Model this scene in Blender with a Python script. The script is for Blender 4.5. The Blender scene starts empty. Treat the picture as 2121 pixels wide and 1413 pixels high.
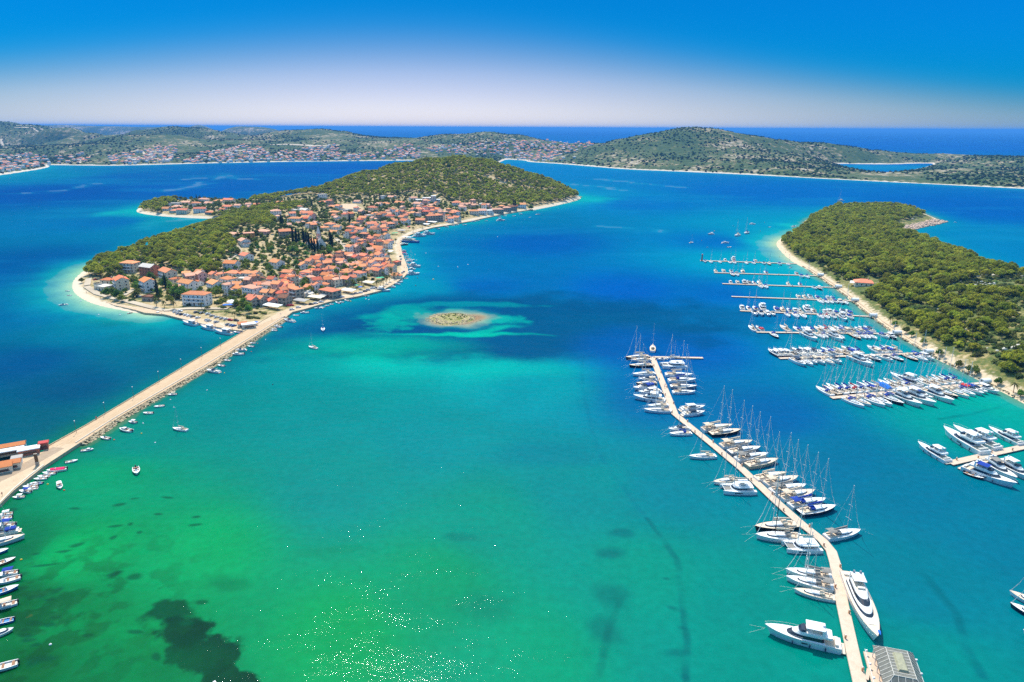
import bpy, math, random
import numpy as np
from mathutils import Vector, Matrix
random.seed(7)
RNG = np.random.default_rng(11)
SC = bpy.context.scene
COL = SC.collection
R = math.radians

# ------------------------------------------------------------------ camera
CAM_H = 140.0
PITCH = 17.36
ROLL = 0.0047
F_PX, CX, CY = 1414.0, 1060.5, 706.5
fwd = Vector((0, math.cos(R(PITCH)), -math.sin(R(PITCH))))
up0 = Vector((0, math.sin(R(PITCH)), math.cos(R(PITCH))))
rt0 = Vector((1, 0, 0))
rt = (rt0 + ROLL * up0).normalized()
up = (up0 - ROLL * rt0).normalized()
CAM = Vector((0, 0, CAM_H))
cam_data = bpy.data.cameras.new("camera")
cam_data.sensor_width = 36.0
cam_data.lens = 36.0 * F_PX / 2121.0
cam_data.clip_start = 1.0
cam_data.clip_end = 200000.0
cam = bpy.data.objects.new("camera", cam_data)
COL.objects.link(cam)
m = Matrix((rt, up, -fwd)).transposed().to_4x4()
m.translation = CAM
cam.matrix_world = m
SC.camera = cam

# ------------------------------------------------------------------ sun, sky, exposure
SUN_EL, SUN_AZ = 57.0, -16.0          # azimuth measured from the view heading, negative = to the west of it
sun_data = bpy.data.lights.new("sun", 'SUN')
sun_data.energy = 2.6
sun_data.angle = R(0.5)
sun_data.color = (1.0, 0.95, 0.86)
sun = bpy.data.objects.new("sun", sun_data)
COL.objects.link(sun)
to_sun = Vector((math.sin(R(SUN_AZ)) * math.cos(R(SUN_EL)), math.cos(R(SUN_AZ)) * math.cos(R(SUN_EL)), math.sin(R(SUN_EL))))
sun.rotation_euler = to_sun.to_track_quat('Z', 'Y').to_euler()
sun.location = (0, 0, 400)

world = bpy.data.worlds.new("World")
SC.world = world
world.use_nodes = True
wn, wl = world.node_tree.nodes, world.node_tree.links
wn.clear()
w_out = wn.new('ShaderNodeOutputWorld')
w_bg = wn.new('ShaderNodeBackground')
w_sky = wn.new('ShaderNodeTexSky')
w_sky.sky_type = 'NISHITA'
w_sky.sun_disc = False
w_sky.sun_elevation = R(SUN_EL)
w_sky.sun_rotation = R(SUN_AZ)
w_sky.altitude = 140
w_sky.air_density = 1.0
w_sky.dust_density = 1.0
w_sky.ozone_density = 1.0
w_bg.inputs['Strength'].default_value = 0.15
# the air is milky at the horizon and deep blue above it: the Nishita colour is tinted by height above the horizon
w_tc = wn.new('ShaderNodeTexCoord')
w_sep = wn.new('ShaderNodeSeparateXYZ')
w_ramp = wn.new('ShaderNodeValToRGB')
w_map = wn.new('ShaderNodeMapRange')
w_map.inputs['From Min'].default_value = 0.0
w_map.inputs['From Max'].default_value = 0.5
w_mul = wn.new('ShaderNodeMix')
w_mul.data_type = 'RGBA'
w_mul.blend_type = 'MULTIPLY'
w_mul.inputs[0].default_value = 1.0
SKY_STOPS = [(0.0, (0.48, 0.53, 0.75)), (0.07, (0.30, 0.31, 0.475)), (0.14, (0.19, 0.225, 0.36)), (0.20, (0.07, 0.16, 0.30)), (0.26, (0.004, 0.132, 0.295)), (0.33, (0.0, 0.122, 0.288)), (0.42, (0.0, 0.122, 0.288)), (1.0, (0.0, 0.122, 0.288))]
el = w_ramp.color_ramp.elements
while len(el) < len(SKY_STOPS):
    el.new(0.5)
w_ramp.color_ramp.interpolation = 'B_SPLINE'
for e, (p, c) in zip(el, SKY_STOPS):
    e.position = p
    e.color = (*c, 1)
wl.new(w_tc.outputs['Generated'], w_sep.inputs[0])
# the milky band stands highest under the sun and thins away from it
w_h = wn.new('ShaderNodeVectorMath'); w_h.operation = 'MULTIPLY'; w_h.inputs[1].default_value = (1, 1, 0)
w_n = wn.new('ShaderNodeVectorMath'); w_n.operation = 'NORMALIZE'
w_d = wn.new('ShaderNodeVectorMath'); w_d.operation = 'DOT_PRODUCT'; w_d.inputs[1].default_value = (math.sin(R(-7)), math.cos(R(-7)), 0)
w_k = wn.new('ShaderNodeMath'); w_k.operation = 'MULTIPLY_ADD'; w_k.inputs[1].default_value = -3.4; w_k.inputs[2].default_value = 4.4
w_e = wn.new('ShaderNodeMath'); w_e.operation = 'MULTIPLY'
wl.new(w_tc.outputs['Generated'], w_h.inputs[0]); wl.new(w_h.outputs[0], w_n.inputs[0]); wl.new(w_n.outputs[0], w_d.inputs[0])
w_l = wn.new('ShaderNodeMath'); w_l.operation = 'MULTIPLY_ADD'; w_l.inputs[1].default_value = 0.05; w_l.inputs[2].default_value = -0.05
w_s = wn.new('ShaderNodeMath'); w_s.operation = 'ADD'
wl.new(w_d.outputs['Value'], w_k.inputs[0]); wl.new(w_k.outputs[0], w_e.inputs[0]); wl.new(w_sep.outputs['Z'], w_e.inputs[1])
wl.new(w_k.outputs[0], w_l.inputs[0]); wl.new(w_e.outputs[0], w_s.inputs[0]); wl.new(w_l.outputs[0], w_s.inputs[1])
wl.new(w_s.outputs[0], w_map.inputs['Value'])
wl.new(w_map.outputs[0], w_ramp.inputs[0])
wl.new(w_sky.outputs[0], w_mul.inputs[6])
# far above the horizon the sky keeps its own colour
w_hi = wn.new('ShaderNodeMapRange'); w_hi.interpolation_type = 'SMOOTHSTEP'
w_hi.inputs['From Min'].default_value = 0.22; w_hi.inputs['From Max'].default_value = 0.6
w_top = wn.new('ShaderNodeMix'); w_top.data_type = 'RGBA'; w_top.inputs[7].default_value = (1, .93, .84, 1)
wl.new(w_sep.outputs['Z'], w_hi.inputs['Value']); wl.new(w_hi.outputs[0], w_top.inputs[0]); wl.new(w_ramp.outputs[0], w_top.inputs[6])
# away from the sun the low sky turns from lavender to clear blue
w_az = wn.new('ShaderNodeMapRange'); w_az.inputs['From Min'].default_value = 1.0; w_az.inputs['From Max'].default_value = .72
w_side = wn.new('ShaderNodeMix'); w_side.data_type = 'RGBA'; w_side.blend_type = 'MULTIPLY'; w_side.inputs[7].default_value = (.80, 1.22, 1.28, 1)
wl.new(w_d.outputs['Value'], w_az.inputs['Value']); wl.new(w_az.outputs[0], w_side.inputs[0]); wl.new(w_top.outputs[2], w_side.inputs[6])
wl.new(w_side.outputs[2], w_mul.inputs[7])
wl.new(w_mul.outputs[2], w_bg.inputs['Color'])
wl.new(w_bg.outputs[0], w_out.inputs[0])

SC.view_settings.view_transform = 'Standard'
SC.view_settings.look = 'None'
SC.view_settings.gamma = 1.0
SC.view_settings.exposure = 1.0
SC.view_settings.use_curve_mapping = False
SC.render.engine = 'CYCLES'
SC.cycles.use_denoising = False
SC.cycles.max_bounces = 6
SC.cycles.diffuse_bounces = 2
SC.cycles.glossy_bounces = 2
SC.cycles.transmission_bounces = 2
SC.cycles.transparent_max_bounces = 4
SC.cycles.volume_bounces = 0

# ------------------------------------------------------------------ photo pixel -> place on the ground
def ray(px, py):
    return (rt * ((px - CX) / F_PX) + up * ((CY - py) / F_PX) + fwd)

def G(px, py, z=0.0):
    d = ray(px, py)
    s = (z - CAM_H) / d.z
    p = CAM + d * s
    return (p.x, p.y)

def RP(px, py, Y):
    d = ray(px, py)
    p = CAM + d * (Y / d.y)
    return (p.x, p.y, p.z)

def DX(px, Y, z=0.0):
    """world xy in photo column px at forward distance Y"""
    zc = Y * math.cos(R(PITCH)) + (CAM_H - z) * math.sin(R(PITCH))
    return ((px - CX) / F_PX * zc, Y)

def to_px(x, y, z):
    d = Vector((x, y, z)) - CAM
    zc = d.dot(fwd)
    return (CX + F_PX * d.dot(rt) / zc, CY - F_PX * d.dot(up) / zc, zc)

# ------------------------------------------------------------------ noise
def _hash(ix, iy, seed):
    h = (ix * 374761393 + iy * 668265263 + seed * 1442695041) & 0xFFFFFFFF
    h = ((h ^ (h >> 13)) * 1274126177) & 0xFFFFFFFF
    return ((h ^ (h >> 16)) & 0xFFFF) / 65535.0

def vnoise(x, y, seed=0):
    x = np.asarray(x, dtype=np.float64); y = np.asarray(y, dtype=np.float64)
    ix = np.floor(x).astype(np.int64); iy = np.floor(y).astype(np.int64)
    fx = x - ix; fy = y - iy
    fx = fx * fx * (3 - 2 * fx); fy = fy * fy * (3 - 2 * fy)
    a = _hash(ix, iy, seed); b = _hash(ix + 1, iy, seed)
    c = _hash(ix, iy + 1, seed); d = _hash(ix + 1, iy + 1, seed)
    return (a * (1 - fx) + b * fx) * (1 - fy) + (c * (1 - fx) + d * fx) * fy

def fbm(x, y, scale, octaves=4, seed=0):
    t, amp, tot = 0.0, 1.0, 0.0
    f = 1.0 / scale
    for o in range(octaves):
        t = t + amp * vnoise(np.asarray(x) * f + 17.3 * o, np.asarray(y) * f - 9.1 * o, seed + o)
        tot += amp
        amp *= 0.5; f *= 2.03
    return t / tot

def sstep(a, b, x):
    t = np.clip((np.asarray(x) - a) / (b - a), 0, 1)
    return t * t * (3 - 2 * t)

def seg_dist(px, py, poly, closed=True):
    n = len(poly)
    best = np.full(np.shape(px), 1e18)
    for i in range(n if closed else n - 1):
        ax, ay = poly[i][:2]; bx, by = poly[(i + 1) % n][:2]
        dx, dy = bx - ax, by - ay
        t = np.clip(((px - ax) * dx + (py - ay) * dy) / (dx * dx + dy * dy + 1e-9), 0, 1)
        best = np.minimum(best, (px - ax - t * dx) ** 2 + (py - ay - t * dy) ** 2)
    return np.sqrt(best)

def inside(px, py, poly):
    n = len(poly)
    r = np.zeros(np.shape(px), dtype=bool)
    for i in range(n):
        ax, ay = poly[i][:2]; bx, by = poly[(i + 1) % n][:2]
        if ay == by:
            continue
        c = ((ay > py) != (by > py)) & (px < (bx - ax) * (py - ay) / (by - ay) + ax)
        r ^= c
    return r

def sdist(px, py, poly):
    d = seg_dist(px, py, poly)
    return np.where(inside(px, py, poly), d, -d)

def smooth_poly(pts, n=2):
    for _ in range(n):
        q = []
        for i in range(len(pts)):
            a, b = pts[i], pts[(i + 1) % len(pts)]
            q.append((a[0] * .75 + b[0] * .25, a[1] * .75 + b[1] * .25))
            q.append((a[0] * .25 + b[0] * .75, a[1] * .25 + b[1] * .75))
        pts = q
    return pts

# ------------------------------------------------------------------ mesh and object helpers
def mesh_np(name, verts, faces, mats=(), smooth=False, attrs=None):
    """verts (n,3) array, faces (m,k) array"""
    me = bpy.data.meshes.new(name)
    verts = np.asarray(verts, dtype=np.float32); faces = np.asarray(faces, dtype=np.int32)
    k = faces.shape[1]
    me.vertices.add(len(verts)); me.vertices.foreach_set('co', verts.ravel())
    me.loops.add(faces.size); me.loops.foreach_set('vertex_index', faces.ravel())
    me.polygons.add(len(faces))
    me.polygons.foreach_set('loop_start', np.arange(len(faces), dtype=np.int32) * k)
    me.polygons.foreach_set('loop_total', np.full(len(faces), k, dtype=np.int32))
    if smooth:
        me.polygons.foreach_set('use_smooth', np.ones(len(faces), dtype=bool))
    for a_name, (kind, data) in (attrs or {}).items():
        a = me.attributes.new(a_name, kind, 'POINT')
        a.data.foreach_set('color' if 'COLOR' in kind else 'value', np.asarray(data, dtype=np.float32).ravel())
    for mt in mats:
        me.materials.append(mt)
    me.update(calc_edges=True)
    return me

class MB:
    """collects shapes into one mesh"""
    def __init__(self):
        self.v = []; self.f = []
    def add(self, v, f):
        o = len(self.v)
        self.v += [tuple(p) for p in v]
        self.f += [tuple(i + o for i in q) for q in f]
        return self
    def box(self, x0, x1, y0, y1, z0, z1, tx=0.0, ty=0.0):
        v = [(x0, y0, z0), (x1, y0, z0), (x1, y1, z0), (x0, y1, z0),
             (x0 + tx, y0 + ty, z1), (x1 - tx, y0 + ty, z1), (x1 - tx, y1 - ty, z1), (x0 + tx, y1 - ty, z1)]
        f = [(3, 2, 1, 0), (4, 5, 6, 7), (0, 1, 5, 4), (1, 2, 6, 5), (2, 3, 7, 6), (3, 0, 4, 7)]
        return self.add(v, f)
    def tube(self, p0, p1, r0, r1=None, n=6):
        r1 = r0 if r1 is None else r1
        p0 = Vector(p0); p1 = Vector(p1)
        d = (p1 - p0).normalized()
        a = d.orthogonal().normalized(); b = d.cross(a)
        v = []
        for p, r in ((p0, r0), (p1, r1)):
            for i in range(n):
                t = 2 * math.pi * i / n
                v.append(p + (a * math.cos(t) + b * math.sin(t)) * r)
        f = [(i, (i + 1) % n, n + (i + 1) % n, n + i) for i in range(n)]
        f += [tuple(range(n - 1, -1, -1)), tuple(range(n, 2 * n))]
        return self.add(v, f)
    def loft(self, rings, cap=True, closed=True):
        n = len(rings[0]); v = [p for r in rings for p in r]; f = []
        for k in range(len(rings) - 1):
            for i in range(n if closed else n - 1):
                j = (i + 1) % n
                f.append((k * n + i, k * n + j, (k + 1) * n + j, (k + 1) * n + i))
        if cap:
            f.append(tuple(range(n - 1, -1, -1)))
            f.append(tuple((len(rings) - 1) * n + i for i in range(n)))
        return self.add(v, f)
    def mesh(self, name, mat=None, smooth=False):
        me = bpy.data.meshes.new(name)
        me.from_pydata(self.v, [], self.f)
        if smooth:
            me.polygons.foreach_set('use_smooth', [True] * len(me.polygons))
        if mat:
            me.materials.append(mat)
        me.update()
        return me

def link(name, data, parent=None, loc=None, rz=None, scale=None):
    o = bpy.data.objects.new(name, data)
    COL.objects.link(o)
    if parent is not None:
        o.parent = parent
    if loc is not None:
        o.location = loc
    if rz is not None:
        o.rotation_euler = (0, 0, rz)
    if scale is not None:
        o.scale = scale
    return o

def tag(o, label=None, cat=None, group=None, kind=None):
    if label: o['label'] = label
    if cat: o['category'] = cat
    if group: o['group'] = group
    if kind: o['kind'] = kind
    return o

# ------------------------------------------------------------------ materials
MATS = {}
def mat(name, color, rough=0.7, spec=0.3, metal=0.0, vary=0.0, vscale=1.5, objvary=0.0, hue=0.0):
    if name in MATS:
        return MATS[name]
    mt = bpy.data.materials.new(name); mt.use_nodes = True
    nt = mt.node_tree; n, l = nt.nodes, nt.links
    b = n['Principled BSDF']
    b.inputs['Roughness'].default_value = rough
    b.inputs['Specular IOR Level'].default_value = spec
    b.inputs['Metallic'].default_value = metal
    b.inputs['Base Color'].default_value = (*color, 1)
    if vary or objvary:
        tc = n.new('ShaderNodeTexCoord'); nz = n.new('ShaderNodeTexNoise')
        nz.inputs['Scale'].default_value = vscale; nz.inputs['Detail'].default_value = 4
        l.new(tc.outputs['Object'], nz.inputs['Vector'])
        mr = n.new('ShaderNodeMapRange')
        mr.inputs['To Min'].default_value = 1 - vary; mr.inputs['To Max'].default_value = 1 + vary
        mr.inputs['From Min'].default_value = .25; mr.inputs['From Max'].default_value = .75
        l.new(nz.outputs[0], mr.inputs['Value'])
        hs = n.new('ShaderNodeHueSaturation')
        hs.inputs['Color'].default_value = (*color, 1)
        if objvary or hue:
            oi = n.new('ShaderNodeObjectInfo')
            m2 = n.new('ShaderNodeMapRange')
            m2.inputs['To Min'].default_value = 1 - objvary; m2.inputs['To Max'].default_value = 1 + objvary
            l.new(oi.outputs['Random'], m2.inputs['Value'])
            mm = n.new('ShaderNodeMath'); mm.operation = 'MULTIPLY'
            l.new(mr.outputs[0], mm.inputs[0]); l.new(m2.outputs[0], mm.inputs[1])
            l.new(mm.outputs[0], hs.inputs['Value'])
            if hue:
                m3 = n.new('ShaderNodeMapRange')
                m3.inputs['To Min'].default_value = .5 - hue; m3.inputs['To Max'].default_value = .5 + hue
                wn_ = n.new('ShaderNodeTexWhiteNoise'); wn_.noise_dimensions = '1D'
                l.new(oi.outputs['Random'], wn_.inputs['W'])
                l.new(wn_.outputs['Value'], m3.inputs['Value']); l.new(m3.outputs[0], hs.inputs['Hue'])
        else:
            l.new(mr.outputs[0], hs.inputs['Value'])
        l.new(hs.outputs[0], b.inputs['Base Color'])
    MATS[name] = mt
    return mt

def ground_mat(name, stops, scale=0.03, detail=8, rough=0.9, bump=0.0, w=0.5, shore=None):
    """mottled ground: two noises drive a colour ramp"""
    mt = bpy.data.materials.new(name); mt.use_nodes = True
    n, l = mt.node_tree.nodes, mt.node_tree.links
    b = n['Principled BSDF']; b.inputs['Roughness'].default_value = rough; b.inputs['Specular IOR Level'].default_value = 0.1
    ge = n.new('ShaderNodeNewGeometry')
    a1 = n.new('ShaderNodeTexNoise'); a1.inputs['Scale'].default_value = scale; a1.inputs['Detail'].default_value = detail; a1.inputs['Roughness'].default_value = .62
    a2 = n.new('ShaderNodeTexNoise'); a2.inputs['Scale'].default_value = scale * 9; a2.inputs['Detail'].default_value = 5
    mx = n.new('ShaderNodeMath'); mx.operation = 'MULTIPLY_ADD'; mx.inputs[1].default_value = w
    m2 = n.new('ShaderNodeMath'); m2.operation = 'MULTIPLY'; m2.inputs[1].default_value = 1 - w
    l.new(ge.outputs['Position'], a1.inputs['Vector']); l.new(ge.outputs['Position'], a2.inputs['Vector'])
    l.new(a2.outputs[0], m2.inputs[0]); l.new(a1.outputs[0], mx.inputs[0]); l.new(m2.outputs[0], mx.inputs[2])
    rp = n.new('ShaderNodeValToRGB')
    el = rp.color_ramp.elements
    while len(el) < len(stops): el.new(.5)
    for e, (p, c) in zip(el, stops):
        e.position = p; e.color = (*c, 1)
    l.new(mx.outputs[0], rp.inputs[0])
    if not shore:
        l.new(rp.outputs[0], b.inputs['Base Color']); return mt
    sa = n.new('ShaderNodeAttribute'); sa.attribute_name = 'shore'
    sm = n.new('ShaderNodeMath'); sm.operation = 'MULTIPLY_ADD'; sm.inputs[1].default_value = shore[0] * 2.4; sm.inputs[2].default_value = -shore[0] * 1.2
    l.new(a2.outputs[0], sm.inputs[0])
    s2 = n.new('ShaderNodeMath'); s2.operation = 'ADD'; l.new(sa.outputs['Fac'], s2.inputs[0]); l.new(sm.outputs[0], s2.inputs[1])
    s3 = n.new('ShaderNodeMapRange'); s3.inputs['From Min'].default_value = shore[0] * .7; s3.inputs['From Max'].default_value = shore[0] * 1.3; s3.inputs['To Min'].default_value = 1; s3.inputs['To Max'].default_value = 0
    l.new(s2.outputs[0], s3.inputs['Value'])
    mxx = n.new('ShaderNodeMix'); mxx.data_type = 'RGBA'; l.new(s3.outputs[0], mxx.inputs[0]); l.new(rp.outputs[0], mxx.inputs[6]); mxx.inputs[7].default_value = (*shore[1], 1)
    l.new(mxx.outputs[2], b.inputs['Base Color'])
    return mt
# ------------------------------------------------------------------ land forms
LANDS = []
class Land:
    def __init__(s, name, poly, ctrl, step, shore_w=60, rough=2.0, rscale=60, holes=(), power=3.0, smooth_n=2, rim=1.1, material=None, margin=24):
        s.name = name
        s.poly = smooth_poly(poly, smooth_n) if smooth_n else poly
        xs = [p[0] for p in poly]; ys = [p[1] for p in poly]
        s.x0, s.y0, s.step = min(xs) - margin, min(ys) - margin, step
        s.nx = int((max(xs) + margin - s.x0) / step) + 2; s.ny = int((max(ys) + margin - s.y0) / step) + 2
        gx = s.x0 + np.arange(s.nx) * step; gy = s.y0 + np.arange(s.ny) * step
        X, Y = np.meshgrid(gx, gy)
        d = sdist(X, Y, s.poly)
        for h in holes:
            d = np.minimum(d, -sdist(X, Y, smooth_poly(h, 2)))
        s.d = d
        C = np.array(ctrl, dtype=float)
        num = np.zeros_like(X); den = np.zeros_like(X)
        for cx, cy, cz in C:
            w = 1.0 / ((X - cx) ** 2 + (Y - cy) ** 2 + (4 * step) ** 2) ** (power / 2)
            num += w * cz; den += w
        base = num / den
        k = np.clip(d / shore_w, 0, 1)
        k = k * (2 - k)
        rg = (fbm(X, Y, rscale, 4, 3) - .5) * 2 * rough
        s.z = np.where(d > 0, np.minimum(d * .28, rim) + k * np.maximum(base + rg - rim, -.3), np.maximum(d * .22, -4))
        s.X, s.Y = X, Y
        LANDS.append(s)
        keep = d > -margin * .9
        idx = np.arange(s.nx * s.ny).reshape(s.ny, s.nx)
        fk = keep[:-1, :-1] | keep[1:, :-1] | keep[:-1, 1:] | keep[1:, 1:]
        F = np.stack([idx[:-1, :-1][fk], idx[:-1, 1:][fk], idx[1:, 1:][fk], idx[1:, :-1][fk]], 1)
        V = np.stack([X.ravel(), Y.ravel(), s.z.ravel()], 1)
        used = np.unique(F); mp = np.full(len(V), -1); mp[used] = np.arange(len(used))
        me = mesh_np(name, V[used], mp[F], [material] if material else [], smooth=True,
                     attrs={'shore': ('FLOAT', d.ravel()[used])})
        s.obj = link(name, me)
        s.obj['kind'] = 'structure'
    def h(s, x, y):
        fx = (np.asarray(x) - s.x0) / s.step; fy = (np.asarray(y) - s.y0) / s.step
        ok = (fx >= 0) & (fy >= 0) & (fx < s.nx - 1) & (fy < s.ny - 1)
        ix = np.clip(fx.astype(int), 0, s.nx - 2); iy = np.clip(fy.astype(int), 0, s.ny - 2)
        a = fx - ix; b = fy - iy; z = s.z
        r = (z[iy, ix] * (1 - a) + z[iy, ix + 1] * a) * (1 - b) + (z[iy + 1, ix] * (1 - a) + z[iy + 1, ix + 1] * a) * b
        return np.where(ok, r, -5)

def height(x, y):
    r = np.full(np.shape(x), -5.0)
    for L in LANDS:
        r = np.maximum(r, L.h(x, y))
    return r

def P(px, py):
    """where the line of sight through a photo pixel meets the land (or the water)"""
    d = ray(px, py)
    s = np.geomspace(120, 7000, 5000)
    x = d.x * s; y = d.y * s; z = CAM_H + d.z * s
    hh = np.maximum(height(x, y), 0)
    k = np.argmax(z < hh)
    if not (z < hh).any():
        return (*G(px, py), 0.0)
    t0 = z[k - 1] - hh[k - 1]; t1 = z[k] - hh[k]
    f = t0 / (t0 - t1 + 1e-9)
    return (x[k - 1] + (x[k] - x[k - 1]) * f, y[k - 1] + (y[k] - y[k - 1]) * f, hh[k - 1] + (hh[k] - hh[k - 1]) * f)

# --- the town's island
I = lambda px, py: G(px, py, 0)
FRONT_PX = [(606, 647), (635, 640), (678, 627), (704, 621), (740, 615), (789, 603), (813, 591), (837, 574.5), (846, 564.5), (841.6, 547.6), (833, 526), (828, 504), (841, 491), (868, 480), (898, 472), (936, 466), (975, 459), (1008, 451.5), (1044, 444), (1080, 438), (1104, 434.7)]
isl_front = [I(583, 662)] + [I(x, y + .8) for x, y in FRONT_PX] + [I(1152, 426), I(1196, 415.5), I(1206, 408)]
isl_back = [DX(1165, 1600), DX(1100, 1690), DX(1020, 1770), DX(950, 1800), DX(860, 1770), DX(780, 1680), DX(700, 1570), DX(620, 1470), DX(560, 1390), DX(470, 1350),
            DX(400, 1345), DX(330, 1330), DX(296, 1280)]
isl_lobe = [I(279, 438), I(300, 444), I(345, 449), I(400, 452), I(445, 453.5), DX(458, 1085), DX(456, 1040),
            DX(425, 985), DX(370, 905), DX(292, 822), DX(235, 752), I(196, 545)]
isl_left = [I(183, 556), I(168, 566), I(154, 580), I(150, 594), I(156, 608), I(176, 622), I(205, 633), I(240, 640), I(280, 648), I(312, 651),
            I(345, 654), I(378, 663), I(413, 673), I(445, 680), I(478, 686), I(507, 689), I(530, 682), I(550, 673)]
isl_poly = isl_front + isl_back + isl_lobe + isl_left
T = 8.0
def RC(px, py, Y, dz=T):
    x, y, z = RP(px, py, Y); return (x, y, z - dz)
isl_ctrl = [RC(950, 322, 1520), RC(1000, 326, 1520), RC(890, 327, 1520), RC(830, 337, 1510), RC(765, 354, 1470), RC(700, 375, 1400), RC(640, 390, 1370), RC(590, 400, 1350), RC(540, 407, 1320),
            RC(1050, 341, 1510), RC(1100, 359, 1500), RC(1150, 375, 1490), RC(1182, 388, 1475),
            (*DX(950, 1650), 62), (*DX(1050, 1620), 42), (*DX(850, 1640), 45), (*DX(750, 1560), 22), (*DX(1120, 1600), 18), (*DX(650, 1440), 10),
            (*DX(960, 1200), 9), (*DX(860, 1200), 12), (*DX(760, 1180), 14), (*DX(1040, 1260), 9), (*DX(1120, 1350), 9), (*DX(660, 1250), 10),
            (*DX(600, 1080), 14), (*DX(540, 1040), 12), (*DX(500, 980), 15), (*DX(430, 900), 14), (*DX(370, 830), 11), (*DX(300, 745), 8), (*DX(250, 690), 5),
            (*DX(560, 860), 19), (*DX(640, 880), 15), (*DX(560, 760), 12), (*DX(480, 760), 14), (*DX(680, 800), 10), (*DX(740, 900), 10), (*DX(400, 680), 8), (*DX(480, 650), 6),
            (*DX(620, 660), 5), (*DX(700, 680), 4), (*DX(780, 720), 3), (*DX(800, 800), 4), (*DX(790, 900), 4), (*DX(330, 600), 2.5), (*DX(420, 580), 2.2), (*DX(500, 565), 2),
            (*DX(400, 1180), 9), (*DX(340, 1210), 6), (*DX(470, 1180), 9), (*DX(540, 1220), 10), (*DX(720, 1020), 12), (*DX(840, 1020), 6)]
M_isl = ground_mat("island_ground", [(0.32, (.07, .10, .025)), (0.42, (.14, .15, .045)), (0.50, (.42, .31, .15)), (0.60, (.55, .41, .24)), (0.75, (.62, .50, .34))], 0.03, 9, shore=(7, (.66, .54, .39)))
L_isl = Land("island_terrain", isl_poly, isl_ctrl, 5.0, shore_w=70, rough=1.5, material=M_isl)

# --- the wooded peninsula with the marina
pen_front = [(430, 120), (395, 220), I(2200, 872), I(2121, 834), I(2100, 822), I(2050, 797), I(2000, 773), I(1940, 744), I(1880, 708), I(1830, 676), I(1790, 645), I(1752, 613), I(1705, 580),
             I(1668, 556), I(1640, 541), I(1617, 520), I(1606, 504), I(1620, 493), I(1642, 481), I(1668, 466), I(1664, 459), I(1682, 451), I(1700, 441), I(1722, 429)]
pen_back = [DX(1760, 1285), DX(1830, 1295), DX(1890, 1275), DX(1918, 1190), I(1950, 458), I(1920, 467), I(1870, 474), DX(1900, 930), DX(1990, 800), DX(2080, 690), DX(2170, 620), DX(2300, 560), DX(2600, 480), (760, 320), (800, 120)]
pen_ctrl = [RC(1840, 419, 1225, 7), RC(1780, 423, 1235, 7), RC(1900, 430, 1210, 7), (*DX(1760, 1100), 6), (*DX(1740, 950), 7), (*DX(1820, 1000), 9), (*DX(1700, 860), 5), (*DX(1780, 820), 9),
            (*DX(1860, 860), 11), RC(1960, 492, 850, 7), RC(2050, 520, 715, 7), RC(2121, 540, 620, 7), (*DX(1850, 730), 11), (*DX(1900, 640), 12), (*DX(2000, 580), 15), (*DX(2000, 700), 9),
            (*DX(2100, 500), 18), (*DX(2100, 430), 15), (*DX(2040, 460), 11), (*DX(1960, 520), 9), (*DX(1880, 600), 7), (*DX(2200, 430), 24), (*DX(2300, 480), 22), (560, 260, 26), (640, 300, 24)]
M_pen = ground_mat("peninsula_ground", [(0.32, (.06, .09, .02)), (0.48, (.11, .135, .035)), (0.56, (.24, .20, .07)), (0.63, (.46, .34, .17)), (0.72, (.62, .52, .38))], 0.04, 9, shore=(6, (.62, .48, .32)))
L_pen = Land("peninsula_terrain", pen_front + pen_back, pen_ctrl, 5.0, shore_w=75, rough=1.6, material=M_pen)

# --- the mainland across the bay
main_shore = [DX(-160, 2350), I(-60, 370), I(0, 363), I(40, 357), I(85, 350), I(104, 345), I(92, 341.5), I(150, 342.5), I(225, 343.5), I(300, 342), I(400, 339), I(500, 337), I(600, 335), I(700, 334), I(800, 333), I(880, 332),
              I(960, 332), DX(1030, 2900), I(1046, 330), I(1066, 331), I(1090, 332.5), I(1096, 335.5), I(1140, 338), I(1180, 341), I(1240, 346), I(1300, 351), I(1400, 355), I(1500, 359.5), I(1600, 364.5), I(1700, 370), I(1800, 375),
              I(1900, 380), I(2000, 385), I(2121, 391), I(2250, 398), I(2400, 402)]
main_back = [DX(2460, 2900), DX(2250, 3100), DX(2100, 3500), DX(1960, 3700), DX(1750, 3900), DX(1500, 4000), DX(1300, 4200), DX(1000, 4900), DX(700, 5200), DX(300, 5600), DX(0, 6100), DX(-350, 6300)]
lagoon = [RP(1722, 339, 2700)[:2], I(1722, 339), I(1780, 340), I(1850, 340.5), I(1900, 338.5), I(1938, 338.5), I(1925, 345), I(1890, 352), I(1850, 358), I(1810, 357), I(1775, 352), I(1745, 345)]
lagoon = lagoon[1:]
def hill(px, py, Y, dz=2):
    return RC(px, py, Y, dz)
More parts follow.
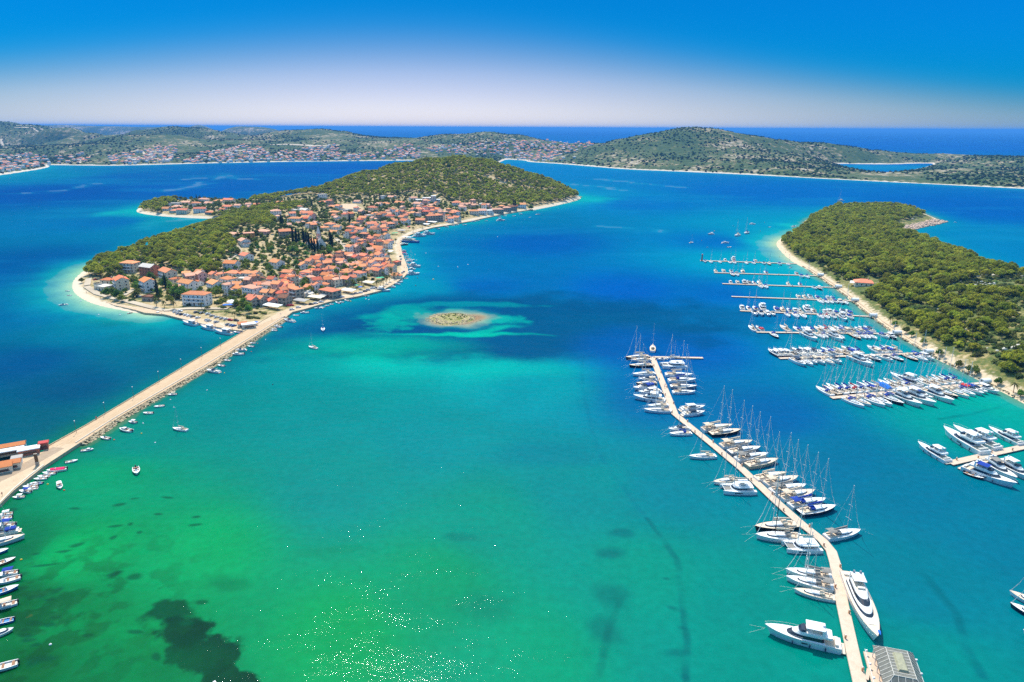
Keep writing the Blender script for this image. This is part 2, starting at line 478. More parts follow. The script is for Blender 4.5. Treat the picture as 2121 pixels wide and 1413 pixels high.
main_sky = [hill(-60, 250, 5000), hill(0, 252, 4900), hill(60, 257, 4700), hill(125, 263, 4400), hill(190, 271, 4100), hill(245, 277, 3900),
             hill(300, 267, 4500), hill(350, 261, 4600), hill(400, 264, 4600), hill(440, 272, 4500), hill(490, 279, 4400), hill(530, 282, 4400),
             hill(220, 300, 3350), hill(290, 279, 3600), hill(340, 278, 3600), hill(385, 290, 3500), hill(430, 300, 3400), hill(120, 300, 3500), hill(30, 300, 3500), hill(60, 330, 3000),
             hill(600, 271, 4300), hill(660, 267.5, 4300), hill(700, 272, 4250), hill(760, 283, 4200), hill(810, 284, 4200), hill(838, 289, 4100), hill(880, 282, 4100), hill(940, 276, 4000), hill(1010, 271, 4000),
             hill(1060, 279, 3950), hill(1120, 292, 3800), hill(1155, 297, 3700), hill(1200, 297, 3650), hill(1240, 298, 3500), hill(1275, 294, 3400),
             hill(1310, 285, 3300), hill(1350, 273, 3250), hill(1400, 263.5, 3200), hill(1432, 262.5, 3200), hill(1480, 267, 3200), hill(1530, 279, 3200), hill(1600, 290, 3250), hill(1700, 296, 3250),
             hill(1760, 303, 3250), hill(1820, 312, 3250), hill(1880, 321, 3150), hill(1930, 326, 3050), hill(1980, 323, 2950), hill(2050, 317.5, 2850), hill(2121, 325, 2750), hill(2250, 332, 2600),
             ]
main_ctrl = main_sky + [(x * (Y_ + 650) / Y_, Y_ + 650, z * .30) for x, Y_, z in main_sky] + [(x * (Y_ + 1400) / Y_, Y_ + 1400, z * .15) for x, Y_, z in main_sky if Y_ > 3900] + [
             (*DX(1300, 2450), 18), (*DX(1400, 2500), 30), (*DX(1500, 2500), 40), (*DX(1600, 2450), 30), (*DX(1700, 2350), 10), (*DX(1780, 2150), -4), (*DX(1860, 2050), -4), (*DX(1820, 2200), -6), (*DX(1900, 2150), -4), (*DX(1950, 2050), 12), (*DX(2050, 2000), 12), (*DX(2150, 1950), 12),
             (*DX(1990, 2300), 20), (*DX(2120, 2300), 12), (*DX(1940, 2500), 8), (*DX(1800, 2850), 14), (*DX(1650, 2800), 50), (*DX(1880, 2800), 10),
             (*DX(1120, 2900), 12), (*DX(1200, 2850), 16), (*DX(1180, 3300), 25), (*DX(1080, 3200), 30), (*DX(960, 3150), 22), (*DX(840, 3150), 25), (*DX(700, 3150), 30), (*DX(560, 3100), 25), (*DX(420, 3050), 22), (*DX(300, 3000), 18),
             (*DX(640, 3700), 75), (*DX(450, 3800), 70), (*DX(900, 3600), 60), (*DX(1030, 3500), 60), (*DX(180, 2950), 14), (*DX(60, 2700), 12), (*DX(-20, 2700), 14),
             (*DX(1990, 2480), 6), (*DX(1500, 3800), 60), (*DX(1300, 3900), 10), (*DX(1000, 4700), 10), (*DX(600, 5100), 10), (*DX(300, 5400), 10), (*DX(0, 6000), 40)]
M_main = ground_mat("mainland_ground", [(0.36, (.03, .065, .018)), (0.49, (.06, .095, .026)), (0.545, (.12, .125, .045)), (0.59, (.33, .26, .15)), (0.70, (.54, .47, .38))], 0.0055, 10, w=.55, shore=(8, (.62, .52, .40)))
L_main = Land("mainland_terrain", main_shore + main_back, main_ctrl, 18.0, shore_w=260, rough=12, rscale=300, holes=[lagoon], power=3.5, smooth_n=1, rim=2.5, material=M_main, margin=60)

# --- far islands on the horizon
def far_island(px0, px1, tops, Y, depth):
    n = 24
    c = [(*RP(px, py, Y)[:2], max(RP(px, py, Y)[2], 4)) for px, py in tops]
    poly = [DX(px0, Y)] + [DX(px0 + (px1 - px0) * t, Y - depth) for t in (.1, .3, .5, .7, .9)] + [DX(px1, Y)] + [DX(px0 + (px1 - px0) * t, Y + depth) for t in (.9, .7, .5, .3, .1)]
    return Land("distant_island_terrain", poly, c, 60.0, shore_w=depth * .8, rough=6, rscale=500, smooth_n=1, material=M_main, margin=90)
far_island(355, 470, [(380, 260), (405, 255.5), (425, 258), (445, 263)], 9000, 420)
far_island(425, 620, [(450, 265), (480, 261), (500, 259.5), (530, 263), (560, 266), (590, 267.5)], 7600, 420)
far_island(-60, 400, [(0, 262), (80, 260), (130, 259), (200, 262), (300, 263.5), (370, 264)], 9500, 420)

# --- the bare islet in the bay
isc = I(940, 661)
isl2 = [I(888, 655), I(905, 651), I(940, 649.5), I(970, 653), I(988, 660), I(975, 666), I(950, 672), I(930, 676), I(908, 672), I(892, 663)]
M_islet = ground_mat("islet_ground", [(0.30, (.17, .19, .05)), (0.46, (.24, .24, .07)), (0.54, (.40, .31, .17)), (0.66, (.50, .40, .27)), (0.8, (.62, .54, .44))], 0.12, 8)
L_islet = Land("islet_terrain", isl2, [(*isc, 1.9), (*I(915, 658), 1.5), (*I(965, 660), 1.6), (*I(925, 670), .9)], 1.2, shore_w=9, rough=.5, rscale=7, rim=.7, material=M_islet, margin=10)

# --- the rest of the near shore: the quay at the causeway's near end
quay_poly = [(-330, 150), G(0, 1046), G(28, 1016), G(90, 966), G(178, 917), G(160, 890), G(105, 921), G(88, 934), G(0, 955), G(-120, 990), (-420, 200)]

# ------------------------------------------------------------------ the sea: colour over sand, weed and depth
def srgb(r, g, b):
    f = lambda c: (c / 255 / 12.92) if c / 255 <= .04045 else ((c / 255 + .055) / 1.055) ** 2.4
    return (f(r), f(g), f(b))
WATER = [(100, 400, 0, 85, 180), (400, 390, 10, 95, 190), (60, 550, 0, 90, 165), (250, 460, 0, 110, 190), (330, 460, 0, 140, 180), (50, 750, 0, 85, 135), (150, 800, 0, 88, 125), (300, 690, 0, 125, 145), (180, 690, 0, 120, 150), (60, 880, 0, 100, 120), (330, 740, 0, 105, 130), (430, 720, 0, 100, 130), (100, 640, 0, 105, 160),
  (600, 740, 0, 152, 150), (450, 850, 0, 145, 138), (300, 900, 0, 145, 125), (200, 1000, 0, 162, 105), (150, 1150, 0, 178, 92), (400, 1150, 0, 174, 98), (700, 1000, 0, 150, 138), (900, 900, 0, 150, 150), (700, 850, 0, 150, 145), (560, 680, 0, 115, 140),
  (1000, 750, 0, 185, 172), (820, 730, 0, 195, 165), (700, 705, 0, 178, 150), (640, 660, 0, 140, 150), (1120, 800, 0, 158, 165), (1250, 720, 0, 125, 175), (1180, 700, 0, 150, 185), (1350, 820, 0, 112, 165), (1400, 1000, 0, 138, 150), (1330, 1200, 0, 158, 132), (900, 1200, 0, 162, 108), (1100, 1370, 0, 165, 118), (700, 1320, 0, 170, 92), (1500, 1370, 0, 152, 132), (1200, 1000, 0, 148, 145), (1000, 1080, 0, 155, 130),
  (30, 1250, 28, 105, 48), (60, 1370, 35, 105, 45), (120, 1300, 10, 140, 70), (250, 1360, 0, 152, 78), (20, 1130, 0, 120, 70),
  (1900, 1220, 0, 132, 148), (1900, 1020, 0, 122, 150), (2010, 870, 0, 165, 152), (1720, 950, 0, 120, 155), (1600, 860, 0, 105, 165), (1950, 1380, 0, 145, 138), (2080, 1100, 0, 125, 150), (2090, 850, 0, 170, 140), (1660, 1330, 0, 155, 135), (1560, 1250, 0, 150, 135),
  (1700, 655, 0, 150, 175), (1600, 650, 0, 120, 175), (1500, 610, 0, 108, 185), (1450, 720, 0, 105, 178), (1760, 700, 0, 155, 170), (1900, 775, 0, 150, 165), (1660, 580, 0, 165, 195), (1500, 500, 0, 112, 200), (1580, 500, 0, 160, 205), (1560, 540, 0, 165, 200), (1620, 470, 0, 150, 205), (1110, 500, 0, 98, 188), (1000, 590, 0, 105, 178), (1300, 420, 0, 112, 205), (1300, 600, 0, 102, 190), (1600, 400, 0, 108, 205), (2000, 430, 0, 100, 200), (2090, 510, 0, 130, 200),
  (900, 545, 0, 115, 180), (870, 600, 0, 140, 175), (760, 640, 0, 125, 150), (900, 700, 0, 122, 150), (1080, 700, 0, 125, 158), (1220, 415, 0, 150, 205), (1060, 450, 0, 120, 185), (950, 480, 0, 118, 185),
  (700, 350, 10, 95, 195), (1100, 345, 0, 130, 210), (300, 365, 0, 100, 185), (60, 365, 0, 130, 185), (1000, 275, 20, 95, 190), (1850, 300, 0, 100, 205), (2100, 290, 0, 100, 200), (1830, 346, 0, 110, 200), (600, 262, 25, 95, 190), (1700, 268, 0, 98, 205)]
WATER_GAIN = 0.53
SEA_X, SEA_Y = 420, 620
az = np.linspace(-1.0, 1.0, 1100)
# rows even in depression angle near by, then geometric to the horizon
dep = np.concatenate([np.linspace(52, 3.0, 760), np.geomspace(2.95, 0.075, 130)])
dist = CAM_H / np.tan(np.radians(dep))
A, Dm = np.meshgrid(az, dist)
WX, WY = np.sin(A) * Dm, np.cos(A) * Dm
u_, w_ = A, np.log(Dm)
num = np.zeros((*A.shape, 3)); den = np.zeros(A.shape)
for px, py, r, g, b in WATER:
    x, y = G(px, py); a0 = math.atan2(x, y); w0 = math.log(math.hypot(x, y))
    dd = ((u_ - a0) * 1.0) ** 2 + ((w_ - w0) * .8) ** 2 + 2e-4
    wgt = 1 / dd ** 1.7
    num += wgt[..., None] * np.array(srgb(r, g, b)); den += wgt
WC = num / den[..., None]
wob1 = (fbm(WX, WY, 40, 4, 21) - .5); wob2 = (fbm(WX, WY, 40, 4, 57) - .5)
far_k = np.clip(Dm / 600, .5, 3)
BX, BY = WX + wob1 * 34 * far_k, WY + wob2 * 34 * far_k
RAG = fbm(WX, WY, 22, 6, 91)
RAGF = fbm(WX, WY, 7, 5, 97)
def blob(px, py, rx, ry, col, strength=1.0, soft=.6, rot=0.0, wob=True, rag=0.0):
    """a patch of seabed: rx, ry in metres"""
    global WC
    cx, cy = G(px, py)
    x = (BX if wob else WX) - cx; y = (BY if wob else WY) - cy
    c, s_ = math.cos(rot), math.sin(rot)
    q = np.sqrt(((x * c + y * s_) / rx) ** 2 + ((-x * s_ + y * c) / ry) ** 2)
    if rag: q = q + rag * ((RAGF if rx < 20 else RAG) - .5)
    k = (1 - sstep(1 - soft, 1 + soft, q)) * strength
    WC = WC * (1 - k[..., None]) + np.array(srgb(*col)) * k[..., None]
def trail(pts, r, col, strength=.6, beads=0, seed=1):
    global WC
    q = [G(*p) for p in pts]
    d = seg_dist(WX + wob1 * 6, WY + wob2 * 6, q, closed=False) / r
    k = (1 - sstep(.2, 1.1, d)) * strength * np.clip(fbm(WX, WY, 7, 2, seed) * 2 - .35, .25, 1)
    WC = WC * (1 - k[..., None]) + np.array(srgb(*col)) * k[..., None]
# reef and sand round the islet
blob(900, 690, 175, 52, (0, 80, 112), 1.0, .3, rag=.6)
blob(1010, 660, 190, 80, (0, 88, 136), .95, .35, rag=.6)
blob(1150, 690, 95, 55, (0, 94, 138), .9, .4, rag=.6)
blob(838, 652, 26, 22, (0, 184, 165), .62, .4, rag=1.8)
blob(985, 632, 44, 9, (0, 170, 170), .55, .45, rag=1.8)
blob(800, 668, 13, 22, (0, 186, 162), .6, .4, rag=1.8)
blob(945, 692, 52, 4, (0, 205, 170), .9, .6, rag=.8); blob(1015, 684, 24, 6, (0, 200, 172), .8, .5, .5, rag=.8)
blob(1040, 665, 18, 9, (0, 200, 175), .7, .5, rag=1.2)
blob(938, 661, 29, 22, (110, 195, 175), .85, .55, rag=.8)
blob(936, 662, 26, 17, (205, 192, 155), .95, .4, rag=.6)
blob(938, 662, 21, 13, (190, 150, 112), .9, .3, rag=.4)
# sand bars and weed
blob(1000, 760, 90, 16, (0, 196, 180), .5, .7)
blob(760, 715, 55, 22, (0, 205, 165), .6, .7)
blob(1340, 730, 45, 55, (0, 98, 175), .75, .5)
blob(395, 1345, 12, 7.5, (0, 66, 42), .95, .2, -.45, rag=2.2)
blob(330, 1278, 7, 7, (0, 78, 46), .9, .3, rag=2.2)
blob(470, 1402, 11, 4, (0, 62, 40), .95, .2, -.4, rag=2.0)
blob(362, 1308, 9, 5, (0, 66, 40), .95, .25, -.6, rag=1.6)
blob(280, 1385, 20, 8, (0, 112, 60), .5, .6, rag=2.0)
blob(1300, 1120, 4, 3, (0, 100, 110), .5, .6); blob(1298, 1163, 5, 3, (0, 100, 105), .55, .6); blob(1290, 1245, 6, 5, (0, 108, 105), .5, .6); blob(1270, 1298, 5, 4, (0, 110, 105), .5, .6)
blob(960, 1120, 5, 3, (0, 125, 110), .5, .6); blob(1000, 1260, 7, 5, (0, 135, 105), .5, .6); blob(480, 1210, 6, 3, (0, 125, 75), .6, .6); blob(700, 1150, 10, 3, (0, 140, 95), .4, .6)
blob(1160, 935, 30, 12, (0, 132, 150), .5, .6)
trail([(1205, 740), (1215, 860), (1270, 990), (1340, 1075)], 1.6, (0, 112, 140), .25)
trail([(1340, 1075), (1385, 1120), (1412, 1160), (1424, 1230), (1425, 1320), (1424, 1430)], 1.5, (0, 100, 104), .55)
for px, py, rr in ((1416, 1212, 1.2), (1421, 1262, 1.7), (1428, 1300, 1.1), (1420, 1352, 1.9), (1428, 1402, 1.5)): blob(px, py, rr, rr * .8, (0, 92, 98), .45, .7, rag=1.5)
trail([(1300, 1240), (1268, 1300), (1250, 1370), (1220, 1420)], 1.8, (0, 108, 100), .55, seed=4)
trail([(1900, 1180), (1985, 1270), (2010, 1330), (2040, 1400)], 2.0, (0, 108, 118), .6, seed=5)
trail([(1950, 870), (2050, 850), (2110, 830)], 1.6, (0, 110, 110), .5, seed=6)
for k in range(46):
    px = 20 + (RNG.random() ** 1.6) * 420; py = 1010 + RNG.random() * 380
    blob(px, py, 1.0 + RNG.random() * 2.2, .7 + RNG.random(), (4, 92, 56), .75, .5)
# shallows off the beaches
blob(290, 668, 40, 10, (0, 95, 105), .6, .6)
blob(1655, 470, 30, 40, (90, 200, 220), .7, .8)
blob(1206, 412, 50, 60, (60, 190, 205), .7, .8)
blob(282, 440, 40, 40, (70, 190, 200), .7, .8)
blob(1745, 640, 22, 60, (60, 185, 180), .5, .9, .6)
blob(2060, 830, 30, 16, (0, 185, 155), .6, .8)
blob(1830, 347, 400, 200, (50, 150, 210), .6, .6, wob=False)
# the green cove behind the quay and the lagoon's rim
def shore_band(poly, w, col, strength, closed=True):
    global WC
    d = seg_dist(WX, WY, poly, closed)
    k = np.exp(-(d / w) ** 1.3) * strength * (.55 + .9 * np.clip(fbm(WX, WY, 22, 3, 71) - .25, 0, .5))
    WC = WC * (1 - k[..., None]) + np.array(srgb(*col)) * k[..., None]
shore_band(L_isl.poly, 26, (30, 185, 195), .75)
BEACH = [I(190, 551), I(168, 566), I(154, 580), I(150, 594), I(156, 608), I(176, 622), I(205, 633), I(240, 640), I(280, 648), I(318, 653)]
shore_band(BEACH, 24, (70, 205, 190), .9, False)
shore_band(BEACH, 11, (190, 232, 195), 1.2, False)
shore_band(L_pen.poly, 24, (10, 178, 190), .6)
shore_band(L_pen.poly, 7, (150, 165, 105), .75)
shore_band(L_main.poly, 60, (40, 170, 205), .7)
shore_band([I(1668, 556), I(1640, 541), I(1617, 520), I(1606, 504), I(1620, 493), I(1642, 481)], 22, (120, 215, 215), .9, False)
shore_band([I(1640, 541), I(1617, 520), I(1606, 504), I(1620, 493)], 10, (215, 225, 195), 1.0, False)
shore_band(quay_poly, 7, (70, 110, 60), .6)
cw = [G(88, 940), G(300, 812), G(506, 687)]
shore_band(cw, 9, (0, 150, 110), .6, False)
shore_band([G(180, 919), G(337, 820), G(560, 682)], 5, (120, 135, 60), .8, False)
WC = WC * (1 + (fbm(WX, WY, 16, 4, 5) - .5)[..., None] * .16)
# wind lanes: glare off slicks, painted into the colour as long paler streaks
lane_glare = sstep(.56, .72, fbm(WX * .25 + WY * .05, WY - WX * .12, 60, 4, 63)) * sstep(350, 900, Dm) * .16
WC = WC * (1 - lane_glare[..., None]) + np.array(srgb(90, 160, 215)) * lane_glare[..., None]
for wp in ([(355, 396), (420, 380), (470, 366), (460, 358)], [(380, 372), (450, 366), (530, 372)], [(300, 470), (370, 452), (450, 445)], [(1160, 380), (1230, 385), (1290, 395)], [(1240, 372), (1330, 380), (1420, 388)], [(60, 400), (140, 392), (210, 380)], [(1250, 470), (1360, 478)]):  # lighter colour painted in for the glare along single slicks
    q = [G(*p) for p in wp]; d_ = seg_dist(WX + wob1 * 60, WY + wob2 * 60, q, closed=False); kk = np.exp(-(d_ / 16) ** 2) * .45 * np.clip(fbm(WX, WY, 50, 3, 8) * 2 - .4, 0, 1)
    WC = WC * (1 - kk[..., None]) + np.array(srgb(130, 180, 225)) * kk[..., None]
# weed and stones over the shallow bed in the near corner
xn, yn = G(40, 1290); kn = np.clip(1 - np.hypot(WX - xn, WY - yn) / 60, 0, 1); wd = sstep(.45, .62, fbm(WX, WY, 5, 5, 19)) * kn * .75
WC = WC * (1 - wd[..., None]) + np.array(srgb(52, 82, 36)) * wd[..., None]
wd = sstep(.55, .66, fbm(WX, WY, 2.2, 3, 29)) * kn * .22
WC = WC * (1 - wd[..., None]) + np.array(srgb(120, 130, 70)) * wd[..., None]

WC[..., 0] *= np.where(WC[..., 0] < .06, .1, 1.0)
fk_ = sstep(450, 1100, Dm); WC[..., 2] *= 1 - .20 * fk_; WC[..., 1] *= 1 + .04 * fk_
WC = np.clip(WC * WATER_GAIN, 0.0, .85)

sea_mat = bpy.data.materials.new("sea_water"); sea_mat.use_nodes = True
n, l = sea_mat.node_tree.nodes, sea_mat.node_tree.links
b = n['Principled BSDF']
at = n.new('ShaderNodeAttribute'); at.attribute_name = 'bed'
ge = n.new('ShaderNodeNewGeometry')
mpg = n.new('ShaderNodeMapping'); mpg.inputs['Rotation'].default_value = (0, 0, .35); mpg.inputs['Scale'].default_value = (1, 2.1, 1)
l.new(ge.outputs['Position'], mpg.inputs['Vector'])
t1 = n.new('ShaderNodeTexNoise'); t1.inputs['Scale'].default_value = 1.25; t1.inputs['Detail'].default_value = 4
t2 = n.new('ShaderNodeTexNoise'); t2.inputs['Scale'].default_value = .09; t2.inputs['Detail'].default_value = 3
l.new(mpg.outputs[0], t1.inputs['Vector']); l.new(mpg.outputs[0], t2.inputs['Vector'])
ad = n.new('ShaderNodeMath'); ad.operation = 'MULTIPLY_ADD'; ad.inputs[1].default_value = 3.0
# gusts: the ripples stand higher in patches
t4 = n.new('ShaderNodeTexNoise'); t4.inputs['Scale'].default_value = .05; t4.inputs['Detail'].default_value = 5; l.new(mpg.outputs[0], t4.inputs['Vector'])
gu = n.new('ShaderNodeMapRange'); gu.inputs['From Min'].default_value = .40; gu.inputs['From Max'].default_value = .62; gu.inputs['To Min'].default_value = .45; gu.inputs['To Max'].default_value = 1.1; l.new(t4.outputs[0], gu.inputs['Value'])
rg_ = n.new('ShaderNodeMath'); rg_.operation = 'MULTIPLY'; l.new(t1.outputs[0], rg_.inputs[0]); l.new(gu.outputs[0], rg_.inputs[1])
l.new(t2.outputs[0], ad.inputs[0]); l.new(rg_.outputs[0], ad.inputs[2])
bp = n.new('ShaderNodeBump'); bp.inputs['Strength'].default_value = 1.0; bp.inputs['Distance'].default_value = .088
l.new(ad.outputs[0], bp.inputs['Height']); l.new(bp.outputs[0], b.inputs['Normal'])
# fine mottling of the bed
t3 = n.new('ShaderNodeTexNoise'); t3.inputs['Scale'].default_value = .35; t3.inputs['Detail'].default_value = 5
l.new(ge.outputs['Position'], t3.inputs['Vector'])
mr = n.new('ShaderNodeMapRange'); mr.inputs['From Min'].default_value = .3; mr.inputs['From Max'].default_value = .7; mr.inputs['To Min'].default_value = .92; mr.inputs['To Max'].default_value = 1.08
l.new(t3.outputs[0], mr.inputs['Value'])
hs = n.new('ShaderNodeHueSaturation'); l.new(mr.outputs[0], hs.inputs['Value']); l.new(at.outputs['Color'], hs.inputs['Color'])
l.new(hs.outputs[0], b.inputs['Base Color'])
b.inputs['Roughness'].default_value = .6
b.inputs['Specular IOR Level'].default_value = 0.0
gl = n.new('ShaderNodeBsdfGlossy'); gl.inputs['Roughness'].default_value = .05
l.new(bp.outputs[0], gl.inputs['Normal'])
fr = n.new('ShaderNodeFresnel'); fr.inputs['IOR'].default_value = 1.33; l.new(bp.outputs[0], fr.inputs['Normal'])
fm = n.new('ShaderNodeMath'); fm.operation = 'MULTIPLY'; fm.inputs[1].default_value = .30; l.new(fr.outputs[0], fm.inputs[0])
fc = n.new('ShaderNodeMath'); fc.operation = 'MINIMUM'; fc.inputs[1].default_value = .022; l.new(fm.outputs[0], fc.inputs[0])
ms = n.new('ShaderNodeMixShader'); l.new(fc.outputs[0], ms.inputs[0]); l.new(b.outputs[0], ms.inputs[1]); l.new(gl.outputs[0], ms.inputs[2])
l.new(ms.outputs[0], n['Material Output'].inputs['Surface'])
nI, nJ = A.shape
idx = np.arange(nI * nJ).reshape(nI, nJ)
F = np.stack([idx[:-1, :-1].ravel(), idx[:-1, 1:].ravel(), idx[1:, 1:].ravel(), idx[1:, :-1].ravel()], 1)[:, ::-1]
V = np.stack([WX.ravel(), WY.ravel(), np.zeros(WX.size)], 1)
rgba = np.concatenate([WC.reshape(-1, 3), np.ones((WX.size, 1))], 1)
sea = link("sea", mesh_np("sea", V, F, [sea_mat], smooth=True, attrs={'bed': ('FLOAT_COLOR', rgba)}))
sea['kind'] = 'structure'
nz = np.cross(V[F[0, 1]] - V[F[0, 0]], V[F[0, 2]] - V[F[0, 0]])
if nz[2] < 0: sea.data.flip_normals()
# ------------------------------------------------------------------ trees
def leaf_mat(name, col, attr=False, vary=.38, hue=.018):
    mt = bpy.data.materials.new(name); mt.use_nodes = True
    n, l = mt.node_tree.nodes, mt.node_tree.links
    b = n['Principled BSDF']; b.inputs['Roughness'].default_value = .75; b.inputs['Specular IOR Level'].default_value = .12
    hs = n.new('ShaderNodeHueSaturation'); hs.inputs['Color'].default_value = (*col, 1)
    if attr:
        s = n.new('ShaderNodeAttribute'); s.attribute_name = 'tint'; src = s.outputs['Fac']
    else:
        s = n.new('ShaderNodeObjectInfo'); src = s.outputs['Random']
    mv = n.new('ShaderNodeMapRange'); mv.inputs['To Min'].default_value = 1 - vary; mv.inputs['To Max'].default_value = 1 + vary; l.new(src, mv.inputs['Value'])
    ge = n.new('ShaderNodeNewGeometry'); nz = n.new('ShaderNodeTexNoise'); nz.inputs['Scale'].default_value = .55; nz.inputs['Detail'].default_value = 4
    l.new(ge.outputs['Position'], nz.inputs['Vector'])
    m4 = n.new('ShaderNodeMapRange'); m4.inputs['From Min'].default_value = .3; m4.inputs['From Max'].default_value = .7; m4.inputs['To Min'].default_value = .6; m4.inputs['To Max'].default_value = 1.4
    l.new(nz.outputs[0], m4.inputs['Value'])
    mm = n.new('ShaderNodeMath'); mm.operation = 'MULTIPLY'; l.new(mv.outputs[0], mm.inputs[0]); l.new(m4.outputs[0], mm.inputs[1]); l.new(mm.outputs[0], hs.inputs['Value'])
    w1 = n.new('ShaderNodeTexWhiteNoise'); w1.noise_dimensions = '1D'; l.new(src, w1.inputs['W'])
    m5 = n.new('ShaderNodeMapRange'); m5.inputs['To Min'].default_value = .5 - hue; m5.inputs['To Max'].default_value = .5 + hue; l.new(w1.outputs['Value'], m5.inputs['Value']); l.new(m5.outputs[0], hs.inputs['Hue'])
    l.new(hs.outputs[0], b.inputs['Base Color'])
    tr = n.new('ShaderNodeBsdfTranslucent'); l.new(hs.outputs[0], tr.inputs['Color'])
    ms = n.new('ShaderNodeMixShader'); ms.inputs[0].default_value = .45
    l.new(b.outputs[0], ms.inputs[1]); l.new(tr.outputs[0], ms.inputs[2]); l.new(ms.outputs[0], n['Material Output'].inputs['Surface'])
    return mt
LEAF = (.325, .34, .030)
M_pine = leaf_mat("pine_needles", LEAF)
M_pine_mass = leaf_mat("pine_needles_wood", LEAF, True)
M_cyp = leaf_mat("cypress_leaves", (.035, .052, .018), vary=.2)
M_broad = leaf_mat("broad_leaves", (.18, .24, .035), vary=.35, hue=.05)
M_shrub = leaf_mat("shrub_leaves", (.16, .20, .05), True, vary=.45, hue=.04)
M_shrub1 = leaf_mat("single_shrub_leaves", (.11, .125, .035), vary=.4, hue=.04)
M_far = leaf_mat("far_scrub_leaves", (.045, .085, .018), True, vary=.4)
M_palm = leaf_mat("palm_fronds", (.11, .13, .035), vary=.25)
M_bark = mat("bark", (.16, .10, .06), .9, .1, vary=.3)

ICO_V = np.array([(0, 0, 1), (.894, 0, .447), (.276, .851, .447), (-.724, .526, .447), (-.724, -.526, .447), (.276, -.851, .447), (.724, .526, -.447), (-.276, .851, -.447), (-.894, 0, -.447), (-.276, -.851, -.447), (.724, -.526, -.447), (0, 0, -1)])
ICO_F = np.array([(0, 1, 2), (0, 2, 3), (0, 3, 4), (0, 4, 5), (0, 5, 1), (1, 6, 2), (2, 7, 3), (3, 8, 4), (4, 9, 5), (5, 10, 1), (2, 6, 7), (3, 7, 8), (4, 8, 9), (5, 9, 10), (1, 10, 6), (6, 11, 7), (7, 11, 8), (8, 11, 9), (9, 11, 10), (10, 11, 6)])

def crown(lumps, per, leaf, seed, up=.3, core=.78):
    """lumps: (x,y,z,rx,rz); returns triangles: leaf clumps over every lump and a solid heart inside it"""
    g = np.random.default_rng(seed); V, F = [], []; o = 0
    for (x, y, z, r, rz) in lumps:
        v = ICO_V * np.array([r, r, rz]) * core * (1 + g.normal(0, .12, (12, 1))) + (x, y, z)
        V.append(v); F.append(ICO_F + o); o += 12
        d = g.normal(0, 1, (per, 3)); d[:, 2] = d[:, 2] + up; d /= np.linalg.norm(d, axis=1)[:, None]
        c = d * np.array([r, r, rz]) * g.uniform(.82, 1.12, (per, 1)) + (x, y, z)
        nrm = d + g.normal(0, .55, (per, 3)); nrm /= np.linalg.norm(nrm, axis=1)[:, None]
        a = np.cross(nrm, g.normal(0, 1, (per, 3))); a /= np.linalg.norm(a, axis=1)[:, None]
        b_ = np.cross(nrm, a)
        s = leaf * g.uniform(.6, 1.35, (per, 1))
        p = np.stack([c + a * s, c - a * s * .6 + b_ * s * .85, c - a * s * .55 - b_ * s * .9], 1).reshape(-1, 3)
        V.append(p); F.append(np.arange(per * 3).reshape(-1, 3) + o); o += per * 3
    return np.concatenate(V), np.concatenate(F)

def pine_lumps(seed, n=9, R_=4.6, tall=1.0):
    g = np.random.default_rng(seed); L = []
    for i in range(n):
        a = 2.4 * i + g.uniform(-.5, .5); q = math.sqrt((i + .3) / n)
        r = g.uniform(1.2, 2.15) * (1.15 - .3 * q)
        L.append((R_ * .72 * q * math.cos(a), R_ * .72 * q * math.sin(a), (6.6 - 2.2 * q * q + g.uniform(-.6, .6)) * tall, r, r * g.uniform(.6, .85)))
    return L
PINE = [crown(pine_lumps(i, 11 + i % 3), 54, .52, 40 + i) for i in range(6)]
PINE_LOD = [crown(pine_lumps(20 + i, 6), 22, .95, 60 + i) for i in range(6)]
def trunk_mesh(name, h, r, lean=.4, limbs=3, seed=0):
    g = random.Random(seed); mb = MB()
    p0 = (0, 0, -.6); p1 = (lean * .4, 0, h * .5); p2 = (lean, lean * .3, h)
    mb.tube(p0, p1, r, r * .8); mb.tube(p1, p2, r * .8, r * .5)
    for k in range(limbs):
        a = k * 6.283 / limbs + g.random()
        mb.tube(p1, (p1[0] + math.cos(a) * 2.2, p1[1] + math.sin(a) * 2.2, h * .95), r * .4, r * .2, 5)
    return mb.mesh(name, M_bark)
PINE_ME = [mesh_np("pine_crown", v, f, [M_pine]) for v, f in PINE]
PINE_TR = [trunk_mesh("pine_trunk", 5.6, .26, .5 * (i - 1), 4, i) for i in range(3)]

def place_tree(kind, crown_me, trunk_me, x, y, z, s, rz, group, sz=None):
    t = bpy.data.objects.new(kind, None); t.empty_display_size = .5
    COL.objects.link(t)
    t.location = (x, y, z); t.rotation_euler = (0, 0, rz); t.scale = (s, s, sz or s)
    link("trunk", trunk_me, t); link("crown", crown_me, t)
    t['group'] = group
    return t

def scatter(poly_w, spacing, jitter=.45, seed=1):
    g = np.random.default_rng(seed)
    xs = [p[0] for p in poly_w]; ys = [p[1] for p in poly_w]
    X, Y = np.meshgrid(np.arange(min(xs), max(xs), spacing), np.arange(min(ys), max(ys), spacing * .9))
    X = X + (np.arange(X.shape[0]) % 2)[:, None] * spacing * .5
    X = X.ravel() + g.uniform(-jitter, jitter, X.size) * spacing; Y = Y.ravel() + g.uniform(-jitter, jitter, Y.size) * spacing
    k = inside(X, Y, poly_w)
    return X[k], Y[k]

def px_arr(X, Y, Z):
    dx, dy, dz = X, Y, Z - CAM_H
    zc = dx * fwd.x + dy * fwd.y + dz * fwd.z
    return CX + F_PX * (dx * rt.x + dy * rt.y + dz * rt.z) / zc, CY - F_PX * (dx * up.x + dy * up.y + dz * up.z) / zc, zc

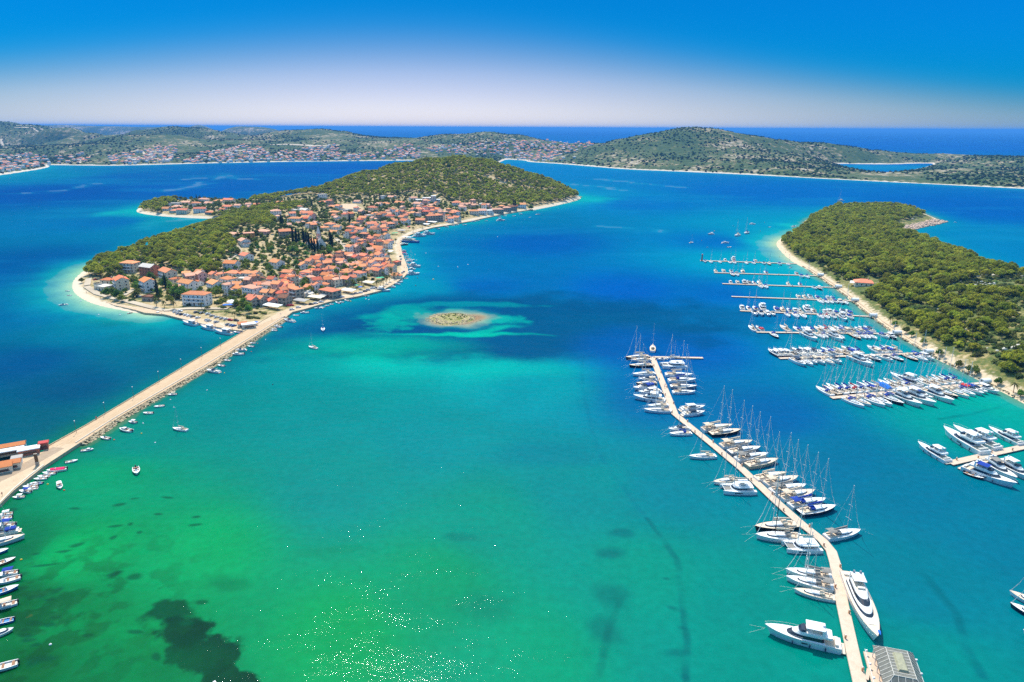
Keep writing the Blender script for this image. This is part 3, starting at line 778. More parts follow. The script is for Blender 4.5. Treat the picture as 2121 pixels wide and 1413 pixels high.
def merge_copies(bases, xs, ys, zs, ss, rs, pick, tints):
    V, F, Tn = [], [], []; o = 0
    for bi, (bv, bf) in enumerate(bases):
        q = np.nonzero(pick == bi)[0]
        if not len(q): continue
        c, s_ = np.cos(rs[q])[:, None], np.sin(rs[q])[:, None]
        S = ss[q][:, None]
        vx = (bv[None, :, 0] * c - bv[None, :, 1] * s_) * S + xs[q][:, None]
        vy = (bv[None, :, 0] * s_ + bv[None, :, 1] * c) * S + ys[q][:, None]
        vz = bv[None, :, 2] * S + zs[q][:, None]
        V.append(np.stack([vx, vy, vz], -1).reshape(-1, 3))
        F.append((bf[None] + (np.arange(len(q)) * len(bv))[:, None, None] + o).reshape(-1, 3)); o += len(q) * len(bv)
        Tn.append(np.repeat(tints[q], len(bv)))
    return np.concatenate(V), np.concatenate(F), np.concatenate(Tn)

# where pines grow, as outlines of the woods traced on the ground
HILL_PX = [(520, 418), (545, 398), (700, 362), (830, 325), (950, 310), (1060, 325), (1210, 395), (1204, 408), (1160, 418), (1100, 427), (1065, 430), (1040, 424), (1000, 421), (945, 416), (905, 404), (850, 398), (790, 410), (735, 407), (690, 412), (660, 404), (625, 404), (585, 410), (560, 420)]
NW_PX = [(181, 569), (192, 553), (215, 520), (300, 490), (372, 466), (434, 448), (520, 434), (590, 424), (640, 424), (610, 436), (575, 442), (560, 450), (570, 465), (540, 470), (500, 470), (463, 486), (478, 500), (494, 508), (482, 528), (458, 538), (452, 560), (446, 572), (412, 571), (372, 560), (328, 550), (292, 543), (262, 553), (246, 570), (215, 577)]
LOBE_PX = [(283, 440), (298, 418), (345, 408), (372, 412), (365, 420), (345, 430), (335, 441), (320, 445)]
def wood_points(land, px_poly, spacing, seed, ymax=None):
    X, Y = scatter(land.poly, spacing, .42, seed)
    Z = land.h(X, Y)
    pxx, pyy, zc = px_arr(X, Y, Z)
    dsh = sdist(X, Y, land.poly)
    k = (dsh > 5) & inside(pxx, pyy, px_poly)
    if ymax: k &= Y < ymax
    return X[k], Y[k], Z[k]
pts = []
for land, pp, sp, sd, ym in ((L_isl, HILL_PX, 9.4, 3, 1640), (L_isl, NW_PX, 8.6, 4, None), (L_isl, LOBE_PX, 10, 5, None)):
    x, y, z = wood_points(land, pp, sp, sd, ym)
    keep = fbm(x, y, 26, 3, sd) > (.25 if pp is HILL_PX else .27)
    pts.append((x[keep], y[keep], z[keep], np.full(keep.sum(), {3: 0, 4: 1, 5: 1}[sd])))
# back of the north-west wood, down to the hidden shore
X, Y = scatter(L_isl.poly, 9.0, .42, 8); Z = L_isl.h(X, Y); pxx, pyy, zc = px_arr(X, Y, Z)
# peninsula: dense pines, thinning into scrub on the slope nearest the viewer
X, Y = scatter(L_pen.poly, 8.4, .42, 9); Z = L_pen.h(X, Y); pxx, pyy, zc = px_arr(X, Y, Z); dsh = sdist(X, Y, L_pen.poly)
OPEN_PX = [(1905, 625), (1960, 596), (2060, 575), (2200, 548), (2400, 560), (2400, 700), (2200, 690), (2121, 690), (2080, 700), (2050, 676), (2010, 672), (1960, 650)]
OPEN2_PX = [(2015, 765), (2010, 722), (2060, 700), (2130, 700), (2300, 730), (2300, 830), (2121, 790), (2060, 755)]
REST_PX = [(1752, 582), (1820, 576), (1826, 598), (1798, 606), (1765, 600)]
SPIT_PX = [(1852, 476), (1860, 460), (1925, 445), (1955, 455), (1950, 466), (1900, 476)]
opn = inside(pxx, pyy, OPEN_PX); opn2 = inside(pxx, pyy, OPEN2_PX)
g15_ = lambda x, y: G(x, y, 1.5)
PEN_LINE = [g15_(x, y) for x, y in [(2230, 880), (2150, 838), (2100, 812), (2050, 787), (2000, 763), (1940, 734), (1880, 700), (1830, 667), (1790, 636), (1752, 606), (1705, 574), (1668, 550)]]
band = np.where(seg_dist(X, Y, PEN_LINE, False) < 10.5, 99, 7)
k = (dsh > band) & ~inside(pxx, pyy, REST_PX) & ~inside(pxx, pyy, SPIT_PX) & (pxx < 2350)
cl = fbm(X, Y, 24, 3, 77)
k &= np.where(opn, cl > .56, np.where(opn2, cl > .42, cl > .27))
pts.append((X[k], Y[k], Z[k] - 1.9 * (seg_dist(X[k], Y[k], PEN_LINE, False) < 32), np.full(k.sum(), 2)))
PX_ = np.concatenate([p[0] for p in pts]); PY_ = np.concatenate([p[1] for p in pts]); PZ_ = np.concatenate([p[2] for p in pts]); PR_ = np.concatenate([p[3] for p in pts])
ppx, ppy, pzc = px_arr(PX_, PY_, PZ_ + 5)
g = np.random.default_rng(5)
PS_ = g.uniform(.78, 1.22, len(PX_)) * np.where(PR_ == 2, np.where(PY_ < 560, .92, 1.0), np.where(PR_ == 0, 1.12, 1.0))
inview = (ppx > -30) & (ppx < 2150) & (ppy < 1430)
# the 300 pines that show largest stand as trees of their own, the rest is one wood
order = np.argsort(np.where(inview, pzc / PS_, 1e9))
solo = set(order[:300].tolist())
PINES = []
for i in sorted(solo):
    t = place_tree("pine_tree", PINE_ME[i % 6], PINE_TR[i % 3], PX_[i], PY_[i], PZ_[i], PS_[i], g.uniform(0, 6.28), ["pines on the island hill", "pines in the wood at the island's western end", "pines on the marina peninsula"][PR_[i]])
    PINES.append(t)
rest = np.array([i for i in range(len(PX_)) if i not in solo])
near = rest[pzc[rest] < 1150]; farr = rest[pzc[rest] >= 1150]
print("pines", len(PX_), "near", len(near), "far", len(farr))
parts_ = []
for q, base in ((near, PINE), (farr, PINE_LOD)):
    parts_.append(merge_copies(base, PX_[q], PY_[q], PZ_[q], PS_[q], g.uniform(0, 6.28, len(q)), g.integers(0, 6, len(q)), g.random(len(q))))
V = np.concatenate([parts_[0][0], parts_[1][0]]); F = np.concatenate([parts_[0][1], parts_[1][1] + len(parts_[0][0])]); Tn = np.concatenate([parts_[0][2], parts_[1][2]])
wood = link("pine_woods", mesh_np("pine_woods", V, F, [M_pine_mass], attrs={'tint': ('FLOAT', Tn)}))
tag(wood, "dense olive green pine woods covering the island hill and the marina peninsula", "woods", kind='stuff')

# low scrub: maquis on the open slope, undergrowth in the woods
SHR = [crown([(0, 0, .5, 1.5, 1.1), (1.1, .5, .4, 1.1, .8), (-.8, .9, .3, 1.0, .7)], 26, .42, 80 + i, .4) for i in range(4)]
X, Y = scatter(L_pen.poly, 4.2, .5, 12); Z = L_pen.h(X, Y); pxx, pyy, zc = px_arr(X, Y, Z); dsh = sdist(X, Y, L_pen.poly)
dpl = seg_dist(X, Y, PEN_LINE, False)
k = (dsh > 12) & (dpl > 9) & ~inside(pxx, pyy, REST_PX) & ~inside(pxx, pyy, SPIT_PX) & (zc < 900) & (pxx < 2300) & (fbm(X, Y, 12, 3, 31) > np.where(dpl < 24, .30, .36))
X, Y, Z = X[k], Y[k], Z[k]
X2, Y2 = scatter(L_isl.poly, 7.5, .5, 14); Z2 = L_isl.h(X2, Y2); pxx, pyy, zc2 = px_arr(X2, Y2, Z2); d2 = sdist(X2, Y2, L_isl.poly)
GARDEN_PX = [(490, 490), (560, 470), (640, 480), (700, 520), (760, 540), (690, 560), (640, 560), (600, 590), (560, 585), (540, 560), (500, 600), (470, 590), (455, 560), (480, 530), (505, 520)]
k2 = (d2 > 14) & (Y2 < 1350) & ((fbm(X2, Y2, 20, 3, 33) > .58) | (inside(pxx, pyy, GARDEN_PX) & (fbm(X2, Y2, 15, 3, 36) > .42)))
X = np.concatenate([X, X2[k2]]); Y = np.concatenate([Y, Y2[k2]]); Z = np.concatenate([Z, Z2[k2]])
# pale limestone outcrops in the clearings of the slope
base = [(ICO_V * np.array([1, .8, .35]) * (1 + g.normal(0, .2, (12, 1))), ICO_F) for _ in range(6)]
Xo, Yo = scatter(L_pen.poly, 4.0, .5, 61); Zo = L_pen.h(Xo, Yo); pxo, pyo, zo_ = px_arr(Xo, Yo, Zo); do = sdist(Xo, Yo, L_pen.poly)
ko = (do > 25) & (pxo > 1880) & (pxo < 2250) & (pyo < 790) & (np.abs(fbm(Xo * .5 + Yo * .3, Yo - Xo * .4, 26, 3, 88) - .5) < .035) & (fbm(Xo, Yo, 60, 2, 89) > .42)
Xo, Yo, Zo = Xo[ko], Yo[ko], Zo[ko]
OUTC = (Xo, Yo, Zo)
# the islet's green cap
a_ = g.uniform(0, 6.28, 70); r_ = np.sqrt(g.random(70))
X3 = isc[0] + np.cos(a_) * r_ * 10; Y3 = isc[1] + 2 + np.sin(a_) * r_ * 9
V, F, Tn = merge_copies(SHR, X, Y, Z, g.uniform(.5, 1.5, len(X)), g.uniform(0, 6, len(X)), g.integers(0, 4, len(X)), g.random(len(X)))
tag(link("scrub", mesh_np("scrub", V, F, [M_shrub], attrs={'tint': ('FLOAT', Tn)})), "low green maquis scrub on the peninsula slope and between the island's gardens", "scrub", kind='stuff')
V, F, Tn = merge_copies(SHR, X3, Y3, L_islet.h(X3, Y3), g.uniform(.15, .4, 70), a_, g.integers(0, 4, 70), g.uniform(.6, 1, 70))
tag(link("islet_grass", mesh_np("islet_grass", V, F, [M_shrub], attrs={'tint': ('FLOAT', Tn)})), "yellowish grass and low plants on the bare islet", "grass", kind='stuff')
# scrub and trees over the far mainland
FARB = [crown([(0, 0, 2.2, 4.2, 3.0), (3.2, 1.2, 1.8, 3.2, 2.3), (-2.6, 2, 1.5, 3, 2.0)], 9, 1.6, 90 + i, .5, .95) for i in range(3)]
X, Y = scatter([(p[0], p[1]) for p in L_main.poly], 15, .55, 15); Z = L_main.h(X, Y); pxx, pyy, zc = px_arr(X, Y, Z); dsh = sdist(X, Y, L_main.poly)
den = fbm(X, Y, 190, 4, 41)
k = (Z > 2.6) & (pxx > -120) & (pxx < 2250) & (Y < 5200) & (den > .30 + .36 * g.random(len(X)) - .08 * (Y < 2700))
X, Y, Z = X[k], Y[k], Z[k]
print("far scrub", len(X))
V, F, Tn = merge_copies(FARB, X, Y, Z - .6, g.uniform(.28, 1.0, len(X)) ** 1.3, g.uniform(0, 6, len(X)), g.integers(0, 3, len(X)), g.random(len(X)))
tag(link("far_scrub", mesh_np("far_scrub", V, F, [M_far], attrs={'tint': ('FLOAT', Tn)})), "dark scrub and scattered trees over the hills across the bay", "scrub", kind='stuff')

# cypresses, garden trees, palms
def cyp_mesh(seed):
    L = [(math.sin(i * 2.1) * .25, math.cos(i * 1.7) * .25, 1.5 + i * 1.5, (1.55 - abs(i - 2.6) * .26) * (1 if i < 7 else .6), 1.5) for i in range(8)]
    v, f = crown(L, 34, .5, seed, .2); return mesh_np("cypress_crown", v, f, [M_cyp])
CYP = [cyp_mesh(101), cyp_mesh(102)]
BRO = [mesh_np("garden_crown", *crown([(0, 0, 3.6, 2.1, 1.7), (1.5, .4, 3.0, 1.6, 1.3), (-1.2, 1.1, 3.1, 1.5, 1.2), (-.3, -1.5, 2.9, 1.6, 1.3), (.3, .6, 4.7, 1.3, 1.0)], 46, .42, 110 + i, .3), [M_broad]) for i in range(4)]
def palm_mesh(seed):
    g_ = random.Random(seed); V, F = [], []
    for k in range(15):
        a = k * 2.4; tilt = .75 - .09 * k; L = 2.6
        prev = None
        for j in range(5):
            t = j / 4; r = L * t * (1 - .12 * t); z = 6.0 + L * (tilt * t - .75 * t * t); wd = .34 * math.sin(math.pi * (.12 + .82 * t))
            c = (math.cos(a) * r, math.sin(a) * r, z); s = (-math.sin(a) * wd, math.cos(a) * wd)
            V += [(c[0] + s[0], c[1] + s[1], z - .12), c, (c[0] - s[0], c[1] - s[1], z - .12)]
            if prev is not None:
                F += [(prev, prev + 1, prev + 4, prev + 3), (prev + 1, prev + 2, prev + 5, prev + 4)]
            prev = len(V) - 3
    return mesh_np("palm_crown", V, F, [M_palm])
PALM = [palm_mesh(1)]
TR_CYP = trunk_mesh("cypress_trunk", 2.5, .2, 0, 0); TR_BRO = trunk_mesh("garden_trunk", 2.8, .16, .2, 3); TR_PALM = trunk_mesh("palm_trunk", 6.0, .2, 0, 0)
Z1 = lambda x, y: (100 + x / 4.157, 360 + y / 4.157)
Z2 = lambda x, y: (500 + x / 4.157, 360 + y / 4.157)
Z3 = lambda x, y: (840 + x / 4.157, 300 + y / 4.157)
ZB = lambda x, y: (640 + x / 7.85, 460 + y / 7.85)
TREES = []
CYP_PX = [(Z2(445, 590), 1.15), (Z2(475, 605), 1.2), (Z2(500, 600), 1.0), (Z2(540, 610), 1.25), (Z2(565, 630), 1.1), (Z2(585, 650), 1.2), (Z2(610, 665), 1.1), (Z2(632, 672), 1.0), (Z2(660, 680), 1.05), (Z2(770, 625), 1.15), (Z2(785, 630), .9), (Z2(932, 430), .95), (Z2(345, 462), 1.1), (Z2(360, 455), .9), (Z2(1195, 250), 1.0), (Z2(1143, 245), .7), (Z2(1313, 240), .6), (Z2(1190, 312), .7), (Z2(1357, 378), .75), (Z2(1040, 268), .6), (Z2(610, 290), .8), (Z2(135, 300), .75), (Z2(150, 298), .6),
          (Z1(948, 1090), 1.1), (Z1(1012, 995), .9), (Z1(1280, 240), .85), (Z1(1310, 235), .7), (Z1(1105, 240), .7), (Z1(1805, 300), .7), (Z3(945, 560), 1.15), (Z3(930, 558), 1.0), (Z3(565, 545), .8), (Z3(620, 185), .8), (Z3(487, 120), .8), (Z3(875, 270), .8)]
for (px, py), s in CYP_PX:
    x, y, z = P(px, py)
    TREES.append(place_tree("cypress_tree", CYP[len(TREES) % 2], TR_CYP, x, y, z - .2, s * 1.1, random.random() * 6, "cypresses among the island's houses", s * 1.2))
PALM_PX = [ZB(1020, 930), ZB(1205, 920), ZB(1335, 860), ZB(1390, 930), ZB(860, 1035), ZB(797, 1040), ZB(722, 1060), ZB(620, 1060), ZB(120, 1225), ZB(1108, 1080), ZB(1163, 1055), ZB(1210, 1030), ZB(1258, 1000), ZB(1312, 970), ZB(485, 445), ZB(1290, 600), ZB(1270, 560), ZB(1195, 290), ZB(1265, 250), Z1(935, 1150), Z1(1003, 1160), Z1(1085, 1170), Z1(1325, 1180), Z1(1605, 1250), Z2(555, 1000 + 50), Z2(1330, 600), Z2(1560, 470), Z2(1480, 500)]
for px, py in PALM_PX:
    x, y, z = P(px, py)
    s = random.uniform(.9, 1.25)
    TREES.append(place_tree("palm_tree", PALM[0], TR_PALM, x, y, max(z, 1.3) - .1, s, random.random() * 6, "palms along the island waterfront"))
# ------------------------------------------------------------------ paved ground: causeway, quays, promenades, pontoons
M_pave = ground_mat("pale_paving", [(.3, (.48, .34, .21)), (.5, (.58, .42, .27)), (.7, (.66, .51, .35))], .25, 6)
M_road = ground_mat("sun_bleached_road", [(.3, (.45, .30, .17)), (.5, (.55, .38, .23)), (.7, (.64, .46, .29))], .3, 6)
M_asph = ground_mat("worn_asphalt", [(.3, (.32, .23, .15)), (.5, (.38, .28, .19)), (.7, (.46, .35, .24))], .4, 6)
M_deck = ground_mat("pontoon_deck", [(.3, (.52, .38, .27)), (.5, (.62, .47, .35)), (.7, (.70, .55, .42))], .5, 5)
M_conc = ground_mat("harbour_concrete", [(.3, (.30, .26, .20)), (.5, (.42, .36, .28)), (.7, (.52, .45, .36))], .8, 6)
M_float = mat("pontoon_float", (.16, .15, .14), .8, .2, vary=.3)
M_stone = ground_mat("shore_rock", [(.3, (.34, .25, .13)), (.5, (.52, .40, .24)), (.7, (.66, .54, .37))], .6, 6)
M_curb = mat("pale_kerb", (.68, .60, .48), .8, .2, vary=.1)

def offs(pts, d):
    out = []
    for i in range(len(pts)):
        a = Vector(pts[max(i - 1, 0)][:2]); c = Vector(pts[min(i + 1, len(pts) - 1)][:2]); p = Vector(pts[i][:2])
        t = (c - a).normalized(); nrm = Vector((-t.y, t.x))
        out.append(p + nrm * d)
    return out
def ribbon_mb(mb, pts, dl, dr, z0, z1):
    """solid strip along pts, from dl to the left of the line to dr to its right"""
    A_ = offs(pts, dl); B_ = offs(pts, -dr); rings = []
    for a, c in zip(A_, B_):
        rings.append([(a.x, a.y, z1), (c.x, c.y, z1), (c.x, c.y, z0), (a.x, a.y, z0)])
    return mb.loft(rings)
def ribbon(name, pts, dl, dr, z0, z1, mt, kind='structure', parent=None):
    o = link(name, ribbon_mb(MB(), pts, dl, dr, z0, z1).mesh(name, mt), parent)
    if kind: o['kind'] = kind
    return o
def slab(name, poly, z0, z1, mt, kind='structure'):
    n_ = len(poly); mb = MB()
    area = sum(poly[i][0] * poly[(i + 1) % n_][1] - poly[(i + 1) % n_][0] * poly[i][1] for i in range(n_))
    if area < 0: poly = poly[::-1]
    v = [(x, y, z0) for x, y in poly] + [(x, y, z1) for x, y in poly]
    f = [(i, (i + 1) % n_, n_ + (i + 1) % n_, n_ + i) for i in range(n_)] + [tuple(range(n_, 2 * n_)), tuple(range(n_ - 1, -1, -1))]
    o = link(name, mb.add(v, f).mesh(name, mt)); 
    if kind: o['kind'] = kind
    return o
def line_pts(a, b, n):
    return [(a[0] + (b[0] - a[0]) * i / n, a[1] + (b[1] - a[1]) * i / n) for i in range(n + 1)]

g15 = lambda px, py: G(px, py, 1.5)
# causeway, centre line between its two photographed edges
cwL = [g15(96, 926), g15(180, 880), g15(300, 808), g15(400, 748), g15(506, 686), g15(560, 655)]
cwR = [g15(168, 916), g15(250, 862), g15(337, 812), g15(425, 761), g15(540, 690), g15(594, 656)]
def mid(A_, B_): return [((a[0] + b[0]) / 2, (a[1] + b[1]) / 2) for a, b in zip(A_, B_)]
cw_w = [math.dist(a, b) for a, b in zip(cwL, cwR)]
print("causeway width", cw_w)
cw_poly = cwL + cwR[::-1]
slab("causeway", cw_poly, -1.5, 1.5, M_road)
slab("near_quay", [(-330, 150), g15(0, 1044), g15(28, 1016), g15(90, 966), g15(170, 914), g15(98, 925), g15(88, 936), g15(0, 957), g15(-120, 992), (-420, 200)], -1.5, 1.494, M_pave)
# car lane over quay and causeway, a raised kerb between them and the rocky side
cwm = mid(cwL, cwR)
near_c = [g15(-60, 1010), g15(10, 975), g15(70, 935)]
lane = [g15(-90, 1032), g15(0, 990), g15(60, 961), g15(120, 927)] 
ribbon("road", lane, 2.7, 3.3, 1.3, 1.506, M_asph)
lane2 = [g15(122, 926)] + [((a[0] * .40 + b[0] * .60), (a[1] * .40 + b[1] * .60)) for a, b in zip(cwL, cwR)][1:]
M_track = ground_mat("wheel_worn_road", [(.3, (.42, .29, .17)), (.5, (.50, .35, .21)), (.7, (.60, .44, .28))], .35, 6)
for off in (1.6, -0.4):
    ribbon("road_wheel_track", offs(lane2, off), .35, .35, 1.3, 1.507, M_track)
kerb_line = [((a[0] * .16 + b[0] * .84), (a[1] * .16 + b[1] * .84)) for a, b in zip(cwL, cwR)]
tag(ribbon("kerb_wall", kerb_line, .18, .18, 1.4, 1.85, M_curb, None), "long low stone kerb along the water side of the causeway", "kerb")
par_line = [((a[0] * .985 + b[0] * .015), (a[1] * .985 + b[1] * .015)) for a, b in zip(cwL, cwR)]
tag(ribbon("parapet_wall", par_line, .16, .16, 1.4, 1.9, M_stone, None), "low stone parapet along the open-bay side of the causeway", "wall")
qk = [g15(-3, 1046), g15(28, 1014), g15(60, 987), g15(92, 963)]
tag(ribbon("quay_wall", offs(qk, .25), .25, .25, -1, 1.78, M_curb, None), "pale stone coping of the curved quay where the small boats moor", "wall")

# rock armour along the causeway's boat side
def rocks(name, line, w_in, w_out, n_, zlo, zhi, smin, smax, label, seed=3, mt=None):
    g_ = np.random.default_rng(seed); L = np.array(line); seg = np.linalg.norm(np.diff(L, axis=0), axis=1); cum = np.concatenate([[0], np.cumsum(seg)])
    s = g_.uniform(0, cum[-1], n_); k = np.clip(np.searchsorted(cum, s) - 1, 0, len(seg) - 1); t = (s - cum[k]) / seg[k]
    p = L[k] + (L[k + 1] - L[k]) * t[:, None]; tn = (L[k + 1] - L[k]) / seg[k][:, None]; nr = np.stack([tn[:, 1], -tn[:, 0]], 1)
    u = g_.random(n_); o = w_in + (w_out - w_in) * u
    xy = p + nr * o[:, None]; z = zhi + (zlo - zhi) * u
    base = [ICO_V * np.array([1, .8, .55]) * (1 + g_.normal(0, .16, (12, 1))) for _ in range(5)]
    V, F, Tn = merge_copies([(b_, ICO_F) for b_ in base], xy[:, 0], xy[:, 1], z, g_.uniform(smin, smax, n_), g_.uniform(0, 6, n_), g_.integers(0, 5, n_), g_.random(n_))
    o_ = link(name, mesh_np(name, V, F, [mt or M_stone])); tag(o_, label, "rocks", kind='stuff'); return o_
rocks("armour_rocks", cwR, -.6, 2.6, 1500, -.2, 1.3, .35, .95, "pale boulders piled along the boat side of the causeway")
rocks("parapet_rocks", cwL, -.9, .2, 500, -.2, 1.0, .3, .7, "small boulders at the foot of the causeway parapet", 4)

# car park quay and waterfront promenade on the island
park = [g15(x, y) for x, y in [(300, 648), (340, 651), (374, 659.5), (413, 669.5), (445, 676.5), (478, 682.5), (507, 685.5), (530, 679), (552, 667), (590, 655), (606, 646), (640, 630), (600, 622), (560, 626), (520, 634), (470, 634), (420, 630), (360, 634), (300, 632), (262, 622), (225, 610), (200, 602), (186, 602), (196, 616), (235, 632), (280, 642)]]
slab("car_park", park, -1, 1.55, M_pave)
front = [g15(590, 658)] + [g15(x, y - 1) for x, y in FRONT_PX]
ribbon("promenade", front, 13, 0, -1, 1.5, M_pave)
ribbon("village_lane", [P(*q)[:2] for q in [Z2(470, 930), Z2(510, 890), Z2(480, 820), Z2(460, 790)]], 1.6, 1.6, -1, 9.5, M_pave) if False else None
# promenade of the peninsula with its garden wall
pen_line = [g15(x, y) for x, y in [(2230, 880), (2150, 838), (2100, 812), (2050, 787), (2000, 763), (1940, 734), (1880, 700), (1830, 667), (1790, 636), (1752, 606), (1705, 574), (1668, 550)]]
ribbon("peninsula_promenade", offs(pen_line, 0), 0, 7.0, -1, 1.62, M_pave)
tag(ribbon("garden_wall", offs(pen_line, -7.6), .3, .3, 1, 3.0, M_stone, None), "long low stone wall between the marina promenade and the pines", "wall")
rocks("shore_rocks", pen_line, -3.6, 1.0, 900, -.2, 1.2, .35, 1.1, "pale rocks and stones along the marina shore", 6)
rocks("island_shore_rocks", [P(*q)[:2] for q in [(1100, 433), (1150, 424), (1190, 416), (1204, 408)]], -6, 3, 300, .1, 1.4, .6, 1.6, "pale rocks along the island's eastern shore", 8)
M_redrock = ground_mat("reddish_rock", [(.3, (.44, .28, .19)), (.5, (.60, .42, .30)), (.7, (.70, .54, .42))], .3, 7)
rocks("spit_rocks", [P(*q)[:2] for q in [(1862, 473), (1890, 468), (1920, 463), (1945, 458)]], -9, 14, 700, .3, 2.6, .7, 2.4, "reddish bare rocks of the spit beyond the pines", 9, M_redrock)
rocks("cove_rocks", [P(*q)[:2] for q in [(1668, 463), (1680, 458), (1690, 463)]], -6, 6, 120, .2, 1.6, .6, 1.8, "pale rocks beside the small beach at the peninsula's tip", 10)
g_ = np.random.default_rng(3)
a_ = g_.uniform(0, 6.28, 260); r_ = np.sqrt(g_.uniform(.35, 1.05, 260))
cx_, cy_ = isc
xs_ = cx_ + np.cos(a_) * r_ * 21; ys_ = cy_ + np.sin(a_) * r_ * 16
base = [ICO_V * np.array([1, .8, .5]) * (1 + g_.normal(0, .16, (12, 1))) for _ in range(5)]
V, F, Tn = merge_copies([(b_, ICO_F) for b_ in base], xs_, ys_, np.maximum(L_islet.h(xs_, ys_), -.1) + .1, g_.uniform(.3, 1.0, 260), a_, g_.integers(0, 5, 260), a_)
tag(link("islet_rocks", mesh_np("islet_rocks", V, F, [M_stone])), "pale loose rocks ringing the bare islet", "rocks", kind='stuff')
V, F, Tn = merge_copies([((ICO_V * np.array([1, .8, .4])) * (1 + g_.normal(0, .2, (12, 1))), ICO_F) for _ in range(5)], *OUTC, g_.uniform(.8, 2.6, len(OUTC[0])), g_.uniform(0, 6, len(OUTC[0])), g_.integers(0, 5, len(OUTC[0])), OUTC[0])
tag(link('limestone_outcrops', mesh_np('limestone_outcrops', V, F, [ground_mat('limestone_outcrop', [(.3, (.50, .44, .36)), (.5, (.66, .60, .50)), (.7, (.76, .70, .60))], .5, 6)])), 'pale limestone outcrops in the clearings of the peninsula slope', 'rocks', kind='stuff')
# paved field in the village
fld = [P(*Z2(x, y)) for x, y in [(875, 262), (985, 262), (1030, 300), (985, 322), (900, 318), (855, 290)]]
fz = max(p[2] for p in fld) + .3
slab("village_field", [p[:2] for p in fld], fz - 5, fz, M_pave)
# pale dirt tracks on the far hills
M_track2 = mat("pale_dirt_track", (.52, .42, .30), .9, .1, vary=.2, vscale=.02)
def track(pxs, w, nm="dirt_track"):
    p = [P(*q) for q in pxs]; pts_ = []
    for a, c in zip(p[:-1], p[1:]):
        for k in range(8):
            t = k / 8; pts_.append((a[0] + (c[0] - a[0]) * t, a[1] + (c[1] - a[1]) * t))
    pts_.append(p[-1][:2]); mb = MB(); A_ = offs(pts_, w); B_ = offs(pts_, -w)
    rings = [[(a.x, a.y, float(height(a.x, a.y)) + .7), (c.x, c.y, float(height(c.x, c.y)) + .7), (c.x, c.y, float(height(c.x, c.y)) - 3), (a.x, a.y, float(height(a.x, a.y)) - 3)] for a, c in zip(A_, B_)]
    o = link(nm, mb.loft(rings).mesh(nm, M_track2)); o['kind'] = 'structure'
track([(2, 288), (5, 300), (12, 306)], 7); track([(295, 313), (318, 326), (336, 338)], 5); track([(40, 323), (50, 331)], 6); track([(165, 338), (188, 322), (204, 318)], 4)
track([(30, 262), (75, 264), (128, 270)], 30, "dirt_clearing"); track([(560, 300), (610, 300), (680, 303)], 14, "dirt_clearing"); track([(430, 318), (470, 314), (505, 312)], 12, "dirt_clearing")
for q in [[Z1(330, 975), Z1(420, 1035), Z1(560, 1075), Z1(700, 1105), Z1(850, 1145), Z1(1000, 1180)], [Z1(350, 905), Z1(335, 965)], [Z1(650, 1050), Z1(740, 1000), Z1(800, 965)], [Z1(1000, 1180), Z1(1200, 1165), Z1(1420, 1165), Z1(1550, 1165)], [Z1(1620, 620), Z1(1650, 680), Z1(1570, 730), Z1(1500, 770), Z1(1470, 820)], [Z2(480, 790), Z2(475, 840), Z2(505, 880), Z2(500, 910)], [Z2(810, 560), Z2(850, 590), Z2(900, 640), Z2(870, 700)]]:
    track(q, 2.6, "village_lane")

# pontoons
PIERS = []
def pontoon(pts, w, label, cat="pontoon", zt=.72):
    t = tag(link("pontoon", None, loc=(0, 0, 0)), label, cat)
    ribbon("deck", pts, w / 2, w / 2, .42, zt, M_deck, None, t)
    mb = MB()
    L = sum(math.dist(a, b) for a, b in zip(pts, pts[1:]))
    for a, b in zip(pts, pts[1:]):
        d = math.dist(a, b); k = max(1, int(d / 12))
        for i in range(k):
            p = line_pts(a, b, k); q0, q1 = p[i], p[i + 1]
            s0 = [q0[j] + (q1[j] - q0[j]) * .04 for j in (0, 1)]; s1 = [q0[j] + (q1[j] - q0[j]) * .96 for j in (0, 1)]
            ribbon_mb(mb, [s0, s1], w / 2 - .12, w / 2 - .12, -.3, .416)
    link("float", mb.mesh("float", M_float), t)
    mb = MB()
    ribbon_mb(mb, offs(pts, w / 2 + .06), .06, .06, .5, .66, ); ribbon_mb(mb, offs(pts, -w / 2 - .06), .06, .06, .5, .66)
    link("fender_strip", mb.mesh("fender_strip", M_conc), t)
    PIERS.append((t, pts)); return t
g7 = lambda px, py: G(px, py, .72)
LONG = [g7(x, y) for x, y in [(1351, 739), (1398, 857), (1421, 876), (1480, 924), (1538, 972), (1612, 1042), (1662, 1086), (1704, 1119), (1722, 1141), (1730, 1167), (1745, 1251), (1768, 1357), (1781, 1413), (1815, 1560)]]
pontoon(LONG, 3.4, "long cranked pontoon of pale boards crossing the middle of the marina")
pontoon([g7(1299, 742), g7(1330, 739.5), g7(1351, 738.8)][0:2] + [g7(1349.5, 739)], 2.6, "short stub of pontoon beyond the head of the long cranked pontoon")
pontoon([g7(1352.6, 739.2), g7(1456, 741)], 2.6, "short floating arm set crosswise at the head of the long pontoon")
ZA = lambda x, y: (1400 + x / 2.942, 380 + y / 2.942)
Z7 = lambda x, y: (1500 + x / 5.3025, 500 + y / 5.3025)
Z8 = lambda x, y: (1580 + x / 3.92, 680 + y / 3.92)
Z9 = lambda x, y: (1880 + x / 7.066, 860 + y / 7.066)
Z4 = lambda x, y: (1280 + x / 4.71, 660 + y / 4.71)
Z5 = lambda x, y: (1400 + x / 4.71, 860 + y / 4.71)
Z6 = lambda x, y: (1520 + x / 3.7875, 1040 + y / 3.7875)
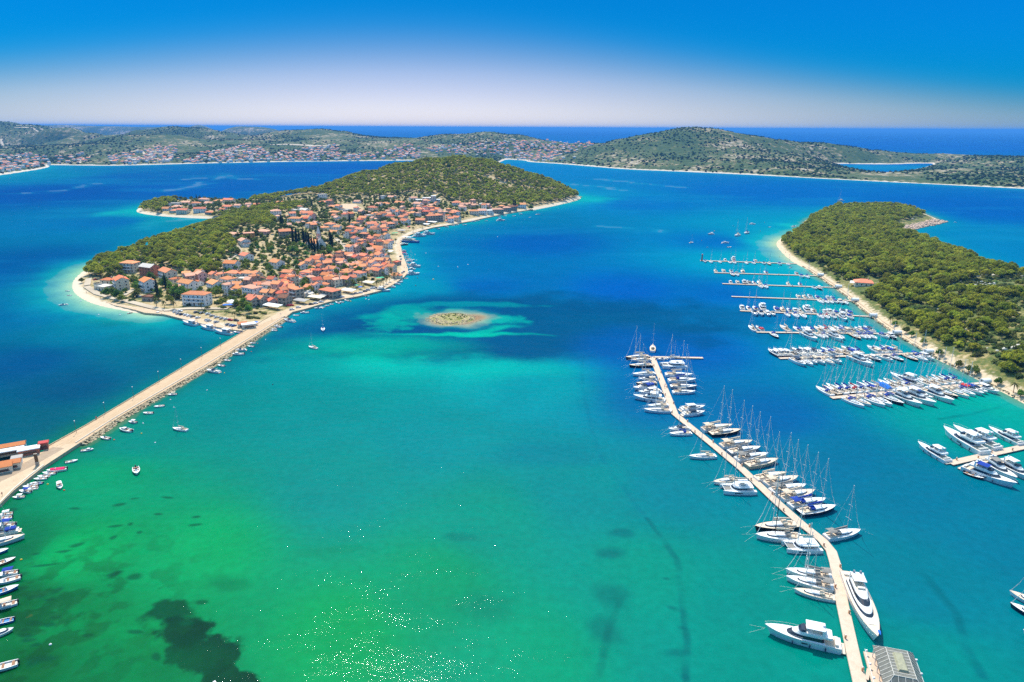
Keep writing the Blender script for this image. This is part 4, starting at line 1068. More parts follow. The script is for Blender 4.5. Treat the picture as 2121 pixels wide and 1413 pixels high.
FING = [(ZA(148, 469), ZA(735, 488)), (ZA(233, 543), ZA(862, 562)), (Z7(0, 463), Z7(1215, 505)), (Z7(80, 604), Z7(1395, 652)), (Z7(175, 760), Z7(1590, 822)), (Z7(355, 995), Z7(1850, 1012)), (Z8(135, 243), Z8(1310, 200)), (Z8(555, 563), Z8(1770, 445))]
FING[2] = (ZA(283, 610), FING[2][1])
ORD = ["zeroth", "first", "second", "third", "fourth", "fifth", "sixth", "seventh", "eighth", "ninth", "tenth", "eleventh", "twelfth", "thirteenth", "fourteenth", "fifteenth", "sixteenth", "seventeenth", "eighteenth", "nineteenth"]
TENS = {20: ("twenty", "twentieth"), 30: ("thirty", "thirtieth"), 40: ("forty", "fortieth"), 50: ("fifty", "fiftieth"), 60: ("sixty", "sixtieth"), 70: ("seventy", "seventieth"), 80: ("eighty", "eightieth"), 90: ("ninety", "ninetieth")}
def ordinal(k):
    if k < 20: return ORD[k]
    if k >= 100: return "hundredth" if k == 100 else "hundred-and-" + ordinal(k - 100)
    a, b = TENS[k // 10 * 10]
    return b if k % 10 == 0 else a + "-" + ORD[k % 10]
FINGW = []
for i, (a, b) in enumerate(FING):
    pts = line_pts(g7(*a), g7(*b), 4); FINGW.append(pts)
    pontoon(pts, 2.6 if i < 7 else 3.0, [f"{ordinal(i + 1)} finger pontoon counted from the beach, {x}" for i, x in enumerate(["red beacon on its tip", "few boats on its near side", "with large gaps between boats", "its outer half empty", "crowded with motorboats", "crowded, one dark hull near its tip", "crowded on both sides", "slanting, full of sailing boats"])][i])
YP = [g7(*Z9(612, 700)), g7(*Z9(1703, 458)), g7(2300, 885)]
pontoon(YP, 3.6, "wide pale pontoon where the large motor yachts lie")
# service pedestals and bollards along the pontoons
M_ped = mat("service_pedestal_paint", (.60, .30, .14), .5, .4)
M_white = mat("white_gloss", (.80, .79, .77), .35, .5)
ped_body = MB().box(-.22, .22, -.22, .22, 0, 1.0, .03, .03).box(-.28, .28, -.28, .28, 1.0, 1.12).mesh("body", M_ped)
ped_lamp = MB().box(-.16, .16, -.16, .16, 1.12, 1.36, .05, .05).mesh("lamp", M_white)
def pedestals(pts, step, side, pier, total):
    L = [math.dist(a, b) for a, b in zip(pts, pts[1:])]; T_ = sum(L); s = step * .5; k = 0
    A_ = offs(pts, side)
    while s < T_:
        r = s; i = 0
        while r > L[i]: r -= L[i]; i += 1
        p = A_[i].lerp(A_[i + 1], r / L[i])
        px, py, zc = to_px(p.x, p.y, 1)
        if -5 < px < 2126 and py < 1418:
            k += 1
            e = tag(link("service_pedestal", None, loc=(p.x, p.y, .72)), f"rust-orange service post, {ordinal(k)} from the seaward end of {pier}", "service post", "service posts on the pontoons")
            link("body", ped_body, e); link("lamp", ped_lamp, e)
        s += step; side = -side if total else side; A_ = offs(pts, side)
pedestals(LONG, 12, 1.3, "the long cranked pontoon", True)
for i, pts in enumerate(FINGW):
    pedestals(pts, 42, 0, f"the {ordinal(i + 1)} finger pontoon", False)
pedestals(YP, 11, .9, "the motor-yacht pontoon", True)
# white gate shelters at the pontoon roots
shel = MB(); rings = []
for x in (-2.6, 2.6):
    rings.append([(x, 1.9 * math.cos(t), 1.5 + 1.5 * math.sin(t)) for t in [i * 6.2832 / 16 for i in range(16)]])
shel_body = shel.loft(rings).mesh("body", M_white, False)
shel_base = MB().box(-2.9, 2.9, -1.4, 1.4, -.3, .25).mesh("base", M_conc)
shel_door = MB().box(2.6, 2.66, -.5, .5, .3, 2.3).mesh("door", mat("dark_glass", (.03, .045, .06), .15, .6))
for i, (a, b) in enumerate(FING):
    if i == 0: continue
    p0, p1 = g15(*a), g15(*b); d = Vector((p1[0] - p0[0], p1[1] - p0[1])).normalized()
    e = tag(link("gate_shelter", None, loc=(p1[0] + d.x * 3, p1[1] + d.y * 3, 1.0), rz=math.atan2(-d.y, -d.x)), f"white rounded gate shelter at the shore end of the {ordinal(i + 1)} finger pontoon", "shelter", "gate shelters of the marina")
    link("body", shel_body, e); link("base", shel_base, e); link("door", shel_door, e)
# red beacon
bx, by = g7(*ZA(158, 470)); M_red = mat("beacon_red", (.45, .02, .02), .5, .4)
e = tag(link("beacon", None, loc=(bx, by, .7)), "slim red beacon on the tip of the pontoon nearest the beach", "beacon")
link("tower", MB().tube((0, 0, 0), (0, 0, 6.5), .8, .55, 10).mesh("tower", M_red), e)
link("gallery", MB().tube((0, 0, 6.5), (0, 0, 6.8), 1.0, 1.0, 10).mesh("gallery", M_red), e)
link("lamp", MB().tube((0, 0, 6.8), (0, 0, 7.9), .4, .25, 8).mesh("lamp", M_white), e)
# ------------------------------------------------------------------ houses
M_wall = [mat("white_render", (.82, .78, .72), .85, .15, vary=.08, vscale=.4, objvary=.08), mat("cream_render", (.78, .67, .50), .85, .15, vary=.08, vscale=.4, objvary=.1),
          mat("grey_stone", (.42, .35, .27), .9, .1, vary=.25, vscale=1.2, objvary=.15), mat("pink_render", (.66, .42, .36), .85, .15, vary=.08, vscale=.4, objvary=.1), mat("ochre_render", (.60, .30, .08), .85, .15, vary=.1, vscale=.4), mat("bare_brick", (.48, .20, .11), .9, .1, vary=.2, vscale=1.5)]
WALL_N = ["white", "cream", "grey stone", "pink", "ochre", "bare brick"]
M_roof = [mat("orange_tiles", (.76, .275, .125), .85, .15, vary=.22, vscale=1.4, objvary=.2, hue=.012), mat("terracotta_tiles", (.66, .19, .08), .85, .15, vary=.22, vscale=1.4, objvary=.2, hue=.012),
          mat("faded_pink_tiles", (.76, .38, .24), .85, .15, vary=.2, vscale=1.4, objvary=.15), mat("pale_flat_roof", (.70, .62, .52), .9, .1, vary=.15, vscale=.6, objvary=.1), mat("brown_tiles", (.27, .12, .07), .9, .1, vary=.25, vscale=1.2, objvary=.2)]
ROOF_N = ["orange tiled", "terracotta tiled", "faded pink tiled", "pale flat", "brown tiled"]
M_glass = mat("window_glass", (.035, .045, .06), .2, .6)
M_shut = mat("window_shutter", (.10, .14, .10), .7, .2)
M_chim = mat("chimney_render", (.62, .52, .42), .9, .1, vary=.1)
M_door = mat("house_door", (.16, .09, .05), .6, .3)
HC = {}
FL = 2.9
def house_meshes(w, d, st, rf, wi, ri):
    k = (w, d, st, rf, wi, ri)
    if k in HC: return HC[k]
    h = st * FL + .3; x, y = w / 2, d / 2
    mb = MB(); pitch = .40
    rh = y * pitch * (1.15)
    if rf == 'gable':
        v = [(-x, -y, -3), (x, -y, -3), (x, y, -3), (-x, y, -3), (-x, -y, h), (x, -y, h), (x, y, h), (-x, y, h), (-x, 0, h + rh), (x, 0, h + rh)]
        f = [(0, 1, 5, 4), (2, 3, 7, 6), (1, 2, 6, 9, 5), (3, 0, 4, 8, 7)]
        mb.add(v, f)
    else:
        mb.box(-x, x, -y, y, -3, h)
    wall = mb.mesh("wall", M_wall[wi])
    mb = MB(); o = .38
    if rf == 'gable':
        for s in (-1, 1):
            e = (y + o); ze = h - o * pitch * 1.15
            a = [(-x - .25, s * e, ze + .04), (x + .25, s * e, ze + .04), (x + .25, 0, h + rh + .06), (-x - .25, 0, h + rh + .06)]
            b_ = [(p[0], p[1], p[2] + .22) for p in a]
            v = a + b_; q = [(0, 1, 2, 3), (7, 6, 5, 4), (0, 4, 5, 1), (1, 5, 6, 2), (2, 6, 7, 3), (3, 7, 4, 0)]
            mb.add(v, q if s > 0 else [tuple(reversed(t)) for t in q])
    elif rf == 'hip':
        r = min(x, y); zt = h + r * .45; e = o
        v = [(-x - e, -y - e, h - .02), (x + e, -y - e, h - .02), (x + e, y + e, h - .02), (-x - e, y + e, h - .02), (-x - e, -y - e, h + .2), (x + e, -y - e, h + .2), (x + e, y + e, h + .2), (-x - e, y + e, h + .2), (-(x - r) - .05, 0, zt), ((x - r) + .05, 0, zt)]
        if y > x:
            v[8] = (0, -(y - r) - .05, zt); v[9] = (0, (y - r) + .05, zt)
            f = [(4, 5, 8), (5, 6, 9, 8), (6, 7, 9), (7, 4, 8, 9)]
        else:
            f = [(4, 5, 9, 8), (5, 6, 9), (6, 7, 8, 9), (7, 4, 8)]
        mb.add(v, f + [(3, 2, 1, 0), (0, 1, 5, 4), (1, 2, 6, 5), (2, 3, 7, 6), (3, 0, 4, 7)])
    else:
        mb.box(-x - .2, x + .2, -y - .2, y + .2, h + .003, h + .25)
        mb.box(-x - .2, x + .2, -y - .2, -y + .05, h + .25, h + .75); mb.box(-x - .2, x + .2, y - .05, y + .2, h + .25, h + .75)
        mb.box(-x - .2, -x + .05, -y + .05, y - .05, h + .25, h + .75); mb.box(x - .05, x + .2, -y + .05, y - .05, h + .25, h + .75)
    roof = mb.mesh("roof", M_roof[ri])
    zc = h + (rh * .5 if rf == 'gable' else y * .25 if rf == 'hip' else .2)
    ch = MB().box(x * .45, x * .45 + .7, y * .35, y * .35 + .7, zc - .4, zc + 1.5).box(x * .45 - .1, x * .45 + .8, y * .35 - .1, y * .35 + .8, zc + 1.5, zc + 1.68).mesh("chimney", M_chim)
    HC[k] = (wall, roof, ch, h); return HC[k]
WIN = MB().box(-.5, .5, -.06, .05, -.65, .65).mesh("window", M_glass)
SHUT = [MB().box(-.98, -.53, -.09, -.004, -.68, .68).mesh("shutter", M_shut), MB().box(.53, .98, -.09, -.004, -.68, .68).mesh("shutter", M_shut)]
DOOR = MB().box(-.55, .55, -.07, .05, 0, 2.15).mesh("door", M_door)
BALC = {}
def balcony_mesh(w):
    if w not in BALC:
        BALC[w] = MB().box(-w / 2, w / 2, -1.5, 0.02, -.12, .06).box(-w / 2, w / 2, -1.5, -1.42, .06, .95).box(-w / 2, -w / 2 + .08, -1.42, -.02, .06, .95).box(w / 2 - .08, w / 2, -1.42, -.02, .06, .95).mesh("balcony", M_white)
    return BALC[w]
HOUSES = []
def house(x, y, z, rz, w, d, st, rf, wi, ri, extras=True, shutters=False, balcony=False, kind="house"):
    wall, roof, ch, h = house_meshes(w, d, st, rf, wi, ri)
    t = link(kind, None, loc=(x, y, z), rz=rz)
    link("wall", wall, t); r = link("roof", roof, t)
    if extras and rf != 'flat': link("chimney", ch, r)
    if extras and (len(HOUSES) * 7) % 10 < 5:
        key = ('annex', round(d), wi, ri, len(HOUSES) % 3)
        if key not in HC:
            aw, ad, ah = (3.2, d * .6, 2.7) if key[4] == 0 else (2.6, d * .8, 3.4) if key[4] == 1 else (4.2, d * .5, 5.2)
            HC[key] = (MB().box(0.01, aw, -ad / 2, ad / 2, -3, ah).mesh("annex", M_wall[wi]), MB().loft([[(0.02, y_, ah + 1.0), (aw + .3, y_, ah + .02), (aw + .3, y_, ah + .2), (0.02, y_, ah + 1.2)] for y_ in (-ad / 2 - .25, ad / 2 + .25)]).mesh("annex_roof", M_roof[ri]))
        sd = 1 if len(HOUSES) % 2 else -1
        q = link("annex", HC[key][0], t, loc=(sd * w / 2, 0, 0), rz=0 if sd > 0 else math.pi); link("annex_roof", HC[key][1], q)
    if extras:
        vx, vy = -x, -y
        for nx_, ny_, half, ln in ((0, -1, d / 2, w), (1, 0, w / 2, d), (0, 1, d / 2, w), (-1, 0, w / 2, d)):
            wx = nx_ * math.cos(rz) - ny_ * math.sin(rz); wy = nx_ * math.sin(rz) + ny_ * math.cos(rz)
            if wx * vx + wy * vy < .1 * math.hypot(vx, vy): continue
            n_ = max(1, int(ln / 3.4)); a = math.atan2(ny_, nx_) + math.pi / 2
            for fl in range(st):
                for k in range(n_):
                    s = (k + .5) / n_ * ln - ln / 2
                    if fl == 0 and k == n_ // 2 and ny_ == -1:
                        q = link("door", DOOR, t)
                        q.location = (nx_ * half - ny_ * s, ny_ * half + nx_ * s, .02)
                    else:
                        q = link("window", WIN, t)
                        q.location = (nx_ * half - ny_ * s, ny_ * half + nx_ * s, fl * FL + 1.65)
                        if shutters:
                            for sm_ in SHUT: link("shutter", sm_, q)
                    q.rotation_euler = (0, 0, a)
            if balcony and ny_ == -1 and st > 1:
                for fl in range(1, st):
                    q = link("balcony", balcony_mesh(round(w * .7)), t); q.location = (0, -half, fl * FL + .15)
    t['_d'] = 0
    HOUSES.append((t, st, wi, ri, rf, w, d, balcony)); return t
def house_px(px, py, wpx, st, wi, ri, rf=None, rz=None, dep=None, **kw):
    """a house whose front foot stands at a photo pixel and whose face is wpx wide there"""
    x, y, z = P(px, py); zc = to_px(x, y, z)[2]
    w = max(5.5, min(20, round(wpx * zc / F_PX * .9)))
    rf = rf or random.choice(['gable', 'gable', 'hip'])
    d = dep or (8 if w < 12 else 10)
    if rz is None: rz = random.uniform(-.5, .35)
    k = math.hypot(x, y); x += x / k * d * .45; y += y / k * d * .45
    for hx, hy, hr in HPOS:
        if math.hypot(hx - x, hy - y) < (hr + max(w, d) * .5) * (.62 if len(HPOS) < 170 else .54): return None
    HPOS.append((x, y, max(w, d) * .5))
    z = max(z, float(height(x, y)) - 1.2)
    return house(x, y, max(z, 1.5), rz, w, d, st, rf, wi, ri, **kw)
HPOS = []
W_, C_, S_, K_, O_ = range(5); OR, TE, PK, FT, BR = range(5)
z1 = 4.157
for (x, y, w, st, wi, ri, rf, rz) in [(715, 850, 150, 3, C_, OR, 'hip', -.2), (880, 885, 160, 3, 5, FT, 'gable', -.45), (1040, 925, 190, 3, C_, OR, 'gable', -.75), (520, 945, 110, 1, C_, TE, 'hip', -.2), (640, 1000, 150, 3, C_, TE, 'gable', -.9), (870, 1015, 160, 3, W_, TE, 'gable', -.8),
                                  (1210, 1000, 170, 2, W_, OR, 'gable', -.5), (1445, 1005, 140, 2, W_, OR, 'gable', -.75), (1560, 965, 130, 2, W_, OR, 'hip', -.6), (1600, 885, 130, 1, W_, OR, 'hip', -.3), (1715, 885, 120, 1, W_, OR, 'hip', -.3),
                                  (1585, 825, 130, 2, W_, TE, 'gable', -.2), (1710, 755, 115, 2, W_, OR, 'gable', -.7), (1690, 625, 110, 2, W_, PK, 'gable', -.9), (1600, 545, 100, 1, W_, PK, 'hip', -.2), (1730, 560, 100, 2, O_, PK, 'flat', .5), (1855, 520, 110, 1, K_, PK, 'hip', -.2),
                                  (1290, 1135, 250, 3, W_, OR, 'hip', -.15), (1765, 1075, 155, 3, W_, PK, 'hip', -.55), (1620, 1045, 130, 2, C_, TE, 'hip', -.3), (490, 1005, 130, 1, C_, FT, 'flat', -.4), (880, 1095, 100, 1, S_, BR, 'flat', -.2),
                                  (1690, 935, 120, 1, S_, FT, 'flat', -.1), (1800, 950, 80, 1, S_, BR, 'gable', -.2), (1830, 1140, 90, 2, S_, OR, 'gable', -.4), (1760, 1130, 70, 2, S_, OR, 'gable', -.4)]:
    px, py = Z1(x, y); house_px(px, py, w / z1, st, wi, ri, rf, rz, balcony=(st >= 2 and wi in (W_, C_) and w > 130))
# lobe of houses to the north-west
for (x, y, w, st, wi, ri, rf) in [(1100, 285, 85, 2, W_, FT, 'flat'), (1190, 262, 110, 1, W_, PK, 'hip'), (1110, 300, 90, 1, W_, PK, 'hip'), (1020, 318, 80, 1, W_, OR, 'gable'), (1100, 335, 80, 1, C_, OR, 'hip'), (1165, 345, 110, 2, C_, OR, 'gable'), (1275, 285, 85, 2, W_, OR, 'hip'), (1310, 335, 110, 2, W_, OR, 'gable'),
                                  (1345, 250, 100, 2, W_, PK, 'hip'), (1390, 270, 90, 1, W_, PK, 'gable'), (1480, 250, 110, 1, W_, OR, 'hip'), (1560, 255, 110, 2, C_, OR, 'gable'), (1550, 300, 100, 1, W_, OR, 'gable'), (1635, 305, 60, 2, W_, PK, 'gable'), (1505, 325, 60, 1, C_, OR, 'gable'), (1400, 350, 90, 1, S_, OR, 'hip'), (1730, 295, 60, 2, W_, PK, 'gable'), (1710, 325, 70, 1, C_, OR, 'hip'), (1800, 285, 70, 1, W_, OR, 'gable'), (1850, 300, 60, 1, W_, OR, 'hip')]:
    px, py = Z1(x, y); house_px(px, py, w / z1, st, wi, ri, rf, random.uniform(-.4, .2))
Z2L = [(700, 222, 78, 3, W_, FT, 'flat'), (70, 318, 55, 2, W_, PK, 'gable'), (300, 375, 90, 3, W_, PK, 'hip'), (235, 285, 80, 1, W_, OR, 'gable'), (300, 278, 70, 1, W_, OR, 'gable'), (375, 268, 80, 1, W_, OR, 'gable'), (555, 260, 80, 1, C_, OR, 'gable'), (710, 260, 90, 1, W_, OR, 'hip'),
       (465, 330, 70, 1, W_, FT, 'flat'), (545, 330, 90, 1, W_, FT, 'gable'), (570, 375, 95, 2, W_, OR, 'gable'), (460, 425, 120, 2, W_, OR, 'hip'), (560, 415, 80, 2, W_, OR, 'gable'), (500, 450, 60, 1, W_, PK, 'gable'), (600, 470, 75, 2, W_, OR, 'hip'), (400, 462, 70, 1, W_, PK, 'gable'),
       (790, 300, 85, 1, C_, OR, 'hip'), (840, 310, 60, 2, W_, OR, 'gable'), (800, 350, 85, 1, C_, OR, 'hip'), (910, 345, 60, 2, W_, FT, 'flat'), (1000, 255, 60, 1, W_, PK, 'gable'), (1130, 325, 90, 2, C_, OR, 'hip'), (1075, 350, 80, 1, O_, PK, 'hip'), (1100, 395, 70, 2, W_, FT, 'flat'), (1050, 400, 80, 1, W_, OR, 'gable'),
       (765, 475, 90, 2, W_, OR, 'hip'), (830, 500, 70, 2, W_, OR, 'gable'), (710, 485, 70, 1, C_, OR, 'hip'), (800, 525, 85, 1, C_, OR, 'gable'), (1215, 375, 60, 2, W_, TE, 'gable'), (1280, 400, 80, 2, C_, TE, 'hip'), (1400, 350, 70, 1, C_, OR, 'gable'), (1460, 360, 80, 1, W_, OR, 'hip'), (1360, 265, 80, 1, C_, OR, 'gable'), (1240, 275, 80, 1, C_, OR, 'hip'), (1190, 280, 70, 1, W_, PK, 'gable'), (1220, 222, 60, 2, W_, FT, 'flat'), (1290, 215, 60, 1, C_, PK, 'gable'),
       (1480, 240, 70, 2, W_, PK, 'gable'), (1520, 290, 80, 2, W_, PK, 'gable'), (1690, 340, 80, 2, W_, TE, 'gable'), (1840, 360, 85, 2, W_, OR, 'hip'), (1855, 275, 70, 2, W_, OR, 'hip'), (1900, 310, 50, 2, W_, PK, 'gable'), (1640, 290, 70, 1, C_, PK, 'gable'), (1590, 360, 80, 2, S_, TE, 'hip'), (1530, 335, 60, 2, C_, OR, 'gable'),
       (1545, 435, 90, 2, S_, OR, 'gable'), (1640, 415, 100, 3, S_, OR, 'hip'), (1700, 410, 70, 3, S_, OR, 'hip'), (1800, 420, 60, 2, W_, OR, 'gable'), (1855, 410, 70, 2, C_, OR, 'gable'), (1410, 440, 85, 2, W_, OR, 'gable'), (1390, 410, 80, 2, C_, OR, 'gable'),
       (1120, 470, 100, 2, W_, OR, 'gable'), (980, 465, 80, 2, C_, OR, 'hip'), (950, 500, 80, 2, C_, OR, 'hip'), (1270, 470, 100, 2, S_, OR, 'hip'), (1150, 520, 100, 2, C_, BR, 'hip'), (1220, 520, 60, 3, C_, OR, 'gable'), (1030, 520, 90, 2, W_, OR, 'gable'), (975, 545, 70, 2, C_, OR, 'gable'), (960, 580, 40, 3, S_, TE, 'flat'), (1060, 560, 80, 2, S_, OR, 'hip'), (1180, 580, 80, 2, C_, TE, 'gable'), (1125, 600, 80, 2, K_, OR, 'gable'), (1265, 645, 60, 2, W_, OR, 'gable'), (1185, 625, 90, 2, C_, OR, 'hip'), (1180, 690, 110, 2, S_, TE, 'gable'), (1275, 600, 60, 1, W_, OR, 'hip'), (1110, 640, 80, 1, S_, TE, 'gable'), (1050, 600, 70, 1, S_, BR, 'hip'),
       (940, 700, 70, 3, W_, OR, 'gable'), (375, 540, 110, 2, S_, OR, 'gable'), (195, 515, 115, 1, K_, OR, 'hip'), (60, 555, 100, 2, O_, PK, 'flat'), (765, 735, 85, 1, C_, OR, 'hip'), (650, 785, 110, 2, W_, TE, 'gable'), (550, 800, 90, 1, S_, OR, 'hip'), (570, 905, 115, 2, W_, OR, 'hip'), (310, 815, 120, 2, W_, OR, 'gable'), (935, 745, 90, 2, S_, OR, 'gable'), (860, 800, 90, 2, W_, OR, 'gable'), (740, 820, 85, 2, K_, OR, 'gable'), (690, 850, 70, 2, S_, TE, 'gable'), (790, 870, 110, 2, W_, OR, 'gable'),
       (1065, 755, 90, 2, K_, OR, 'gable'), (1030, 800, 80, 1, C_, OR, 'gable'), (1110, 810, 70, 1, C_, OR, 'gable'), (1195, 820, 90, 3, K_, OR, 'gable'), (1290, 850, 90, 2, C_, OR, 'gable'), (1340, 790, 50, 1, S_, TE, 'flat'), (1225, 870, 80, 2, C_, OR, 'gable'), (1150, 880, 60, 2, C_, OR, 'gable'), (1020, 910, 110, 2, W_, OR, 'hip'), (920, 890, 90, 2, K_, OR, 'hip'), (880, 950, 100, 1, C_, OR, 'hip'), (960, 950, 60, 2, W_, OR, 'gable'), (770, 945, 100, 2, K_, OR, 'hip'), (650, 970, 80, 1, W_, BR, 'gable'), (720, 985, 90, 1, C_, OR, 'hip'), (600, 1010, 110, 1, C_, OR, 'gable'),
       (770, 1070, 180, 2, S_, OR, 'hip'), (480, 1085, 110, 3, S_, OR, 'hip'), (240, 1015, 130, 2, W_, PK, 'hip'), (100, 1075, 150, 3, W_, PK, 'hip'), (375, 985, 100, 2, S_, TE, 'hip'), (375, 1040, 90, 2, K_, OR, 'gable'), (380, 1130, 100, 2, S_, BR, 'gable'), (410, 905, 100, 2, S_, OR, 'gable'), (570, 1060, 70, 1, W_, FT, 'gable'), (280, 1085, 90, 2, S_, OR, 'gable'), (175, 1145, 80, 2, S_, OR, 'gable'), (110, 1150, 70, 2, S_, OR, 'gable'), (270, 1130, 60, 1, K_, TE, 'gable'),
       (60, 880, 120, 1, W_, OR, 'hip'), (140, 955, 80, 1, S_, BR, 'gable'), (40, 950, 120, 1, S_, FT, 'flat'), (470, 945, 110, 1, W_, FT, 'flat'), (660, 900, 90, 1, S_, FT, 'flat'), (1330, 905, 60, 1, C_, OR, 'gable')]
for (x, y, w, st, wi, ri, rf) in Z2L:
    px, py = Z2(x, y)
    house_px(px, py, w / z1, st, wi, ri, rf, random.choice([-.75, -.55, -.35, -.2, .5]) + random.uniform(-.12, .12), shutters=(wi == S_), balcony=(random.random() < .12 and st > 1))
for (x, y, w, st, wi, ri, rf) in [(1000, 545, 75, 2, W_, OR, 'gable'), (590, 605, 90, 2, C_, OR, 'hip'), (655, 600, 80, 2, W_, PK, 'gable'), (720, 600, 50, 2, W_, FT, 'gable'), (790, 590, 130, 2, S_, PK, 'hip'), (870, 575, 80, 2, S_, PK, 'hip'), (920, 565, 80, 2, S_, BR, 'gable'), (545, 530, 80, 1, W_, PK, 'gable'), (490, 570, 60, 2, W_, PK, 'gable'), (420, 605, 90, 2, W_, OR, 'hip'), (440, 530, 80, 2, W_, OR, 'hip'), (690, 535, 70, 1, W_, FT, 'flat'), (1340, 440, 40, 1, C_, OR, 'gable'), (230, 200, 40, 1, W_, OR, 'gable')]:
    px, py = Z3(x, y); house_px(px, py, w / z1, st, wi, ri, rf, random.uniform(.05, .35))
# the dense old town between the church and the quay
OLD = [(900, 480), (1240, 330), (1500, 300), (1880, 380), (1700, 430), (1240, 500), (1290, 560), (1290, 640), (1240, 740), (1330, 830), (1250, 880), (1000, 960), (700, 1000), (560, 1060), (330, 1100), (180, 1060), (60, 960), (330, 930), (500, 900), (560, 800), (680, 730), (800, 720), (960, 740), (1000, 640), (930, 560)]
OLD = [Z2(*q) for q in OLD]
UPP = [Z2(*q) for q in [(200, 260), (420, 240), (700, 250), (1000, 240), (1400, 240), (1800, 260), (1900, 360), (1500, 340), (1200, 400), (900, 460), (700, 500), (600, 480), (400, 440), (250, 380)]]
EAST = [Z3(*q) for q in [(20, 470), (280, 480), (480, 480), (700, 530), (900, 540), (900, 565), (600, 600), (450, 620), (200, 640), (30, 640)]]
g_ = random.Random(5)
for poly, tries, rad, lim in (([Z1(x, y) for x, y in [(1300, 830), (1900, 830), (1900, 1120), (1500, 1040), (1120, 1050), (1000, 1010)]], 300, 1.0, 14), (OLD, 2200, 1.0, 120), (UPP, 260, 1.9, 26), (EAST, 160, 1.4, 14)):
    xs = [q[0] for q in poly]; ys = [q[1] for q in poly]; n0 = len(HOUSES)
    for _ in range(tries):
        if len(HOUSES) - n0 >= lim: break
        px, py = g_.uniform(min(xs), max(xs)), g_.uniform(min(ys), max(ys))
        if not inside(np.array(px), np.array(py), poly): continue
        st = g_.choice([1, 2, 2, 2, 3]); wi = g_.choice([W_, W_, C_, C_, S_, S_, K_]); ri = g_.choice([OR, OR, OR, TE, TE, PK, BR] if poly is OLD else [OR, OR, PK, PK, TE])
        x, y, z = P(px, py)
        if y < 100 or sdist(np.array(x), np.array(y), L_isl.poly) < 17: continue
        zc = to_px(x, y, z)[2]
        house_px(px, py, g_.choice([7, 8, 9, 10] if poly is not OLD else [6.5, 7, 8, 9]) * F_PX / zc, st, wi, ri, g_.choice(['gable', 'gable', 'hip']), g_.choice([-.75, -.5, -.3, .55]) + g_.uniform(-.15, .15))
print("houses", len(HOUSES))
# garden trees fill the gaps between houses
g2 = np.random.default_rng(8)
X, Y = scatter(L_isl.poly, 10.5, .5, 44); Z = L_isl.h(X, Y); pxx, pyy, zc = px_arr(X, Y, Z); d = sdist(X, Y, L_isl.poly)
ok = (d > 24) & (Y < 1300) & ~inside(pxx, pyy, NW_PX) & ~inside(pxx, pyy, HILL_PX) & ~inside(pxx, pyy, [Z2(x, y) for x, y in [(840, 255), (1060, 255), (1060, 335), (840, 335)]])
hx = np.array([h[0] for h in HPOS]); hy = np.array([h[1] for h in HPOS]); hr = np.array([h[2] for h in HPOS])
gi = []
for i in np.nonzero(ok)[0]:
    dd = np.hypot(hx - X[i], hy - Y[i]) - hr
    if dd.min() < 1.6: continue
    if Y[i] < 640 and X[i] > -330 and dd.min() > 25: continue
    if g2.random() < (.9 if inside(np.array(pxx[i]), np.array(pyy[i]), GARDEN_PX) else .85): gi.append(i)
gi.sort(key=lambda i: zc[i])
for i in gi[:275]:
    TREES.append(place_tree("garden_tree", BRO[i % 4], TR_BRO, X[i], Y[i], Z[i] - .1, g2.uniform(.65, 1.3), g2.uniform(0, 6), "garden trees between the island's houses"))
gi = np.array(gi[275:])
GB = [crown([(0, 0, 3.4, 2.4, 1.9), (1.4, .4, 2.8, 1.7, 1.3), (-1.2, .8, 2.9, 1.6, 1.2)], 20, .7, 130 + i, .3) for i in range(3)]
V, F, Tn = merge_copies(GB, X[gi], Y[gi], Z[gi] - .1, g2.uniform(.65, 1.3, len(gi)), g2.uniform(0, 6, len(gi)), g2.integers(0, 3, len(gi)), g2.random(len(gi)))
tag(link("village_greenery", mesh_np("village_greenery", V, F, [leaf_mat("greenery_leaves", (.13, .17, .03), True)], attrs={'tint': ('FLOAT', Tn)})), "green trees and bushes between the far houses of the island village", "greenery", kind='stuff')
for px, py, s in [(*Z1(510, 1065), 1.5), (*Z1(600, 1085), 1.6), (*Z1(560, 1050), 1.3), (*Z1(635, 1105), 1.2), (*Z1(1100, 1060), 1.9), (*Z1(1160, 1075), 1.9), (*Z1(1060, 1010), 1.3), (*Z1(1440, 1060), 1.4), (*Z1(290, 940), .9), (*Z1(1730, 1200), 1.2), (*Z2(1010, 660), 1.4), (*Z2(1050, 690), 1.4), (*Z2(1090, 650), 1.3), (*Z2(1160, 730), 1.4), (*Z2(1200, 735), 1.2), (*Z2(760, 670), 1.2), (*Z2(810, 680), 1.1), (*Z2(460, 700), 1.9), (*Z3(1080, 562), 1.7), (*Z2(1490, 420), 1.2)]:
    x, y, z = P(px, py); TREES.append(place_tree("garden_tree", BRO[len(TREES) % 4], TR_BRO, x, y, z - .1, s, random.random() * 6, "garden trees between the island's houses"))
print("trees", len(TREES))

# far town across the bay: the nearest houses stand alone, the rest is one mass
FAR_PX = [([(0, 322), (60, 318), (100, 326), (104, 340), (60, 350), (0, 358)], 85, 13), ([(108, 325), (160, 318), (190, 322), (180, 336), (115, 340)], 22, 15), ([(225, 325), (290, 314), (345, 300), (365, 303), (370, 330), (330, 339), (230, 340)], 110, 13), ([(380, 335), (420, 318), (500, 302), (540, 305), (560, 320), (600, 312), (700, 300), (700, 322), (780, 318), (840, 298), (870, 305), (870, 330), (600, 333), (400, 338)], 360, 13),
          ([(880, 305), (1000, 296), (1080, 288), (1100, 300), (1050, 322), (960, 322), (900, 318)], 110, 13), ([(1080, 293), (1150, 292), (1230, 296), (1235, 302), (1180, 318), (1110, 335), (1045, 327), (1050, 310)], 150, 13), ([(1110, 320), (1190, 325), (1190, 339), (1110, 334)], 14, 15)]
far_list = []
